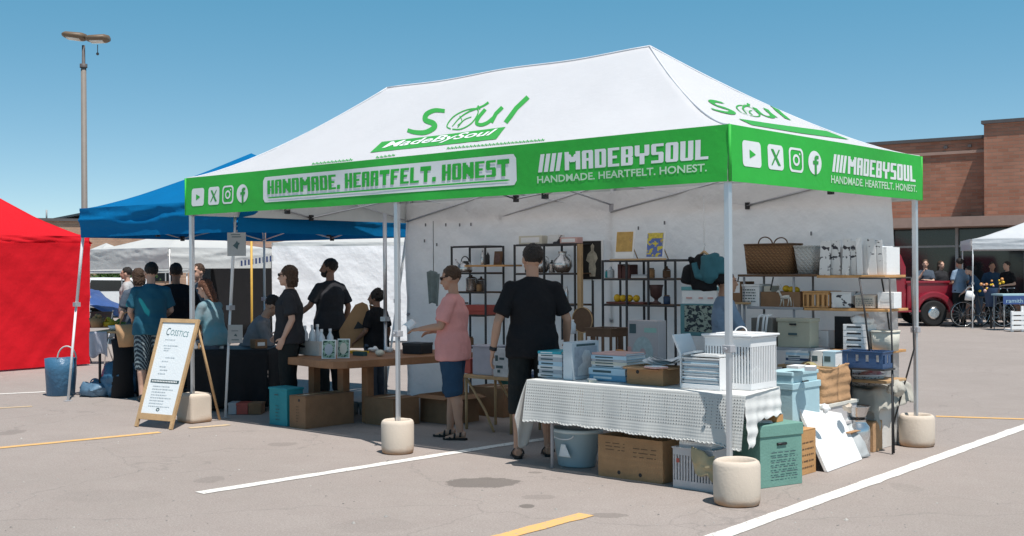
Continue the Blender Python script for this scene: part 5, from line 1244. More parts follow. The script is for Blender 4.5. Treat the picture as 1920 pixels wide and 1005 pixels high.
D = on_y(1556, 1603, 594, SY0+.05, z_c, .03); t = thing('black_board', 'upright matt black board behind the white drawer boxes', 'board', base(D)); mb = MB(); mb.box((D[0], D[2]+.08, D[4]), (D[1], D[2]+.10, D[5])); mb.build('panel', m_black, t, bevel=.002)
D = on_y(1579, 1624, 608, SY0+.01, z_c, .2)
t = thing('drawer_box', 'pair of white drawer boxes with black label slots on the third plank', 'drawers', base(D)); hh = (D[5]-D[4])/4
mb = MB(); mb.box((D[0], D[2]+.01, D[4]), (D[1], D[3], D[5])); mb.build('body', m_paper, t, bevel=.002)
for k in range(4):
    mb = MB(); mb.box((D[0]+.004, D[2], D[4]+hh*k+.003), (D[1]-.004, D[2]+.009, D[4]+hh*(k+1)-.003)); dd = mb.build('drawer', m_wplas, t, bevel=.002)
    mb = MB(); mb.box((D[0]+.04, D[2]-.003, D[4]+hh*(k+.45)), (D[1]-.05, D[2]-.0005, D[4]+hh*(k+.7))); mb.build('label_slot', m_black, dd)
t = thing('crumpled_bag', 'crumpled white plastic bag on top of the drawer boxes', 'bag', ((D[0]+D[1])/2+.02, D[2]+.1, D[5])); mb = MB(); mb.ball((.02, 0, .035), (.10, .07, .04), 18, 10); mb.jit(.04, 16); mb.build('body', m_paper, t, local=True)
D = on_y(1628, 1672, 622, SY0+.02, z_c, .2); basket(D, 'cream fabric basket at the right end of the third plank', M('cream_fabric', (.60, .58, .50), .85), handles=False, name='fabric_basket')
# books, blue crate below
D = [PY(1474, 680, 2.22).x, PY(1518, 680, 2.22).x, 2.20, 2.42, PY(1500, 684, 2.22).z, zt_-.03]; D[5] = D[4]+.12
t = thing('low_shelf', 'low wooden shelf holding book stacks under the khaki box', 'shelf', ((D[0]+D[1])/2, 2.3, 0)); mb = MB(); mb.box((D[0]-.05, 2.16, D[4]-.022), (PY(1568, 680, 2.22).x, 2.235+.2, D[4]-.002)); mb.build('shelf_board', m_wood, t)
for xx in (D[0], PY(1560, 680, 2.2).x): mb = MB(); mb.box((xx-.015, 2.18, .003), (xx+.015, 2.42, D[4]-.023)); mb.build('support', m_wooddark, t)
stack(D, ['grey', 'white', 'navy', 'white', 'skyblue', 'white'], 'the stack under the khaki box', .008, 31)
for k, (a, b_, c_) in enumerate(((1520, 1541, 'white'), (1543, 1566, 'skyblue'))):
    E_ = [PY(a, 680, 2.2).x, PY(b_, 680, 2.2).x, 2.2, 2.4, D[4], D[4]+.125]; book(E_, ['white boxed book right of the stack under the khaki box', 'sky blue boxed book right of the white boxed one'][k], c_, 'small boxed books')
D = on_y(1575, 1655, 662, 2.48, z_d+.02, .3); D[2] = 2.34; D[3] = 2.54; D[4] = PY(1610, 690, 2.34).z; D[5] = PY(1610, 660, 2.34).z; D[0] = PY(1578, 670, 2.34).x; D[1] = PY(1655, 670, 2.34).x
t = thing('crate_shelf', 'wire shelf carrying the navy blue crate', 'shelf', ((D[0]+D[1])/2, 2.45, 0)); mb = MB(); mb.box((D[0]-.02, D[2]-.01, D[4]-.016), (D[1]+.02, D[3], D[4]-.002)); mb.build('shelf_board', m_rod, t)
for xx in (D[0], D[1]): mb = MB(); mb.tube([(xx, D[3]-.02, .005), (xx, D[3]-.02, D[4]-.017)], .008, 6); mb.build('post', m_rod, t)
crate(D, 'navy blue plastic crate above the woven grey bowl', M('blue_plastic', (.035, .08, .18), .4, .06), nb=4, slat=.7, solid_low=.3)
# ---------------------------------------------------------------- rear wall racks: left, middle, right
def rack(x0, x1, zs, y, d, label, name='wire_rack', posts=(0, 1), boards=True, r=.009, mat=None, bmat=None, zbot=.005):
    t = thing(name, label, 'rack', ((x0+x1)/2, y+d/2, 0))
    for q in posts:
        xx = x0+(x1-x0)*q
        for yy in (y, y+d): mb = MB(); mb.box((xx-r, yy-r, zbot), (xx+r, yy+r, zs[0])); mb.build('post', mat or m_poledark, t)
    for k, z in enumerate(zs):
        for yy in (y, y+d): mb = MB(); mb.box((x0+r+.001, yy-r*.8, z-.02), (x1-r-.001, yy+r*.8, z-.004)); mb.build('rail', mat or m_poledark, t)
        if boards: mb = MB(); mb.box((x0+.012, y+.010, z-.012), (x1-.012, y+d-.010, z+.002)); mb.build('shelf_board', (bmat or m_wooddark) if k else m_poledark, t)
    return t
RY = 2.72; RD = .30
def rz_(px, py): return PY(px, py, RY).z
xL0, xL1 = PY(847, 500, RY).x, PY(910, 500, RY).x
zl = [rz_(880, q) for q in (461, 511, 547, 590, 650)]
rack(xL0, xL1, zl, RY, RD, 'narrow black wire rack with kettle and pots, left on the rear wall')
xM0, xM1 = PY(965, 500, RY).x, PY(1078, 500, RY).x
rack(xM0, xM1, [rz_(1030, q) for q in (457, 512, 570)], RY, RD, 'black framed rack with steel utensils behind the broad man', posts=(0, .5, 1), zbot=rz_(1030, 640))
xR0, xR1 = PY(1130, 500, RY).x, PY(1266, 500, RY).x
zr3 = [rz_(1200, q) for q in (487, 522, 571)]
rack(xR0, xR1, zr3, RY, RD, 'black metal rack with lemons and a dark pleated vase on the rear wall', posts=(0, .34, .64, 1), zbot=.005)
t = thing('timber_upright', 'brown timber upright at the right of the middle rack', 'post', (xM1+.05, RY+.1, 0)); mb = MB(); mb.box((xM1+.012, RY+.02, .005), (xM1+.06, RY+.06, rz_(1078, 457))); mb.build('post', m_wood, t)
t = thing('wall_shelf', 'small timber wall shelf between the left and middle racks', 'shelf', PY(920, 497, RY)); mb = MB(); a = PY(888, 497, RY+.1); b_ = PY(962, 497, RY+.1); mb.box((a.x, RY-.05, a.z-.02), (b_.x, RY+.25, a.z)); mb.build('shelf_board', m_plank, t)
ws = a.z
# kettle
def kettle(p, label, s=1):
    t = thing('kettle', label, 'kettle', p); mb = MB(); mb.lathe([(.075*s, .002), (.085*s, .02), (.08*s, .08), (.05*s, .12), (.03*s, .13)], n=24, cap0=True, cap1=True); mb.build('body', m_steel, t, local=True)
    mb = MB(); mb.tube([(-.07*s, 0, .05), (-.12*s, 0, .11), (-.15*s, 0, .15)], [.016, .010, .008], 8); mb.build('spout', m_steel, t, local=True)
    mb = MB(); mb.ring((0, 0, .12), (.06*s, .06*s), .006, ax=(1, 0, 0), ax2=(0, 0, 1), a1=PI); mb.build('handle', m_black, t, local=True)
def pot(p, label, r=.07, h=.11, mat=None, name='stock_pot'):
    t = thing(name, label, 'pot', p); mb = MB(); mb.lathe([(r*.95, .002), (r, .01), (r, h), (r*1.06, h+.004), (r*.96, h), (r*.9, .012)], n=24, cap0=True); mb.build('body', mat or m_steel, t, local=True)
    mb = MB(); mb.lathe([(r*1.03, h+.006), (r*.6, h+.022), (.012, h+.028), (.012, h+.045), (0, h+.048)], n=24); mb.build('lid', mat or m_steel, t, local=True)
def at(px, y, z): return V((PY(px, 500, y).x, y, z+.003))
kettle(at(872, RY+.12, zl[1]), 'long spouted steel kettle on the left rack')
pot(at(884, RY+.12, zl[2]), 'tall stack pot on the left rack under the kettle', .065, .14); pot(at(902, RY+.22, zl[2]), 'second steel pot behind the tall one on the left rack', .055, .12)
D = [xL0+.2, xL1, RY+.02, RY+.22, zl[3]+.003, zl[3]+.11]; lid_box(D, 'dull red tin on the left rack behind the pink t-shirt person', BM['red'], slot=False, name='red_tin')
t = thing('framed_print', 'small dark framed print on the timber wall shelf', 'picture frame', at(932, RY+.1, ws)); mb = MB(); mb.box((-.055, 0, .0), (.055, .02, .15), Matrix.Rotation(R(-8), 3, 'X'), (0, 0, 0)); mb.build('frame', m_wooddark, t, local=True); mb = MB(); mb.box((-.035, -.003, .025), (.035, -.001, .125), Matrix.Rotation(R(-8), 3, 'X'), (0, 0, 0)); mb.build('picture', M('dim_picture', (.12, .07, .06), .6, .4, 30), t, local=True)
def bottle(p, label, mat, r=.03, h=.20, group=None, name='bottle', cap=None):
    t = thing(name, label, 'bottle', p, 0, group); mb = MB(); mb.lathe([(r*.9, .001), (r, .008), (r, h*.68), (r*.4, h*.84), (r*.4, h*.92)], n=18, cap0=True, cap1=True); mb.build('body', mat, t, local=True); mb = MB(); mb.lathe([(r*.46, h*.90), (r*.46, h), (0, h)], n=14); mb.build('cap', cap or m_wplas, t, local=True); return t
bottle(at(905, RY+.10, ws), 'steel bottle at the left end of the timber wall shelf', m_steel, .022, .17); bottle(at(915, RY+.10, ws), 'dark bottle beside the steel one on the timber wall shelf', m_black, .02, .15)
zM = [rz_(1030, q) for q in (457, 512, 570)]
for k, (q, zz, s) in enumerate(((1015, zM[1], 1.1), (1055, zM[1], 1.25))):
    t = thing('steel_jug', ['round steel jug left on the middle rack', 'larger steel jug right on the middle rack'][k], 'jug', at(q, RY+.12, zz)); mb = MB(); mb.lathe([(.05*s, .002), (.085*s, .05*s), (.08*s, .10*s), (.03*s, .15*s), (.04*s, .18*s)], n=24, cap0=True); mb.build('body', m_steel, t, local=True)
    mb = MB(); mb.ring((.06*s, 0, .11*s), (.035, .05), .006, ax=(1, 0, 0), ax2=(0, 0, 1), a0=-PI/2, a1=PI/2); mb.build('handle', m_steel, t, local=True)
for k, q in enumerate((1000, 1040, 1062)): bottle(at(q, RY+.10, zM[2]), ['steel flask left on the lower middle rack', 'steel flask centre on the lower middle rack', 'steel flask right on the lower middle rack'][k], m_steel, .025, .15+.02*k)
# things on top of racks
for k, (a, b_, t0, t1, mt_, lb) in enumerate(((973, 1016, 442, 456, BM['cream'], 'flat cream box lying on top of the middle rack'), (1028, 1048, 440, 451, m_news, 'small printed sign on top of the middle rack'), (1050, 1082, 445, 453, BM['pink'], 'pinkish box at the right end atop the middle rack'))):
    D = on_y(a, b_, t0, RY+.08, zM[0], .1); t = thing('box_on_rack', lb, 'box', base(D)); mb = MB(); mb.box((D[0], D[2], D[4]), (D[1], D[3], D[5])); mb.build('body', mt_, t, bevel=.002); face_f(D, [[(.1, .2), (.9, .2), (.9, .8), (.1, .8)]], 'label', m_paper if k != 1 else m_news2, t)
# poster of a draped figure (plain stand-in)
pA = PY(1090, 451, TY1-.14); pB = PY(1131, 526, TY1-.14)
t = thing('framed_poster', 'white framed dark poster of a pale draped figure on the rear wall', 'poster', (pA.x/2+pB.x/2, TY1-.14, pB.z)); D = [pA.x, pB.x, TY1-.145, TY1-.13, pB.z, pA.z]
mb = MB(); mb.box((D[0], D[2], D[4]), (D[1], D[3], D[5])); mb.build('frame', m_white, t, bevel=.002)
face_f(D, [[(.04, .03), (.93, .03), (.93, .98), (.04, .98)]], 'picture', M('dark_picture', (.02, .018, .016), .6), t)
face_f(D, [[(.40, .10), (.66, .10), (.70, .30), (.66, .42), (.78, .55), (.72, .66), (.60, .74), (.62, .86), (.54, .92), (.46, .86), (.47, .74), (.32, .66), (.24, .50), (.38, .44), (.36, .30)]], 'picture_figure', M('pale_figure', (.42, .38, .30), .6, .35, 22, 0), t, .004)
# two display cards atop the right rack
for k, (a, b_, tp_, mt_, lb) in enumerate(((1151, 1186, 432, M('amber_print', (.52, .33, .10), .6, .2, 14, 0), 'white easel card with amber map print atop the right rack'), (1209, 1243, 434, print_mat('blue_yellow_print', 22, .5, (.10, .16, .42), (.62, .52, .06)), 'easel card with blue and yellow patchwork print atop the right rack'))):
    D = on_y(a, b_, tp_, RY+.03, zr3[0], .02); t = thing('display_card', lb, 'display card', base(D)); w_ = D[1]-D[0]; h = D[5]-D[4]; rot = Matrix.Rotation(R(-7), 3, 'X')
    mb = MB(); mb.box((-w_/2, 0, .002), (w_/2, .006, h), rot, (0, 0, 0)); mb.build('card', m_paper, t, local=True)
    mb = MB(); mb.box((-w_*.45, -.003, h*(.28 if k == 0 else .10)), (w_*.42, -.001, h*.96), rot, (0, 0, 0)); pr = mb.build('print', mt_, t, local=True)
    if k == 1: mb = MB(); mb.box((-w_*.40, -.006, h*.76), (w_*.40, -.004, h*.95), rot, (0, 0, 0)); mb.build('heading', M('yellow_print', (.62, .50, .08), .6, .3, 40), t, local=True)
    mb = MB(); mb.tube([(w_*.3, .01, h*.7), (w_*.45, .10, .004)], .006, 6); mb.build('strut', m_wood, t, local=True)
t = thing('wood_plank', 'short plank lying on top of the right rack under the display cards', 'plank', at(1195, RY+.03, zr3[0])); 
mb = MB(); mb.box((xR0+.1, RY-.015, zr3[0]-.0035+.0), (xR1-.1, RY+.0, zr3[0]+.012)); mb.build('board', m_wood, t)
# inside right rack
mb_y = RY+.10
for k, q in enumerate((1158, 1166, 1174)): D = [PY(q, 500, mb_y).x, PY(q+7, 500, mb_y).x, mb_y, mb_y+.14, zr3[1]+.003, zr3[1]+.003+(.14, .125, .135)[k]]; t = thing('book', ['dark red book standing left on the right rack', 'dark red book standing in the middle on the right rack', 'dark brown book standing right on the right rack'][k], 'book', base(D), 0, 'dark books standing on the right rack'); mb = MB(); mb.box((D[0], D[2], D[4]), (D[1]-.002, D[3], D[5])); mb.build('cover', M('oxblood_cover', (.10, .035, .03), .6), t, bevel=.001); mb = MB(); mb.box((D[0]+.003, D[2]+.01, D[5]+.0005), (D[1]-.005, D[3]-.005, D[5]+.002)); mb.build('pages', m_paper, t)
D = on_y(1183, 1212, 515, RY+.08, zr3[1]+.002, .15); stack([D[0], D[1], D[2], D[3], D[4], D[4]+.035], ['white', 'grey'], 'the thin pile beside the dark red books', .003, 12)
t = thing('fruit_plate', 'dark red long plate of lemons on the right rack', 'plate', at(1188, RY+.1, zr3[2]+.002)); mb = MB(); a = PY(1145, 560, RY+.1).x; b_ = PY(1215, 560, RY+.1).x; mb.box((a, RY+.02, zr3[2]+.004), (b_, RY+.2, zr3[2]+.022)); mb.build('plate', M('dark_red_glaze', (.14, .04, .03), .4), t, bevel=.004)
for k, q in enumerate((1157, 1168, 1180, 1193)): mb = MB(); mb.ball((0, 0, 0), (.038, .034, .036 if k else .042), 14, 10); o = mb.build('lemon', m_lem); o.location = at(q, RY+.09, zr3[2]+.055); tag(o, ['greenish lemon at the left of four on the dark plate', 'second lemon from the left on the dark plate', 'third lemon from the left on the dark plate', 'lemon at the right of four on the dark plate'][k], 'lemon', 'lemons on the dark plate')
t = thing('pleated_vase', 'dark brown pleated pedestal vase on the right rack', 'vase', at(1230, RY+.1, zr3[2]+.002)); mb = MB()
for (r, z) in (): pass
prof = [(.05, .001), (.05, .012), (.018, .03), (.02, .05), (.055, .08), (.062, .16), (.072, .19), (.066, .19), (.05, .09)]
mb.lathe(prof, n=40, cap0=True)
for v in mb.b.verts:
    a = math.atan2(v.co.y, v.co.x); k_ = 1+.05*math.sin(a*14)*(1 if v.co.z > .06 else 0); v.co.x *= k_; v.co.y *= k_
mb.build('body', M('aubergine_glaze', (.10, .05, .045), .45, .2, 20), t, local=True)
# jacket on a hanger, hung from the frame
jp = PY(1324, 470, 1.85)
t = thing('hanging_jacket', 'child sized black and teal hooded jacket on a wooden hanger', 'jacket', (jp.x-.02, jp.y, jp.z-.36))
def jk(pts, th): 
    mb = MB(); mb.prism([(a, 0, b) for a, b in pts], (0, th, 0)); bmesh.ops.subdivide_edges(mb.b, edges=mb.b.edges, cuts=3, use_grid_fill=True); return mb
mb = MB()
mb.tube([(0, .0, .02), (0, .0, .12), (0, 0, .22), (0, 0, .29)], [(.115, .045), (.12, .05), (.12, .045), (.05, .03)], 20, u=(1, 0, 0))
for q in (-1, 1): mb.tube([(q*.09, 0, .26), (q*.14, 0, .18), (q*.165, -.01, .08)], [.045, .045, .04], 12)
o = mb.build('jacket_body', c_black, t, local=True); bake(o, [('REMESH', dict(mode='VOXEL', voxel_size=.008)), ('SMOOTH', dict(iterations=3, factor=.5))]); wrinkle(o, .02)
mb = MB(); mb.tube([(.07, -.035, .29), (.08, -.05, .22), (.08, -.05, .13), (.06, -.045, .09)], [(.07, .03), (.085, .035), (.08, .03), (.03, .02)], 14, u=(1, 0, 0)); mb.tube([(.13, -.02, .26), (.16, -.02, .15)], .042, 10)
mb.tube([(-.06, -.045, .24), (-.02, -.055, .13), (.03, -.05, .12)], .028, 8)
o = mb.build('hood', M('petrol_cloth', (.03, .12, .15), .85), t, local=True); bake(o, [('REMESH', dict(mode='VOXEL', voxel_size=.007)), ('SMOOTH', dict(iterations=3, factor=.5))]); wrinkle(o, .02, 4)
mb = MB(); mb.tube([(-.06, 0, .285), (0, 0, .325), (.06, 0, .285)], [(.012, .008), (.022, .012), (.012, .008)], 8, u=(0, 1, 0)); mb.build('hanger', m_wood, t, local=True)
mb = MB(); mb.tube([(0, 0, .33), (0, 0, .36), (.012, 0, .375), (0, 0, .39), (-.0, 0, (ZB-jp.z+.36+.05)/1.08)], .003, 5); mb.build('hook', m_steel, t, local=True)
t.scale = (1.08, 1.08, 1.08)
# boxes right of right rack: printed tins, white drawers
zq = PY(1310, 655, 2.5).z
t = thing('side_cabinet', 'tall white cabinet under the patterned box right of the right rack', 'cabinet', (PY(1308, 600, 2.5).x, 2.6, 0)); a = PY(1274, 600, 2.5).x; b_ = PY(1345, 600, 2.5).x
mb = MB(); mb.box((a, 2.5, .003), (b_, 2.88, PY(1300, 630, 2.5).z)); mb.build('body', m_wplas, t, bevel=.004); mb = MB(); mb.box((a+.02, 2.496, .3), (b_-.02, 2.4995, PY(1300, 636, 2.5).z)); mb.build('door', m_white, t)
z0 = PY(1300, 630, 2.5).z+.002; D = [a+.01, b_-.01, 2.5, 2.8, z0, PY(1300, 570, 2.5).z]
t = thing('patterned_box', 'teal box with black and pale floral print below the white slotted box', 'box', base(D)); mb = MB(); mb.box((D[0], D[2], D[4]), (D[1], D[3], D[5])); mb.build('body', BM['teal'] if False else M('sea_green_card', (.10, .25, .27), .6), t, bevel=.003)
face_f(D, [[(.12, .12), (.98, .12), (.98, .96), (.12, .96)]], 'printed_panel', print_mat('floral_print', 34, .50, (.30, .36, .30), (.02, .03, .04)), t)
D = [D[0], D[1], D[2]+.01, D[3], D[5]+.001, PY(1300, 538, 2.5).z]; lid_box(D, 'white box with teal lid and pink stamps atop the patterned box', m_paper, lidmat=M('teal_lid', (.12, .32, .34), .6), lid_h=.035, slot=False, marks=[('f', [(.15, .3, .32, .4), (.5, .3, .62, .4), (.75, .3, .9, .4)])], markmat=BM['pink'])
# big printed carton + red book + basket stool between man and cabinet
D = dims(1176, 1232, 1237, 600, 690, y=1.35); D[4] = .60; D[3] = D[2]+.12
t = thing('back_table', 'grey low table behind the crocheted table', 'table', (-2.0, 1.55, 0)); tb = .60; mb = MB(); mb.box((-3.05, 1.25, tb-.03), (-1.35, 1.95, tb)); mb.build('tabletop', m_navy, t, bevel=.004)
for sx in (-3.0, -1.4):
    for sy in (1.3, 1.9): mb = MB(); mb.tube([(sx, sy, .004), (sx, sy, tb-.031)], .014, 8); mb.build('leg', m_poledark, t)
D[0] = PY(1177, 600, 1.45).x; D[1] = PY(1234, 600, 1.45).x; D[2] = 1.45; D[3] = 1.57; D[4] = tb+.001; D[5] = PY(1200, 601, 1.45).z
t = thing('appliance_carton', 'pink and pale printed carton with a large circle behind the blue books', 'carton', base(D)); mb = MB(); mb.box((D[0], D[2], D[4]), (D[1], D[3], D[5])); mb.build('body', M('pale_pink_card', (.44, .40, .40), .6, .06), t, bevel=.003)
face_f(D, [[(.5+.34*math.cos(a), .45+.28*math.sin(a)) for a in [2*PI*i/24 for i in range(24)]]], 'printed_circle', M('pale_aqua_print', (.38, .46, .46), .6, .15, 30), t); face_f(D, [[(.5+.10*math.cos(a), .45+.08*math.sin(a)) for a in [2*PI*i/16 for i in range(16)]]], 'printed_dot', M('pale_rose_print', (.52, .38, .38), .6), t, .004)
face_f(D, [[(.06, .78), (.28, .78), (.28, .94), (.06, .94)]], 'printed_code', m_ink, t, .003); face_f(D, [[(.55, .80), (.95, .80), (.95, .88), (.55, .88)]], 'printed_band', M('mint_print', (.30, .48, .42), .6), t, .003); face_f(D, [[(0, .3), (.12, .3), (.12, .55), (0, .55)]], 'printed_patch', BM['pink'], t, .003)
a = PY(1150, 640, 1.45).x; b_ = PY(1172, 640, 1.45).x; t = thing('book', 'orange-red book leaning against the pink printed carton', 'book', (a, 1.45, tb)); rot = Matrix.Rotation(R(9), 3, 'Y')
mb = MB(); mb.box((a-.01, 1.44, tb+.002), (b_-.02, 1.50, tb+.25), rot, (a, 1.45, tb)); mb.build('cover', BM['orange'], t, bevel=.001); mb = MB(); mb.box((a, 1.4365, tb+.03), (a+.03, 1.4385, tb+.22), rot, (a, 1.45, tb)); mb.build('spine_band', BM['red'], t)
D = [PY(1098, 640, 1.4).x, PY(1146, 640, 1.4).x, 1.4, 1.65, tb+.001, PY(1120, 617, 1.4).z]; crate(D, 'dark timber slatted crate left of the orange-red book', m_wooddark, nb=3, slat=.3, name='wooden_crate')
# round tray
c = PY(1092, 600, 2.5); t = thing('round_tray', 'round brown tray standing upright against the middle rack', 'tray', (c.x, 2.5, c.z-.13)); mb = MB(); mb.tube([(0, 0, .13), (0, .02, .13)], [.13, .13], 30, u=(1, 0, 0)); mb.build('disc', m_wooddark, t, local=True, bevel=.003)
mb = MB(); mb.ring((0, -.002, .13), .128, .006, n=30, ax=(1, 0, 0), ax2=(0, 0, 1)); mb.build('rim', m_wood, t, local=True)
bottle(PY(1074, 626, 1.5)+V((0, 0, 0)), 'small clear pump bottle by the hand of the broad man', m_glass, .028, .13)

# small clutter on the right
def crumple(p, size, label, mat, name='crumpled_paper', seed=0, cat='paper'):
    t = thing(name, label, cat, p); mb = MB(); mb.ball((0, 0, size[2]), size, 20, 12); mb.jit(.035, 17, seed); mb.jit(.015, 40, seed)
    mb.build('body', mat, t, local=True); return t
q = PY(1548, 772, 1.45); crumple(q, (.03, .03, .025), 'crumpled white tissue at the top edge of the blank canvas board', m_paper, seed=1)
q = PY(1590, 770, 1.95); crumple(q, (.04, .06, .03), 'crumpled beige tissue behind the film sheets', M('beige_tissue', (.55, .48, .40), .8), seed=2)
q = PY(1680, 742, 2.6); crumple(q, (.07, .08, .06), 'knotted end of grey cloth on the white chest corner', M('grey_linen_knot', (.42, .40, .35), .9), 'knotted_cloth', 3, 'cloth')
D = [Dl[0]+.02, Dl[1]+.05, 2.02, 2.28, .003, .22]; carton(D, 'open brown carton pushed under the low grey bench', m_card, flaps=.5)
D = [Dl[1]-.16, Dl[1]+.06, 2.52, 2.70, .003, .25]; carton(D, 'small kraft carton behind the steel churn', m_kraft, flaps='closed')
for k, (px, py, w_, h_, mt_, lb) in enumerate(((1494, 690, .10, .02, BM['white'], 'white booklet on the flat light blue box'), (1520, 694, .08, .03, BM['grey'], 'grey booklet on the flat light blue box'), (1110, 716, .06, .02, BM['cream'], 'small cream notebook between the picture box and blue books'), (1230, 690, .12, .012, BM['pink'], 'pale pink leaflet on the low cardboard tray'))):
    q = PY(px, py, 1.35 if k < 2 else .28); t = thing('booklet', lb, 'booklet', q, .4*k)
    mb = MB(); mb.box((-w_/2, -.07, 0), (w_/2, .07, h_)); mb.build('cover', mt_, t, local=True, bevel=.001); mb = MB(); mb.box((-w_/2+.003, -.068, h_+.0005), (w_/2-.003, .066, h_+.002)); mb.build('label', m_paper, t, local=True)
# hat and jug pieces on the middle rack
for k, (px, z_, lb) in enumerate(((990, zM[1], 'dark ladle jar at the left of the middle rack'), (1035, zM[1], 'small glass jar between the two steel jugs'))):
    pot(at(px, RY+.14, z_), lb, .035, .09, m_steel if k else m_poledark, 'jar')
for k, (px, lb) in enumerate(((1145, 'clear glass left on the lower right rack floor'), (1250, 'dark jug on the lower right rack beside the upright'))):
    pot(at(px, RY+.14, zr3[1]), lb, .04, .07, m_glass if k == 0 else m_wooddark, 'small_jar')

# more goods on the racks and shelves
def jar(p, r, h, mat, label, lidm=None, name='jar'):
    t = thing(name, label, 'jar', p); mb = MB(); mb.lathe([(r*.9, .001), (r, .006), (r, h*.8), (r*.75, h*.88)], n=18, cap0=True, cap1=True); mb.build('body', mat, t, local=True)
    mb = MB(); mb.lathe([(r*.8, h*.885), (r*.8, h), (0, h)], n=16); mb.build('lid', lidm or m_wooddark, t, local=True)
zl_ = zl
for (px, z_, r_, h_, mt_, lb) in ((858, zl_[3], .035, .10, m_steel, 'small steel canister left on the lowest left rack board'), (872, zl_[3], .045, .13, m_wplas, 'white canister in the middle of the lowest left rack board'), (898, zl_[2], .03, .09, m_card, 'small tan pot right of the steel pots'),
        (858, zl_[4]-.0, .05, .12, M('green_glaze', (.04, .16, .13), .3), 'green glazed pot at the foot of the left rack'), (880, zl_[4], .045, .10, m_cardd, 'brown pot beside the green glazed pot'), (1008, zM[2], .03, .08, m_white, 'little white jar between flasks on the middle rack'),
        (1050, zM[0]+.0, .02, .05, m_black, 'tiny dark jar on top of the middle rack'), (1140, zr3[1], .03, .08, m_teal, 'small teal jar left of the dark red books'), (1222, zr3[1], .03, .10, m_card, 'small tan jar above the pleated vase'), (1250, zr3[2], .035, .09, m_navy, 'navy jar right of the pleated vase')):
    jar(at(px, RY+.13, z_), r_, h_, mt_, lb)
for k, (a_, b_, top, mt_, lb) in enumerate(((1530, 1552, 620, m_wplas, 'white low box between the khaki box and the black board'), (1645, 1676, 548, m_paper, 'white paper pack at the sunlit end of the middle shelf'), (1432, 1446, 536, BM['cream'], 'thin cream book behind the lemons tray'))):
    D = on_y(a_, b_, top, SY0+.06, z_c if k == 0 else z_b, .15); t = thing('goods_box', lb, 'box', base(D)); mb = MB(); mb.box((D[0], D[2], D[4]), (D[1], D[3], D[5])); mb.build('body', mt_, t, bevel=.003); face_f(D, [[(.2, .4), (.8, .4), (.8, .6), (.2, .6)]], 'label', m_news2, t)
D = [Dc[0]+.02, Dc[1]+.04, Dc[2]+.02, Dc[3]-.02, Dc[5]+.004, Dc[5]+.03]
t = thing('magazine', 'glossy white magazine lying on the full document tray', 'magazine', base(D)); mb = MB(); mb.box((D[0]+.06, D[2], D[4]), (D[1]-.06, D[3], D[4]+.012)); mb.jit(.004, 9); mb.build('cover', BM['white'], t); mb = MB(); mb.box((D[0]+.08, D[2]+.03, D[4]+.014), (D[1]-.1, D[3]-.05, D[4]+.015)); mb.build('cover_print', m_fig2, t)
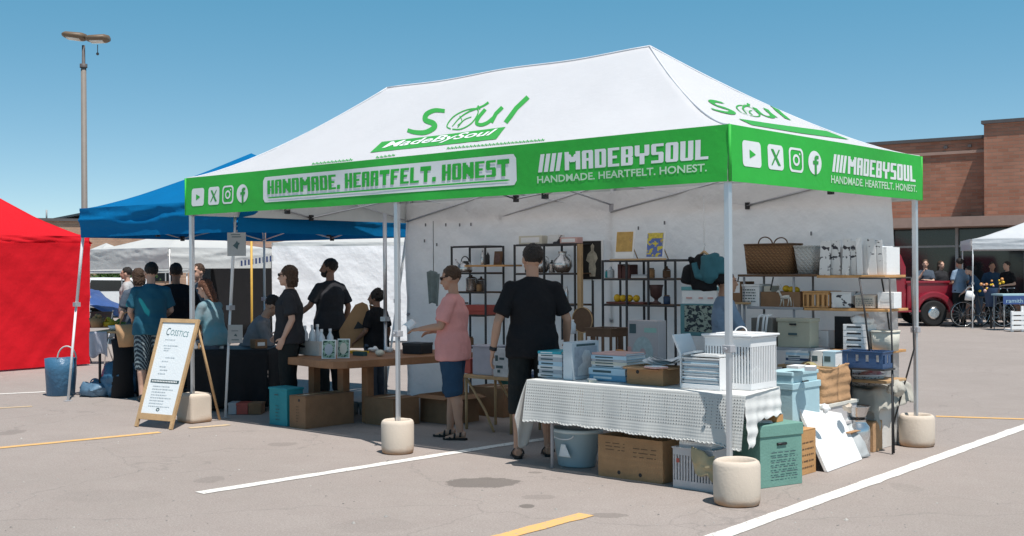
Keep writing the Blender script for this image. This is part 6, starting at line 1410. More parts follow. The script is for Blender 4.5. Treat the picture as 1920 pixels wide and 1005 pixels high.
# ============================================================ neighbouring tents
def bilin(C, u, v): return (V(C[0])*(1-u)+V(C[1])*u)*(1-v)+(V(C[3])*(1-u)+V(C[2])*u)*v
def popup(label, C, zb, vh, zp, mat, legs=None, leglean=None, frame=True, name='canopy_tent', fold=.05, pexp=1.25, legr=.018, legmat=None, group=None, scal=0, inner=None, peak=None, amp=.02):
    C = [V((a, b, 0)) for a, b in C]; ctr = sum(C, V())/4 if peak is None else V((*peak, 0)); zt = zb+vh
    t = thing(name, label, 'tent', (ctr.x, ctr.y, 0), 0, group)
    mb = MB()
    for i in range(4):
        a, b = C[i], C[(i+1) % 4]
        def f(u, v, a=a, b=b):
            p = a.lerp(b, u).lerp(ctr, v); sag = -.05*math.sin(PI*u)*(1-v)*0
            return V((p.x, p.y, zt+(zp-zt)*v**pexp - .035*math.sin(PI*v)*math.sin(PI*u) + amp*noise.noise(V((p.x*2, p.y*2, 3)))*v*(1-v)*4))
        mb.grid(f, 20, 12)
    bmesh.ops.remove_doubles(mb.b, verts=mb.b.verts, dist=.001)
    mb.build('canopy', mat, t)
    for i in range(4):
        a, b = C[i], C[(i+1) % 4]; d = (b-a).normalized(); n = V((d.y, -d.x, 0)); L_ = (b-a).length; mb = MB()
        def f(u, v):
            fo = fold*(.45*ridge(u*L_*.5+v*.4, v*2.6+u*1.2+i*5, 2) + .25*ridge(u*L_*1.6, v*5-u*3, i+.5) + .2*noise.noise(V((u*L_*3, v*7-u*4, i))))*math.sin(PI*min(1, v*1.2+.1))
            p = a.lerp(b, u)+n*(.03+fo); return V((p.x, p.y, zt+.004-vh*v-scal*abs(math.sin(u*L_*6))*v))
        mb.grid(f, 70, 14); mb.build('valance', mat, t, recalc=False)
    for k, c in enumerate(C if legs is None else [V((*q, 0)) for q in legs]):
        top = c.lerp(ctr, .012) if legs is None else C[k].lerp(ctr, .015); bot = c
        if leglean and k in leglean: bot = V((*leglean[k], 0))
        mb = MB(); mb.tube([V((bot.x, bot.y, .004)), V((top.x, top.y, 0)).lerp(V((bot.x, bot.y, 0)), .5)+V((0, 0, zt*.52))], legr*.82, 4, u=d); mb.tube([V((top.x, top.y, 0)).lerp(V((bot.x, bot.y, 0)), .5)+V((0, 0, zt*.5)), V((top.x, top.y, zt-.03))], legr, 4, u=d)
        lg = mb.build('leg', legmat or m_legw, t)
        m_ = V((top.x, top.y, 0)).lerp(V((bot.x, bot.y, 0)), .5); mb = MB(); mb.box((m_.x-legr*1.5, m_.y-legr*1.5, zt*.5-.02), (m_.x+legr*1.5, m_.y+legr*1.5, zt*.5+.03)); mb.build('slider', M_slid, lg)
        mb = MB(); mb.box((bot.x-.04, bot.y-.04, .001), (bot.x+.04, bot.y+.04, .006)); mb.build('foot', M_slid, lg)
    if frame:
        for i in range(4):
            a, b = C[i].lerp(ctr, .03), C[(i+1) % 4].lerp(ctr, .03); scissor(a, b, zb+.02, zt-.04, 2, t, r=.010)
    return t, C, ctr
m_legw = M('white_steel', (.78, .78, .78), .4, .04)
m_blue = M('blue_polyester', (.001, .155, .38), .75, .06, 3, .15, 16, .004, transl=.18, spec=.12)
LEG2 = PD(722, 506, 13.3)
m_red = M('red_polyester', (.72, .010, .020), .7, .06, 2, .15, 9, .006, transl=.2, spec=.2)
m_wt = M('off_white_polyester', (.66, .66, .64), .6, .04, 3, .2, 10, .005, transl=.25)
blt, _, _ = popup('blue pop-up tent with creased valance left of the white market tent', [(-9.2, .35), (-6.46, .62), (-6.75, 3.5), (-9.49, 3.24)], 1.97, .35, 3.02, m_blue, legs=[(-9.2, .35), (-6.5, .62), (-7.05, 3.3), (-9.49, 3.24)], legr=.022, leglean={0: (-9.30, .20), 1: (-6.44, .46)}, fold=.07)
mb = MB(); mb.tube([(LEG2.x, LEG2.y, .004), (LEG2.x, LEG2.y, 1.0)], .024, 4); mb.tube([(LEG2.x, LEG2.y, .98), (LEG2.x, LEG2.y, 2.2)], .030, 4); mb.box((LEG2.x-.04, LEG2.y-.04, .98), (LEG2.x+.04, LEG2.y+.04, 1.03)); mb.build('leg', m_pole, blt)
tr, CR, cr = popup('bright red tent with a full side wall at the left edge', [(-17.2, .14), (-14.2, .14), (-14.2, 3.14), (-17.2, 3.14)], 1.84, .31, 3.2, m_red, fold=.10)
mb = MB(); mb.grid(lambda u, v: (-14.15+.03*noise.noise(V((u*2, v*1.2, 1)))+.022*ridge(u*3.0+v*2.2, v*.5, 7)+.016*ridge(v*5+u*1.2, u*.8, 3)*v**2+.008*ridge(u*9-v*5, v*.8, 1)+.10*(1-v)*.3*math.sin(u*5), .14+3.0*u, .03+2.0*v), 70, 50); mb.build('side_wall', m_red, tr, recalc=False)
mb = MB(); mb.grid(lambda u, v: (-17.2+3.0*u, 3.12+.04*noise.noise(V((u*4, v*3, 9))), .03+2.0*v), 40, 30); mb.build('side_wall', m_red, tr, recalc=False)
def quad_px(pxl, pxr, D0, D1, depth, skewd=0):
    a = PD(pxl, 506, D0); b = PD(pxr, 506, D1); d = (b-a).normalized(); n = V((-d.y, d.x, 0)); n = n if n.dot(FW) > 0 else -n
    return [(a.x, a.y), (b.x, b.y), (b.x+n.x*depth, b.y+n.y*depth), (a.x+n.x*depth, a.y+n.y*depth)]
def zpx(py, D): return CAM.z+(506.5-py)/FPX*D
popup('small off-white tent with blue inner edge far left behind the teal jersey man', quad_px(166, 352, 27, 29, 3.0), zpx(508, 28), .10, zpx(452, 29.5), m_wt, fold=.02, frame=False)
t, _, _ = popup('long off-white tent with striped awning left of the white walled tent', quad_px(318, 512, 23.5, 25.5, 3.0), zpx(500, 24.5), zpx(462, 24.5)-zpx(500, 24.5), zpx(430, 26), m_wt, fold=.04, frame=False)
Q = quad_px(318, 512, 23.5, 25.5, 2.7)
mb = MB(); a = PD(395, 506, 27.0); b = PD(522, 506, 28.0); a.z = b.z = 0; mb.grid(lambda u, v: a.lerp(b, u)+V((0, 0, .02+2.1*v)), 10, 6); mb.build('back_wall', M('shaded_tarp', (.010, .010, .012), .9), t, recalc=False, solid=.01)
# striped awning
t = thing('striped_awning', 'short navy and white striped awning hanging beneath the long off-white tent', 'awning', PD(480, 485, 24.4)); m_nv = M('navy_stripe', (.03, .05, .14), .8); 
for k in range(19):
    p0_ = PD(448+k*3.4, 506, 24.4); p1_ = PD(448+k*3.4+3.4, 506, 24.4); mb = MB()
    zt_ = zpx(486-k*.55, 24.4); zb_ = zpx(496-k*.5, 24.2)
    mb.prism([(p0_.x, p0_.y, zb_), (p1_.x, p1_.y, zb_), (p1_.x, p1_.y, zt_), (p0_.x, p0_.y, zt_)], FW*.012); mb.build('stripe', m_nv if k % 2 else m_wt, t)
t, C, ctr = popup('white tent with a full white side wall behind the two people in black', quad_px(513, 800, 25.5, 25.5, 3.2), zpx(478, 25.5), zpx(452, 25.5)-zpx(478, 25.5), zpx(415, 27), m_wt, fold=.03, frame=False)
a, b = C[0], C[1]; mb = MB(); n = -V((FW.x, FW.y, 0))
mb.grid(lambda u, v: a.lerp(b, u)+n*(.14+.03*noise.noise(V((u*3, v*1, 4)))+.022*ridge(u*4+v*2.6, v*.5, 1)+.012*ridge(u*1.5, v*5+u*2, 6)*v)+V((0, 0, .04+2.05*v)), 80, 50); mb.build('side_wall', M('white_tarpaulin', (.88, .88, .89), .5, .04, 3, .3, 8, .006, transl=.15), t, recalc=False)
# yellow leg of a far stall
p = PD(472, 570, 19); t = thing('stall_pole', 'thin yellow stall pole standing in the dark gap behind the sign board', 'pole', (p.x, p.y, 0)); mb = MB(); mb.tube([(p.x, p.y, .003), (p.x, p.y, 2.05)], .019, 8); mb.build('shaft', M('yellow_paint', (.62, .36, .06), .5), t); mb = MB(); mb.box((p.x-.08, p.y-.08, .001), (p.x+.08, p.y+.08, .02)); mb.build('base_plate', m_black, t)
# far right tent
Q = quad_px(1823, 2085, 29.9, 29.0, 3.0)
m_gt = M('pale_grey_polyester', (.60, .62, .64), .6, .04, 3, .2, 10, .005, transl=.15)
popup('pale grey tent by the brick shop at the right edge', Q, 2.0, .27, 2.80, m_gt, fold=.02, frame=False)
# ============================================================ buildings
def brick_mat(name, c1, c2, mort, sc=1.0):
    mt, nt, b = nodes(name); L = nt.links; N = nt.nodes.new
    tc = N('ShaderNodeTexCoord'); sp = N('ShaderNodeSeparateXYZ'); L.new(tc.outputs['Object'], sp.inputs[0]); cb = N('ShaderNodeCombineXYZ'); L.new(sp.outputs[0], cb.inputs[0]); L.new(sp.outputs[2], cb.inputs[1])
    br = N('ShaderNodeTexBrick'); br.inputs['Scale'].default_value = 1; br.inputs['Brick Width'].default_value = .30*sc; br.inputs['Row Height'].default_value = .10*sc; br.inputs['Mortar Size'].default_value = .008
    br.inputs['Color1'].default_value = (*c1, 1); br.inputs['Color2'].default_value = (*c2, 1); br.inputs['Mortar'].default_value = (*mort, 1); L.new(cb.outputs[0], br.inputs['Vector'])
    n = N('ShaderNodeTexNoise'); n.inputs['Scale'].default_value = .9; n.inputs['Detail'].default_value = 8; L.new(tc.outputs['Object'], n.inputs[0])
    mp = N('ShaderNodeMapRange'); mp.inputs[1].default_value = .3; mp.inputs[2].default_value = .7; mp.inputs[3].default_value = .78; mp.inputs[4].default_value = 1.15; L.new(n.outputs[0], mp.inputs[0])
    x = N('ShaderNodeMix'); x.data_type = 'RGBA'; x.blend_type = 'MULTIPLY'; x.inputs[0].default_value = 1; L.new(br.outputs[0], x.inputs[6]); L.new(mp.outputs[0], x.inputs[7]); L.new(x.outputs[2], b.inputs['Base Color']); b.inputs['Roughness'].default_value = .9
    bp = N('ShaderNodeBump'); bp.inputs['Distance'].default_value = .01; L.new(br.outputs[1], bp.inputs['Height']); bp.invert = True; L.new(bp.outputs[0], b.inputs['Normal']); return mt
m_br = brick_mat('red_brick', (.34, .14, .085), (.43, .20, .13), (.34, .22, .16)); m_tan = brick_mat('tan_brick', (.40, .24, .16), (.45, .29, .20), (.38, .28, .22))
m_cop = M('dark_coping', (.10, .09, .09), .6); m_sof = M('pink_render', (.38, .25, .20), .8, .08); m_pan = M('dark_window_glass', (.014, .017, .02), .08, .2, 1.5, 0, spec=.6); m_mul = M('aluminium_mullion', (.34, .34, .34), .5)
A0 = PD(1690, 506, 36.6); B0 = PD(1920, 506, 34.6); A0.z = B0.z = 0; d = (B0-A0).normalized(); ang = math.atan2(d.y, d.x)
o_ = A0
bl = thing('brick_shop', 'red brick shop with large dark windows and pale ledge behind the market', 'building', A0, ang)
def sx(px): # local x along the facade for a pixel column
    r_ = ray(px, 506); n = V((-d.y, d.x, 0)); k = (A0-CAM).dot(n)/r_.dot(n); return (CAM+r_*k-A0).dot(d)
def bz(px, py):
    r_ = ray(px, py); n = V((-d.y, d.x, 0)); k = (A0-CAM).dot(n)/r_.dot(n); return (CAM+r_*k).z
ztp = bz(1760, 265); zl0 = bz(1800, 427); zl1 = bz(1800, 409)
xs = sx(1857); XL, XR = -14.0, 9.0
mb = MB(); mb.box((XL, .0, zl1), (xs, 9, ztp)); mb.build('wall', m_br, bl, local=True)
mb = MB(); mb.box((xs+.002, -.75, zl1), (XR, 9, ztp+.34)); mb.build('projecting_wall', m_br, bl, local=True)
mb = MB(); mb.box((XL-.1, -.08, ztp+.001), (xs-.001, 9, ztp+.10)); mb.build('coping', m_cop, bl, local=True)
mb = MB(); mb.box((xs-.06, -.83, ztp+.341), (XR+.1, 9, ztp+.44)); mb.build('coping', m_cop, bl, local=True)
mb = MB(); mb.box((XL, -.05, ztp-.42), (xs, -.001, ztp-.33)); mb.build('brick_band', m_sof, bl, local=True)
mb = MB(); mb.box((XL, -1.25, zl0), (XR, -.752, zl1-.002)); mb.box((XL, -.75, zl0), (XR, .6, zl1-.003)); mb.build('ledge', m_sof, bl, local=True)
mb = MB(); mb.box((XL, .15, .0), (XR, .2, .45)); mb.build('base_wall', m_br, bl, local=True)
gw = []; x = sx(1792)
for k in range(-4, 4):
    xa_ = x+(k)*1.95; wn = None
    mb = MB(); mb.box((xa_+.04, .22, .46), (xa_+1.91, .25, zl0-.001)); wn = mb.build('window', m_pan, bl, local=True)
    mb = MB(); mb.box((xa_-.04, .12, .46), (xa_+.04, .215, zl0-.002)); mb.box((xa_+.041, .14, bz(1760, 462)-.03), (xa_+1.909, .21, bz(1760, 462)+.03)); mb.build('mullion', m_mul, wn, local=True)
mb = MB(); mb.box((XL, .3, .0), (XR, 9, zl0-.004)); mb.build('interior', M('shop_interior', (.03, .03, .03), .9), bl, local=True)
# small rooftop lamp fixtures on the band
for q in (1775, 1820): mb = MB(); mb.box((sx(q)-.05, -.07, ztp-.24), (sx(q)+.05, -.001, ztp-.16)); mb.build('wall_lamp', m_cop, bl, local=True)
# left building
A1 = PD(60, 506, 68); B1 = PD(620, 506, 78); A1.z = B1.z = 0; d1 = (B1-A1).normalized()
bl = thing('tan_brick_building', 'long low tan brick building far behind the red and blue tents', 'building', A1, math.atan2(d1.y, d1.x)); LB = (B1-A1).length
z1_ = zpx(411, 70); 
mb = MB(); mb.box((0, 0, 0), (LB, 12, z1_)); mb.build('wall', m_tan, bl, local=True)
mb = MB(); mb.box((3.1, -.3, .01), (5.6, -.002, z1_+.45)); mb.build('entrance_bay', m_tan, bl, local=True)
mb = MB(); mb.box((-.2, -.15, z1_+.001), (3.09, 12, z1_+.16)); mb.box((5.61, -.15, z1_+.001), (LB+.2, 12, z1_+.16)); mb.box((3.0, -.4, z1_+.451), (5.7, 12, z1_+.58)); mb.build('coping', m_cop, bl, local=True)
mb = MB(); mb.box((5.7, -.10, z1_-1.75), (LB, -.002, z1_-1.25)); mb.build('pale_band', m_sof, bl, local=True)
for k in range(8): mb = MB(); mb.box((4.0+k*2.9 if k else 3.6, -.34 if k == 0 else -.05, 1.0), (5.0+k*2.9+.6 if k else 5.2, -.31 if k == 0 else -.003, z1_-1.8)); w_ = mb.build('window', m_pan, bl, local=True); mb = MB(); xx = 4.75+k*2.9 if k else 4.4; mb.box((xx, -.37 if k == 0 else -.08, 1.0), (xx+.07, -.341 if k == 0 else -.051, z1_-1.8)); mb.build('mullion', m_mul, w_, local=True)
mb = MB(); mb.tube([(1.2, 2, z1_+.1), (1.2, 2, z1_+.75)], .05, 8); mb.build('vent_pipe', m_mul, bl, local=True)
# ---- lamp post
p = PD(159, 506, 38); lp = thing('lamp_post', 'tall grey car park lamp post with two flat floodlight heads', 'lamp post', (p.x, p.y, 0))
zt_ = zpx(122, 38); m_lp = M('lamp_post_paint', (.20, .175, .155), .6, .06)
mb = MB(); mb.lathe([(.13, 0), (.105, .3), (.085, zt_)], (0, 0, 0), 16, cap0=True, cap1=True); mb.build('pole', m_lp, lp, local=True)
mb = MB(); mb.lathe([(.20, 0), (.20, .05), (.12, .08)], (0, 0, .002), 16, cap0=True); mb.build('base_plate', m_lp, lp, local=True)
mb = MB(); mb.lathe([(.12, zt_), (.12, zt_+.12), (.055, zt_+.13), (.05, zpx(80, 38))], (0, 0, 0), 14, cap1=True); mb.build('mast', m_cop, lp, local=True)
def onp(px, py): q = PD(px, py, 38); return V((q.x-p.x, q.y-p.y, q.z))
hc = M('lamp_housing', (.16, .11, .07), .5, .1); hl = M('lamp_lens', (.70, .68, .62), .2)
for (x0, y0, x1, y1, wd) in ((119, 65, 161, 70, .34), (163, 73, 204, 72, .34)):
    a = onp(x0, y0); b = onp(x1, y1); dd = (b-a).normalized(); sd_ = V((FW.x, FW.y, 0)); mb = MB(); 
    cen = (a+b)/2; mb.tube([a, a.lerp(b, .15), a.lerp(b, .85), b], [(.07, .18), (.11, .32), (.13, .32), (.10, .2)], 12, u=(0, 0, 1)); h_ = mb.build('lamp_head', hc, lp, local=True, smooth=True)
    mb = MB(); mb.tube([a.lerp(b, .2)-V((0, 0, .09)), a.lerp(b, .8)-V((0, 0, .09))], [(.05, .22)]*2, 10, u=(0, 0, 1)); mb.build('lens', hl, h_, local=True)
a = onp(183, 84); mb = MB(); mb.tube([a, onp(183, 98)], .014, 5); mb.ball(onp(183, 101), .05, 8, 6); mb.build('sensor', m_cop, lp, local=True)
# ---- pickup truck, side on
pt = PD(1745, 506, 31.2); F0 = (RT*1).copy(); F0.z = 0; ang = math.atan2(RT.y, RT.x)
tk = thing('pickup_truck', 'old red pickup truck with rounded fender parked before the brick shop', 'truck', (pt.x, pt.y, 0), ang)
m_tr = M('red_car_paint', (.25, .014, .028), .25, .06, 3, .02, spec=.6); m_tyre = M('tyre_rubber', (.015, .015, .015), .8); m_chr = M('chrome', (.7, .7, .7), .2, metal=1)
u_ = 31.2/FPX
def tx(px): return (px-1745)*u_
def tz(py): return zpx(py, 31.2)
mb = MB(); mb.box((tx(1700), .0, .42), (tx(1790), 1.5, tz(532))); mb.build('bed', m_tr, tk, local=True, bevel=.05)
mb = MB(); mb.box((tx(1698), -.03, tz(532)-.05), (tx(1793), .0-.001, tz(532)+.01)); mb.build('bed_rail', m_tr, tk, local=True, bevel=.01)
mb = MB(); N_ = 18
prof = [(math.cos(PI*k/N_)*.56*(1.0), .36+math.sin(PI*k/N_)*.56) for k in range(N_+1)]; inn_ = [(math.cos(PI*k/N_)*.40, .36+math.sin(PI*k/N_)*.40) for k in range(N_+1)]
for k in range(N_):
    q = [prof[k], prof[k+1], inn_[k+1], inn_[k]]; mb.prism([(a, -.26, b) for a, b in q], (0, .26, 0))
bmesh.ops.remove_doubles(mb.b, verts=mb.b.verts, dist=.001); mb.build('fender', m_tr, tk, local=True, bevel=.03, smooth=False)
mb = MB()
cab = [(tx(1600), .42), (tx(1700), .42), (tx(1700), tz(505)), (tx(1690), tz(480)), (tx(1650), tz(478)), (tx(1634), tz(530)), (tx(1600), tz(535))]
mb.prism([(a, .02, b) for a, b in cab], (0, 1.45, 0)); mb.build('cab', m_tr, tk, local=True, bevel=.05)
mb = MB(); mb.prism([(tx(1644), .014, tz(528)), (tx(1690), .014, tz(528)), (tx(1686), .014, tz(487)), (tx(1655), .014, tz(486))], (0, -.006, 0)); mb.build('side_window', m_pan, tk, local=True)
mb = MB(); mb.box((tx(1560), .1, .45), (tx(1601), 1.4, tz(542))); mb.build('bonnet', m_tr, tk, local=True, bevel=.08)
for xx in (0, tx(1585)):
    for yy in (-.14, 1.4):
        mb = MB(); mb.tube([(xx, yy-.09, .35), (xx, yy-.07, .35), (xx, yy+.07, .35), (xx, yy+.09, .35)], [.30, .345, .345, .30], 24, u=(1, 0, 0)); w_ = mb.build('tyre', m_tyre, tk, local=True)
        mb = MB(); mb.tube([(xx, yy-.115, .35), (xx, yy-.093, .35)], [.12, .19], 20, u=(1, 0, 0)); mb.build('hubcap', m_chr, w_, local=True)
mb = MB(); mb.box((tx(1791), .1, .5), (tx(1796), 1.4, .62)); mb.build('bumper', m_chr, tk, local=True, bevel=.01)
mb = MB(); mb.box((tx(1610), -.2, .38), (tx(1722), .0-.002, .43)); mb.build('running_board', m_tr, tk, local=True)
mb = MB(); mb.box((tx(1791), .06, tz(556)), (tx(1795), .16, tz(548))); mb.build('tail_light', BM['red'], tk, local=True)
# ---- bicycle
def bicycle(px, D, label, ang=0):
    p = PD(px, 506, D); t = thing('bicycle', label, 'bicycle', (p.x, p.y, 0), math.atan2(RT.y, RT.x)+ang)
    for xx in (-.52, .52):
        mb = MB(); mb.ring((xx, 0, .345), .33, .016, 30, 6, ax=(1, 0, 0), ax2=(0, 0, 1)); w_ = mb.build('tyre', m_tyre, t, local=True)
        mb = MB(); mb.ring((xx, 0, .345), .305, .008, 28, 5, ax=(1, 0, 0), ax2=(0, 0, 1))
        for k in range(8): a = PI*k/8; mb.tube([(xx-math.cos(a)*.3, 0, .345-math.sin(a)*.3), (xx+math.cos(a)*.3, 0, .345+math.sin(a)*.3)], .0025, 4)
        mb.build('rim', m_chr, w_, local=True)
    mb = MB()
    for a, b in (((.52, 0, .345), (.36, 0, .88)), ((.38, 0, .80), (-.12, 0, .78)), ((.40, 0, .68), (-.02, 0, .30)), ((-.02, 0, .30), (-.16, 0, .90)), ((-.52, 0, .345), (-.02, 0, .30)), ((-.52, 0, .345), (-.13, 0, .76))): mb.tube([a, b], .017, 8)
    mb.build('frame', m_cop, t, local=True)
    mb = MB(); mb.tube([(.36, 0, .88), (.34, 0, .98)], .014, 8); mb.tube([(.34, -.28, 1.0), (.36, -.1, .99), (.36, .1, .99), (.34, .28, 1.0)], .013, 8); mb.build('handlebar', m_chr, t, local=True)
    mb = MB(); mb.tube([(-.30, 0, .93), (-.10, 0, .94), (-.04, 0, .93)], [(.07, .02), (.05, .02), (.02, .015)], 10, u=(0, 1, 0)); mb.build('saddle', m_black, t, local=True)
    mb = MB(); mb.ring((-.02, 0, .30), .09, .006, 18, 5, ax=(1, 0, 0), ax2=(0, 0, 1)); mb.tube([(-.02, -.06, .30), (.05, -.07, .16)], .008, 6); mb.tube([(-.02, .06, .30), (-.09, .07, .44)], .008, 6); mb.build('crank', m_chr, t, local=True)
    return t
bicycle(1843, 30.4, 'dark bicycle under the pale grey tent leg with white front bag')
bicycle(1868, 31.0, 'second bicycle standing behind the dark one, nearer the slatted crate', .3)
p = PD(1818, 560, 30.2); t = thing('bike_bag', 'small white bag hanging beside the pale grey tent leg', 'bag', (p.x, p.y, zpx(575, 30.2))); mb = MB(); mb.tube([(0, 0, .1), (0, 0, .22), (0, 0, .34)], [(.12, .07), (.13, .08), (.08, .05)], 14, u=(1, 0, 0)); mb.jit(.03, 7); mb.build('body', m_paper, t, local=True); mb = MB(); mb.ring((0, 0, .32), (.1, .12), .01, ax=(1, 0, 0), ax2=(0, 0, 1), a1=PI); mb.build('handle', m_paper, t, local=True)
random.seed(4); p = PD(1858, 537, 29.8); t = thing('flower_bunch', 'bunch of yellow and orange flowers before the dark shirts under the grey tent', 'flowers', p)
for k in range(16):
    mb = MB(); c = V((random.uniform(-.3, .35), random.uniform(-.12, .12), 0)); c = RT*c.x+FW*c.y+V((0, 0, random.uniform(-.12, .14)+c.x*.25)); mb.ball(c, random.uniform(.025, .045), 8, 5); mb.build('bloom', [m_lem, BM['orange'], m_lem, BM['pink']][k % 4], t, local=True)
p = PD(1858, 560, 29.8); t = thing('flower_bucket', 'dark bucket stand holding the yellow flowers', 'bucket', (p.x, p.y, 0)); mb = MB(); mb.lathe([(.12, .55), (.17, zpx(545, 29.8))], n=16, cap0=True); mb.build('body', m_navy, t, local=True); mb = MB(); mb.tube([(0, 0, .003), (0, 0, .56)], .03, 8); mb.build('stem', m_black, t, local=True)
# table with blue sign and white slatted crate
p = PD(1905, 506, 28.6); a_ = math.atan2(RT.y, RT.x); t = thing('market_table', 'folding table with a blue lettered cloth front at the right edge', 'table', (p.x, p.y, 0), a_)
k = 28.6/FPX; mb = MB(); mb.box(((1880-1905)*k, 0, zpx(560, 28.6)), (.9, .7, zpx(557, 28.6))); mb.build('tabletop', m_lbb, t, local=True)
for xx in ((1884-1905)*k, .85):
    for yy in (.05, .65): mb = MB(); mb.tube([(xx, yy, .003), (xx, yy, zpx(560, 28.6)-.002)], .014, 6); mb.build('leg', m_mul, t, local=True)
mb = MB(); mb.box(((1880-1905)*k, -.02, zpx(576, 28.6)), (.9, -.012, zpx(560, 28.6))); sg = mb.build('cloth_front', M('blue_banner', (.04, .08, .22), .7), t, local=True)
tp_ = text_polys('ramith', .16)
mb = MB()
for q in tp_: mb.poly([((1885-1905)*k+a*1.0, -.0225, zpx(573, 28.6)+b*.9) for a, b in q])
mb.build('lettering', m_lbb, sg, local=True, recalc=False)
t = thing('slatted_crate', 'white slatted timber crate on the ground under the blue lettered cloth', 'crate', (p.x, p.y, 0), a_)
for i in range(4): mb = MB(); z = .06+i*.115; mb.box(((1880-1905)*k, -.5, z), ((1925-1905)*k, -.48, z+.085)); mb.build('slat', m_paper, t, local=True)
for xx in ((1882-1905)*k, (1901-1905)*k, (1922-1905)*k): mb = MB(); mb.box((xx-.03, -.479, .01), (xx+.03, -.44, .62 if xx > -.1 and xx < 0 else .5)); mb.build('upright', m_paper, t, local=True)
mb = MB(); mb.box(((1880-1905)*k, -.438, .03), ((1925-1905)*k, -.05, .06)); mb.build('bottom_board', m_paper, t, local=True)
# ============================================================ A-frame sign
a = G(257, 800); b = G(322, 806); dd = (b-a).normalized(); nn = V((dd.y, -dd.x, 0)); nn = nn if nn.dot(FW) < 0 else -nn
t = thing('sandwich_board', 'timber framed sandwich board with white Cosstics price list leaning at the left', 'sign', (a+b)/2)
tl = PD(308, 600, 1); 
def lean_pt(u, h):   # u across, h along the board height
    base_ = a+dd*(u*(b-a).length); up = (V((0, 0, 1))*1.03 - nn*.30); return base_+up*h
# top corners from the photograph: the board leans back and to the right
Dm = (a-CAM).dot(FW); Db_ = (b-CAM).dot(FW); tL = PD(307, 598, Dm+.30); tR = PD(374, 600, Db_+.30)
def sp_(u, v): return (a*(1-u)+b*u)*(1-v)+(tL*(1-u)+tR*u)*v
wn_ = (b-a).cross(tL-a).normalized(); wn_ = wn_ if wn_.dot(FW) < 0 else -wn_
def slab(u0, u1, v0, v1, th, off, name, mat, par, **k):
    mb = MB(); mb.prism([sp_(u0, v0)+wn_*off, sp_(u1, v0)+wn_*off, sp_(u1, v1)+wn_*off, sp_(u0, v1)+wn_*off], wn_*th); return mb.build(name, mat, par, **k)
slab(-.03, .04, .0, 1.0, .025, 0, 'frame_side', m_wood, t); slab(.96, 1.03, .0, 1.0, .025, 0, 'frame_side', m_wood, t); slab(.041, .959, .965, 1.0, .024, 0, 'frame_rail', m_wood, t); slab(.041, .959, .07, .125, .024, 0, 'frame_rail', m_wood, t)
pn = slab(.041, .959, .126, .964, .010, .004, 'panel', M('white_board_face', (.74, .77, .78), .5, .03), t)
mb = MB(); bb_ = sp_(.5, .96)-wn_*.02; 
for u in (.05, .95): q = sp_(u, .95)-wn_*.015; g_ = V((q.x, q.y, 0))+V((FW.x, FW.y, 0))*.40+RT*.12; g_.z = .01; mb = MB(); mb.tube([q, g_], .014, 6); mb.build('rear_leg', m_wood, t)
def onb(polys, mat, name='lettering', off=.0155):
    mb = MB()
    for q in polys: mb.poly([sp_(x, y)+wn_*off for x, y in q])
    return mb.build(name, mat, pn, recalc=False)
onb(quad_map(text_polys('C', offset=.0), [(.20, .845), (.30, .845), (.31, .915), (.21, .915)]), m_ink); onb(quad_map(text_polys('OSSTICS', offset=-.005), [(.32, .848), (.82, .835), (.84, .885), (.33, .90)]), M('teal_grey_ink', (.12, .25, .26), .7))
random.seed(9); lines = []
for v, u0, u1 in [(.80, .22, .5), (.745, .22, .62), (.72, .25, .44), (.70, .25, .40), (.635, .35, .62), (.60, .28, .46), (.55, .25, .42), (.52, .28, .50), (.485, .25, .45)] + [(.37-.026*i, .2, .68+.12*math.sin(i*2)) for i in range(8)]:
    u = u0
    while u < u1:
        w_ = random.uniform(.02, .07); lines.append([(u, v), (min(u+w_, u1), v), (min(u+w_, u1), v+.008), (u, v+.008)]); u += w_+.012
onb(lines, M('grey_small_print', (.42, .47, .50), .7), 'small_print'); onb([[(.10, .405), (.90, .405), (.90, .435), (.10, .435)]], m_ink, 'dark_band'); onb([[(.14+.045*i, .414), (.14+.045*i+.03, .414), (.14+.045*i+.03, .426), (.14+.045*i, .426)] for i in range(16)], m_paper, 'band_print', .018)
onb(annulus([(.5+.05*math.cos(x_), .165+.016*math.sin(x_)) for x_ in [2*PI*i/16 for i in range(16)]], [(.5+.025*math.cos(x_), .165+.008*math.sin(x_)) for x_ in [2*PI*i/16 for i in range(16)]]), m_ink, 'round_emblem')
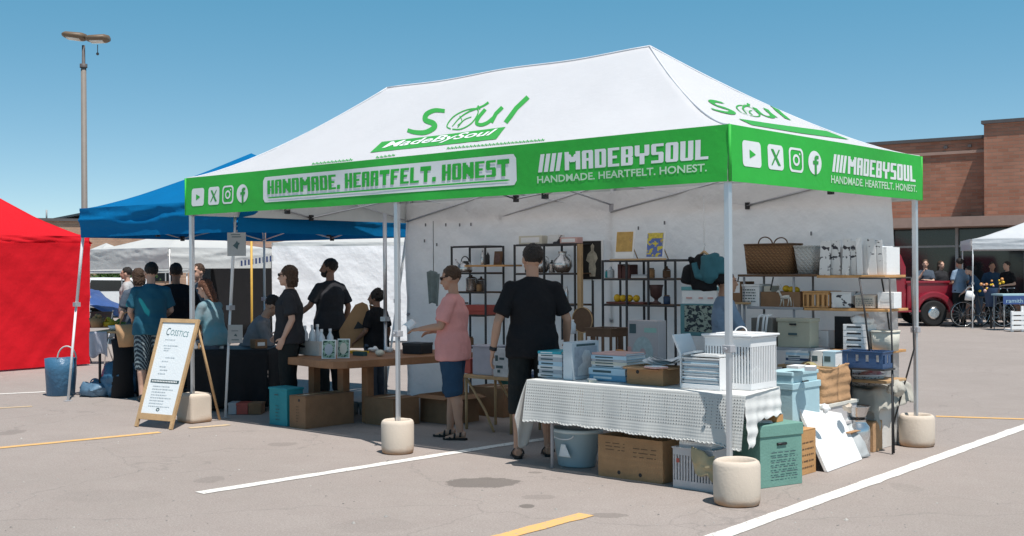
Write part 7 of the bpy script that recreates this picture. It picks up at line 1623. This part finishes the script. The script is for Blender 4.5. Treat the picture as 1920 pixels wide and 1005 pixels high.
# ============================================================ left foreground goods
m_tarp = M('blue_tarpaulin', (.05, .14, .24), .35, .12, 5, .3, 25, .004); c = G(104, 744); c = c+V((FW.x, FW.y, 0))*.18
t = thing('blue_bag_tub', 'tall blue plastic tub bag left of the slanted white tent leg', 'tub', (c.x, c.y, 0)); mb = MB(); mb.lathe([(.15, .003), (.16, .01), (.185, .30), (.20, .47), (.193, .47), (.17, .3)], n=26, cap0=True); mb.jit(.018, 8); mb.build('body', m_tarp, t, local=True)
mb = MB(); mb.ring((.06, .05, .45), (.12, .17), .010, 20, 6, ax=tuple(RT), ax2=(0, 0, 1), a1=PI); mb.build('handle', m_wt, t, local=True)
for k, (px, py, rx, rz_q, hh, lb) in enumerate(((168, 746, .26, .16, .10, 'flattened crumpled blue bag with white lining beside the slanted tent leg'), (208, 746, .30, .18, .21, 'slumped dark blue bag near the striped shorts man'), (243, 740, .14, .16, .20, 'small dark blue bag right of the slumped one'))):
    c = G(px, py); c = c+V((FW.x, FW.y, 0))*.2; t = thing('crumpled_bag', lb, 'bag', (c.x, c.y, 0)); mb = MB(); mb.ball((0, 0, hh*.9), (rx, rz_q, hh), 26, 16); mb.jit(.07, 8, k*3); mb.jit(.02, 24, k)
    for v in mb.b.verts: v.co.z = max(v.co.z, .004)
    mb.build('body', m_tarp if k else M('blue_white_bag', (.07, .15, .24), .4, .3, 5, var2=(.14, .24, .34)), t, local=True)
    mb = MB(); mb.ring((0, 0, hh*1.6), (.06, .06), .008, 12, 5, ax=tuple(RT), ax2=(0, 0, 1), a1=PI); mb.build('handle', m_tarp, t, local=True)
# stall table with produce, left
def table(px0, px1, pyt, D, depth, label, mat, legmat, cloth=None, name='stall_table'):
    a = PD(px0, 506, D); b = PD(px1, 506, D); z = zpx(pyt, D); t = thing(name, label, 'table', ((a.x+b.x)/2, (a.y+b.y)/2, 0), math.atan2(RT.y, RT.x)); L_ = (b-a).length
    mb = MB(); mb.box((-L_/2, 0, z-.03), (L_/2, depth, z)); mb.build('tabletop', mat, t, local=True, bevel=.003)
    for xx in (-L_/2+.05, L_/2-.05):
        for yy in (.05, depth-.05): mb = MB(); mb.tube([(xx, yy, .003), (xx, yy, z-.031)], .018, 6); mb.build('leg', legmat, t, local=True)
    if cloth:
        mb = MB(); mb.grid(lambda u, v: (-L_/2-.01+(L_+.02)*u, -.012-.012*math.sin(u*L_*24)*v, z-.002-(z-.06)*v), 60, 8); mb.build('cloth_front', cloth, t, local=True, recalc=False, solid=.003)
        mb = MB(); mb.grid(lambda u, v: (L_/2+.012+.012*math.sin(u*9)*v, -.01+(depth+.02)*u, z-.002-(z-.06)*v), 20, 8); mb.build('cloth_side', cloth, t, local=True, recalc=False, solid=.003)
    return t, z, L_
m_blkc = M('black_table_cloth', (.010, .010, .012), .9, .2)
t, zz, L_ = table(176, 262, 616, 14.6, .7, 'narrow timber table of produce behind the striped shorts man', m_wood, m_black)
mb = MB(); mb.grid(lambda u, v: (-.34+.22*u, -.02-.02*math.sin(u*12)*v, zz-.005-(.30+.03*math.sin(u*7))*v), 16, 10); mb.build('cloth_drop', M('pale_lilac_cloth', (.40, .40, .46), .9), t, local=True, solid=.004)
t0_ = t
def near(px, py, D): q = PD(px, py, D); return q
def bowlthing(px, py, D, r, h, mat, label, fill=None, name='bowl'):
    q = PD(px, py, D); t = thing(name, label, name.replace('_', ' '), (q.x, q.y, q.z)); mb = MB(); mb.lathe([(r*.7, .001), (r, h), (r*.93, h), (r*.6, h*.3)], n=20, cap0=True); mb.build('body', mat, t, local=True)
    if fill:
        random.seed(px)
        for i in range(9): mb = MB(); a = random.random()*6.28; k_ = random.uniform(0, r*.6); mb.ball((k_*math.cos(a), k_*math.sin(a), h+random.uniform(-.01, .03)), r*.28, 8, 6); mb.build('fruit', fill, t, local=True)
m_grn = M('leaf_green', (.08, .20, .03), .6, .3)
bowlthing(182, 614, 14.9, .10, .12, m_card, 'brown paper bag of bread left on the produce table', M('bread_crust', (.45, .24, .10), .7), 'paper_bag'); bowlthing(205, 612, 15.0, .12, .06, m_lem, 'tray of yellow fruit in the middle of the produce table', m_lem, 'fruit_tray'); bowlthing(222, 613, 15.1, .10, .06, m_grn, 'tray of green fruit right of the yellow fruit', m_grn, 'fruit_tray'); bowlthing(216, 618, 14.75, .09, .05, m_wplas, 'white tub at the front of the produce table', None, 'tub')
q = PD(238, 650, 14.3); t = thing('tote_bag', 'tan tote bag hanging from the arm of the striped shorts man', 'bag', (q.x, q.y, q.z)); mb = MB(); mb.tube([(0, 0, 0), (0, 0, .14), (0, 0, .27)], [(.10, .05), (.13, .06), (.15, .05)], 14, u=tuple(RT)); mb.jit(.012, 9); mb.build('body', m_kraft, t, local=True); mb = MB(); mb.ring((0, 0, .26), (.08, .16), .008, 14, 5, ax=tuple(RT), ax2=(0, 0, 1), a1=PI); mb.build('handle', m_card, t, local=True)
t = thing('dark_pedestal', 'black cloth covered pedestal under the produce table', 'pedestal', (PD(229, 506, 14.6).x, PD(229, 506, 14.6).y, 0)); mb = MB(); mb.lathe([(.13, .003), (.12, .5), (.12, .72)], n=20, cap0=True, cap1=True); mb.jit(.02, 8); mb.build('cover', m_blkc, t, local=True)
# blue low tarpaulin tent and green tree far left
q = PD(196, 575, 26); t = thing('blue_tarp', 'dark blue tarpaulin draped over a low stall far left behind the produce table', 'tarpaulin', (q.x, q.y, 0)); Rr = RT.copy(); Rr.z = 0
mb = MB(); mb.grid(lambda u, v: Rr*((u-.5)*1.3)+V((FW.x, FW.y, 0))*(v*1.6)+V((0, 0, .45+(.80*(1-u)**1.1 if u > .12 else .8)*.9*math.sin(PI*(.25+.5*v)))), 24, 14); mb.jit(.05, 3); mb.build('sheet', M('navy_tarpaulin', (.04, .09, .26), .5), t, local=True, solid=.01)
for s_ in (-.6, .6): mb = MB(); mb.tube([Rr*s_+V((0, 0, .003)), Rr*s_+V((0, 0, .55))], .02, 6); mb.build('leg', m_black, t, local=True)
def tree(px, py_top, D, w, label, trunk_h=1.6, n=1500, seed=1, group=None):
    q = PD(px, 506, D); t = thing('tree', label, 'tree', (q.x, q.y, 0), 0, group); zt_ = zpx(py_top, D); random.seed(seed)
    mb = MB(); mb.tube([(0, 0, 0), (.05, .0, trunk_h*.6), (.0, .05, trunk_h*1.1), (.1, .1, zt_*.75)], [.13, .10, .08, .03], 8)
    limbs = []
    for i in range(7): a = 2*PI*i/7+random.random(); e = V((math.cos(a)*w*.32, math.sin(a)*w*.32, trunk_h+(zt_-trunk_h)*random.uniform(.3, .85))); mb.tube([(0, .03, trunk_h*.8), tuple(e*.5+V((0, 0, trunk_h*.45))), tuple(e)], [.05, .035, .012], 6); limbs.append(e)
    mb.build('trunk', M('bark', (.10, .07, .05), .9, .2), t, local=True)
    mb = MB(); cl = [(e, random.uniform(.22, .36)*w*.6) for e in limbs] + [(V((random.uniform(-.4, .4)*w*.6, random.uniform(-.4, .4)*w*.6, random.uniform(trunk_h, zt_-.2))), random.uniform(.15, .3)*w*.6) for _ in range(14)]
    for i in range(n):
        c, r = random.choice(cl); dv = V((random.gauss(0, 1), random.gauss(0, 1), random.gauss(0, 1))).normalized()*r*random.uniform(.55, 1.05); p_ = c+dv; p_.z = min(p_.z, zt_)
        a = V((random.gauss(0, 1), random.gauss(0, 1), random.gauss(0, .6))).normalized(); b = a.cross(V((random.random(), random.random(), 1))).normalized(); s_ = random.uniform(.05, .11)
        mb.poly([p_-a*s_, p_+b*s_*.5, p_+a*s_, p_-b*s_*.5])
    mb.build('crown', M('foliage', (.05, .10, .02), .6, .5, 4, 0, transl=.3), t, local=True, recalc=False)
tree(196, 506, 46, 3.0, 'dark green tree far left between the red tent and the teal jersey man', 1.0, 1800, 2); tree(228, 514, 50, 2.4, 'smaller sunlit green tree right of the dark one far left', .9, 1400, 5); tree(250, 512, 54, 2.6, 'pale green bush like tree behind the dark haired person', .9, 1200, 8)
# parked white van far, small
q = PD(212, 506, 40); t = thing('parked_car', 'white parked car glimpsed far left under the small off-white tent', 'car', (q.x, q.y, 0), math.atan2(RT.y, RT.x))
mb = MB(); mb.prism([(-1.9, 0, .35), (1.9, 0, .35), (1.95, 0, .75), (1.2, 0, .85), (.7, 0, 1.35), (-.9, 0, 1.38), (-1.5, 0, .9), (-1.95, 0, .8)], (0, 1.7, 0)); mb.build('body', m_wplas, t, local=True, bevel=.08); mb = MB(); mb.prism([(-.85, -.006, .92), (.95, -.006, .92), (.62, -.006, 1.28), (-.75, -.006, 1.3)], (0, .004, 0)); mb.build('side_window', m_pan, t, local=True)
for xx in (-1.2, 1.2): 
    for yy in (.05, 1.6): mb = MB(); mb.tube([(xx, yy-.1, .32), (xx, yy+.1, .32)], .32, 18, u=(1, 0, 0)); mb.build('wheel', m_tyre, t, local=True)
q = PD(182, 506, 20); t = thing('chair', 'folding chair with silver frame in the gap right of the red tent', 'chair', (q.x, q.y, 0), math.atan2(RT.y, RT.x))
mb = MB(); mb.box((-.2, -.2, .43), (.2, .2, .45)); mb.build('seat', m_black, t, local=True); mb = MB(); mb.box((-.2, .19, .6), (.2, .21, .88)); mb.build('backrest', m_black, t, local=True)
for s_ in (-.19, .19): mb = MB(); mb.tube([(s_, -.22, .003), (s_, .22, .9)], .011, 6); mb.build('leg', m_steel, t, local=True); mb = MB(); mb.tube([(s_, .24, .003), (s_, -.18, .45)], .011, 6); mb.build('leg', m_steel, t, local=True)
# dark stall table under the blue tent with goods, signs
t, zt2, L2 = table(352, 500, 652, 13.0, .75, 'table under a black cloth inside the blue tent', m_black, m_black, cloth=m_blkc)
for k, (px, py, w_, h_, mt_, lb) in enumerate(((362, 650, .16, .09, BM['grey'], 'grey box at the left end of the black cloth table'), (385, 650, .12, .06, m_card, 'low brown box on the black cloth table'), (410, 650, .10, .12, BM['white'], 'white upright pack on the black cloth table'), (485, 650, .14, .10, m_cardd, 'brown carton at the right end of the black cloth table'))):
    q = PD(px, py, 13.2); t = thing('goods_box', lb, 'box', (q.x, q.y, zt2+.001), .4+.3*k); mb = MB(); mb.box((-w_/2, -.08, 0), (w_/2, .08, h_)); mb.build('body', mt_, t, local=True, bevel=.003); mb = MB(); mb.box((-w_*.3, -.083, h_*.3), (w_*.3, -.0805, h_*.7)); mb.build('label', m_paper, t, local=True)
def sheet_sign(px0, px1, py0, py1, D, label, parts):
    a = PD(px0, py1, D); b = PD(px1, py0, D); t = thing('paper_sign', label, 'sign', (a+b)/2, math.atan2(RT.y, RT.x)); w_ = (px1-px0)*D/FPX; h_ = (py1-py0)*D/FPX
    mb = MB(); mb.box((-w_/2, 0, -h_/2), (w_/2, .006, h_/2)); sh_ = mb.build('board', M('grey_sign_board', (.36, .36, .35), .7), t, local=True, bevel=.002)
    for q in parts: mb = MB(); mb.poly([(x*w_/2, -.003, y*h_/2) for x, y in q]); mb.build('printed_mark', m_ink, sh_, local=True, recalc=False)
sheet_sign(426, 461, 436, 480, 12.15, 'grey sign with small dark bird drawing fixed high on the slanted tent leg', [[(-.1, -.3), (.1, -.45), (.2, -.1), (.35, .1), (.15, .15), (.05, .3), (-.15, .05), (-.4, -.1)], [(-.5, .6), (.5, .6), (.5, .66), (-.5, .66)], [(-.6, .8), (.4, .8), (.4, .85), (-.6, .85)]])
sheet_sign(427, 455, 609, 643, 12.45, 'pale notice with faint marks fixed low on the slanted tent leg', [[(-.5, .3), (.4, .3), (.4, .36), (-.5, .36)], [(-.2, -.2), (.3, -.3), (.1, .05)], [(-.5, -.7), (.5, -.7), (.5, -.62), (-.5, -.62)]])
# ground goods beneath the blue tent
q = G(478, 765); t = thing('cloth_bag', 'patterned pale cloth bag on the ground left of the teal box', 'bag', (q.x-.1, q.y+.2, 0)); mb = MB(); mb.ball((0, 0, .15), (.17, .14, .16), 22, 14); mb.jit(.04, 9)
for v in mb.b.verts: v.co.z = max(.004, v.co.z)
mb.build('body', M('patterned_cloth', (.16, .17, .24), .8, .5, 12, var2=(.35, .36, .42)), t, local=True); mb = MB(); mb.ring((0, 0, .27), (.11, .10), .010, 16, 6, ax=tuple(RT), ax2=(0, 0, 1), a1=PI); mb.build('handle', m_wood, t, local=True)
for k, (a_, b_, mt_, lb) in enumerate(((432, 447, BM['grey'], 'grey low box on the ground behind the slanted leg'), (449, 470, BM['red'], 'dull red low box on the ground before the patterned bag'), (472, 496, m_cardd, 'dark brown low box right of the dull red one'))):
    q0 = G(a_, 777); q1 = G(b_, 777); t = thing('low_box', lb, 'box', ((q0.x+q1.x)/2, q0.y, 0), math.atan2(RT.y, RT.x)); w_ = (q1-q0).length; mb = MB(); mb.box((-w_/2, 0, .003), (w_/2, .2, .12)); mb.build('body', mt_, t, local=True, bevel=.004); mb = MB(); mb.box((-w_/2-.004, -.004, .10), (w_/2+.004, .204, .125)); mb.build('lid', mt_, t, local=True)
# ============================================================ plank table
m_wred = M('reddish_timber', (.30, .145, .07), .6, .25, 4, .2, 60)
tt = thing('plank_table', 'thick timber plank table carrying the white bottle crate', 'table', (-5.3, 1.2, 0))
P0 = [(-5.86, .75), (-5.07, .62), (-4.87, .63), (-4.78, .74), (-4.60, 1.8), (-4.55, 2.4), (-5.6, 2.5)]
mb = MB(); mb.prism([(x, y, .585) for x, y in P0], (0, 0, .075)); mb.build('tabletop', m_wred, tt, bevel=.006)
for (x, y) in ((-5.62, 1.0), (-5.15, 1.0), (-4.95, 1.15), (-4.72, 2.25)): mb = MB(); mb.box((x-.045, y-.045, .003), (x+.045, y+.045, .584)); mb.build('leg', m_wred, tt, bevel=.005)
ZT2 = .661
def on2(px, py): return G(px, py, ZT2)
c0 = on2(537, 663); c1 = on2(598, 668); dd = (c1-c0).normalized(); t = thing('bottle_crate', 'white plastic crate with hand slot full of pale bottles', 'crate', ((c0.x+c1.x)/2, (c0.y+c1.y)/2, ZT2), math.atan2(dd.y, dd.x)); W_ = (c1-c0).length; hC = .155
mb = MB(); th = .006
for a, b in (((-W_/2, 0, .001), (W_/2, th, hC)), ((-W_/2, .26-th, .001), (W_/2, .26, hC)), ((-W_/2, th+.001, .001), (-W_/2+th, .26-th-.001, hC)), ((W_/2-th, th+.001, .001), (W_/2, .26-th-.001, hC)), ((-W_/2+th, th, .002), (W_/2-th, .26-th, .008))): mb.box(a, b)
mb.build('body', M('cream_plastic', (.58, .54, .50), .5), t, local=True, bevel=.002); mb = MB(); mb.tube([(-.05, -.001, .09), (.05, -.001, .09)], [(.011, .003)]*2, 8); mb.build('hand_slot', m_black, t, local=True)
R0 = Matrix.Rotation(math.atan2(dd.y, dd.x), 3, 'Z')
lbs = ['leftmost bottle in the white crate, front row', 'second bottle from the left in the front row of the white crate', 'third bottle from the left in the front row of the white crate', 'rightmost bottle in the front row of the white crate', 'leftmost bottle in the back row of the white crate', 'middle bottle in the back row of the white crate', 'rightmost bottle in the back row of the white crate']
for k in range(7):
    x = (-W_/2+.05+(k*(W_-.10)/3)) if k < 4 else (-W_/2+.09+(k-4)*(W_-.14)/2); y = .07 if k < 4 else .18
    bottle(V(((c0.x+c1.x)/2, (c0.y+c1.y)/2, ZT2+.009))+R0 @ V((x, y, 0)), lbs[k], m_glass, .036, .27+.02*(k % 3), 'pale bottles in the white crate')
def card_front(px0, px1, pyt, pyb, label, mat, inner, name='patterned_picture'):
    a = on2(px0, pyb); b = on2(px1, pyb); d_ = (b-a); L_ = d_.length; h_ = (pyb-pyt)/FPX*((a-CAM).dot(FW)); t = thing(name, label, 'picture', (a+b)/2, math.atan2(d_.y, d_.x)); rot = Matrix.Rotation(R(-9), 3, 'X')
    mb = MB(); mb.box((-L_/2, 0, .002), (L_/2, .014, h_), rot, (0, 0, 0)); mb.build('frame', m_paper, t, local=True); mb = MB(); mb.box((-L_*.43, -.003, h_*.06), (L_*.43, -.001, h_*.95), rot, (0, 0, 0)); p_ = mb.build('print', mat, t, local=True)
    mb = MB(); mb.poly([rot @ V((L_*.30*math.cos(x), -.006, h_*.5+h_*.30*math.sin(x))) for x in [2*PI*i/24 for i in range(24)]]); mb.build('oval', inner, p_, local=True, recalc=False)
m_leafp = print_mat('leaf_print', 40, .5, (.30, .42, .32), (.015, .06, .035))
card_front(603, 629, 637, 673, 'leaf patterned frame with grey oval next to the bottle crate', m_leafp, BM['grey']); card_front(632, 655, 635, 672, 'leaf patterned frame with cream oval, right of its twin', m_leafp, BM['cream'])
# folded cardboard display
a = on2(612, 655); t = thing('cardboard_display', 'tall folded brown cardboard display shaped like a pointed house', 'display', (a.x, a.y+.25, ZT2), math.atan2(RT.y, RT.x)); k = 11.9/FPX
mb = MB(); mb.prism([(-.02, 0, 0), (.34, 0, 0), (.36, 0, .22), (.28, 0, .50), (.22, 0, .53), (.14, 0, .50), (-.05, 0, .20)], (0, .008, 0)); mb.build('panel', m_card, t, local=True); mb = MB(); mb.prism([(.12, -.004, .22), (.26, -.004, .23), (.17, -.004, .31)], (0, .003, 0)); mb.build('notch', m_black, t, local=True)
mb = MB(); mb.prism([(.36, .0, .0), (.46, .20, .0), (.40, .16, .45), (.30, .01, .50)], (.006, 0, 0)); mb.build('side_panel', m_cardd, t, local=True)
for k, (px, py, rx, ry, rz2, mt_, lb) in enumerate(((668, 662, .13, .07, .012, m_lem, 'yellow card lying behind the small packs on the plank table'), (675, 667, .08, .03, .022, M('dark_green_pack', (.03, .09, .09), .5), 'dark green pack on the plank table right of the frames'), (700, 660, .07, .05, .03, m_paper, 'white tissue bundle left of the middle front leg'), (712, 668, .05, .05, .035, BM['cream'], 'cream round tub on the plank table'), (728, 660, .06, .05, .03, m_paper, 'white paper bundle beside the middle front leg'))):
    q = on2(px, py); t = thing('table_item', lb, 'item', (q.x, q.y, ZT2)); t.name = ['yellow_card', 'small_pack', 'tissue_bundle', 'round_tub', 'paper_bundle'][k]; WM[t.name] = Matrix.Translation(q)
    mb = MB(); mb.ball((0, 0, rz2), (rx, ry, rz2), 14, 8) if k >= 2 else mb.box((-rx, -ry, .001), (rx, ry, rz2*2))
    if k in (2, 4): mb.jit(.03, 20, k)
    mb.build('body', mt_, t, local=True)
q = on2(776, 664); t = thing('black_box', 'black shoebox sized box left of the pink t-shirt person', 'box', (q.x, q.y, ZT2), .15); mb = MB(); mb.box((-.14, -.02, .001), (.10, .20, .11)); mb.build('body', m_black, t, local=True, bevel=.004); mb = MB(); mb.box((-.143, -.023, .09), (.103, .203, .118)); mb.build('lid', m_poledark, t, local=True)
# cartons and boxes under the plank table
D = dims(503, 538, 547, 729, 800, z=.001); D[3] = D[2]+.22
lid_box(D, 'tall narrow teal box on the ground left of the plank table', M('teal_card', (.02, .24, .28), .7), slot=False, lid_h=.02, marks=[('f', scribble(5, 5, .4, .15, .6, .6, .02)+[(.35, .8, .55, .83)])])
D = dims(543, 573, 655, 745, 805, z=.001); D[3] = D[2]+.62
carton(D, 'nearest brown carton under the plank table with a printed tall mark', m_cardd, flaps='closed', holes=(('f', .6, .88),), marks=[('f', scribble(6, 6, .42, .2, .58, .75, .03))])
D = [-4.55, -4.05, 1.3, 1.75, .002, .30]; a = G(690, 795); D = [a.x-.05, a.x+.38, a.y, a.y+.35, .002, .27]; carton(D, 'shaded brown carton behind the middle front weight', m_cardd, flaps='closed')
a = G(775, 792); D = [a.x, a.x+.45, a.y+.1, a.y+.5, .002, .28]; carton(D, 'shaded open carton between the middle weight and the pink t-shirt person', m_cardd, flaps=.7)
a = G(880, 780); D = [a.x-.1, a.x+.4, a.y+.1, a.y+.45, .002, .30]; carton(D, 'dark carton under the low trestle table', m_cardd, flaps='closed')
for k, px in enumerate((662, 684)):
    a = G(px, 782); bowlthing(px, 782, (a-CAM).dot(FW)+.25, .07, .16, M('jar_grey', (.20, .22, .21), .4), ['grey tin in the shade under the plank table, left', 'grey tin in the shade under the plank table, right'][k], None, 'tin')
# low trestle table behind pink person
y_ = 1.38; xa_ = PY(862, 706, y_).x; xb_ = PY(957, 712, y_).x; zt3 = PY(957, 709, y_).z
t = thing('trestle_table', 'low pale trestle table between the two shoppers', 'table', ((xa_+xb_)/2, y_+.25, 0)); mb = MB(); mb.box((xa_, y_, zt3-.03), (xb_, y_+.5, zt3)); mb.build('tabletop', m_wood, t, bevel=.004)
for yy in (y_+.04, y_+.46):
    mb = MB(); mb.tube([(xb_-.03, yy, .003), (xb_-.03, yy, zt3-.031)], .015, 6); mb.build('leg', m_wood, t); mb = MB(); mb.tube([(xa_+.05, yy, zt3-.031), (xa_+.30, yy, .2), (xb_-.25, yy, .003)], .013, 6); mb.build('brace', m_wood, t)
    mb = MB(); mb.tube([(xa_+.05, yy, .003), (xa_+.05, yy, zt3-.031)], .015, 6); mb.build('leg', m_wood, t)
D = [PY(884, 700, y_+.06).x, PY(922, 700, y_+.06).x, y_+.06, y_+.3, zt3+.001, PY(900, 648, y_+.06).z]; lid_box(D, 'pale lilac grey bin on the low trestle table', M('lilac_grey_plastic', (.40, .40, .46), .5), slot=False, lid_h=.015, name='storage_bin')
D = [PY(925, 700, y_+.02).x, PY(951, 700, y_+.02).x, y_+.02, y_+.06, zt3+.001, PY(930, 652, y_+.06).z]; t = thing('printed_bag', 'grey bag with bold dark print at the end of the trestle table', 'bag', base(D)); mb = MB(); mb.box((D[0], D[2], D[4]), (D[1], D[3], D[5])); mb.build('body', m_fig2, t, bevel=.004); face_f(D, [[(.15, .55), (.35, .55), (.35, .75), (.15, .75)], [(.45, .6), (.8, .6), (.8, .68), (.45, .68)], [(.2, .3), (.7, .3), (.7, .4), (.2, .4)], [(.3, .15), (.5, .15), (.5, .25), (.3, .25)]], 'print_mark', m_ink, t)
D = [PY(868, 700, y_+.1).x, PY(882, 700, y_+.1).x, y_+.1, y_+.3, zt3+.001, PY(870, 672, y_+.1).z]; lid_box(D, 'small dull red box at the left of the lilac grey bin', BM['red'], slot=False, lid_h=.02)
a = G(925, 770); D = [a.x-.15, a.x+.05, a.y+.25, a.y+.45, .002, .34]; lid_box(D, 'dark green box standing under the trestle table', M('dark_green_card', (.02, .11, .09), .7), slot=False)
# hanging cloth / sign behind the pink person
q = PY(813, 540, 2.4); t = thing('hanging_cloth', 'grey printed cloth hanging behind the pink t-shirt person', 'cloth', (q.x, 2.4, q.z)); wv_ = .09
mb = MB(); mb.grid(lambda u, v: ((u-.5)*.22*(1-.3*(1-v)), .02*math.sin(u*12), -.18+.36*v+.02*math.sin(u*5)), 14, 14); o_c = mb.build('sheet', M('grey_print_cloth', (.16, .20, .20), .9, .2, 12), t, local=True, solid=.004, recalc=False); mb = MB(); mb.tube([(0, 0, .16), (0, 0, .75)], .004, 5); mb.build('cord', m_black, t, local=True)
# phone and slips in hands of the pink shopper
Mx = Matrix.Translation(tp.location) @ Matrix.Rotation(tp.rotation_euler.z, 4, 'Z')
q = Mx @ ((Jp_['wL']+V((.02, .12, .02)))*sp__); t = thing('paper_slip', 'white folded paper held by the pink t-shirt person', 'paper', q); mb = MB(); mb.grid(lambda u, v: ((u-.5)*.12, (v-.5)*.10, .02*math.sin(u*4)+.05*v), 6, 6); mb.build('sheet', m_paper, t, local=True, solid=.002, recalc=False)
# ============================================================ grit on the asphalt
random.seed(77); mb = MB()
for i in range(420):
    px = random.uniform(0, 1920); py = 720+280*random.random()**.8
    p = G(px, py); r_ = random.uniform(.003, .010)*(1 if random.random() < .93 else 2.0); n = 5
    vs = [p+V((math.cos(2*PI*k/n)*r_*random.uniform(.7, 1.2), math.sin(2*PI*k/n)*r_*random.uniform(.7, 1.2), .001)) for k in range(n)]; top = p+V((0, 0, r_*.8))
    for k in range(n): mb.poly([vs[k], vs[(k+1) % n], top])
o = mb.build('grit', M('loose_grit', (.18, .16, .15), .9, .6, 2, 0, var2=(.55, .52, .48)), recalc=False); tag(o, 'small loose grit and crumbs scattered over the asphalt', 'grit', kind='stuff')
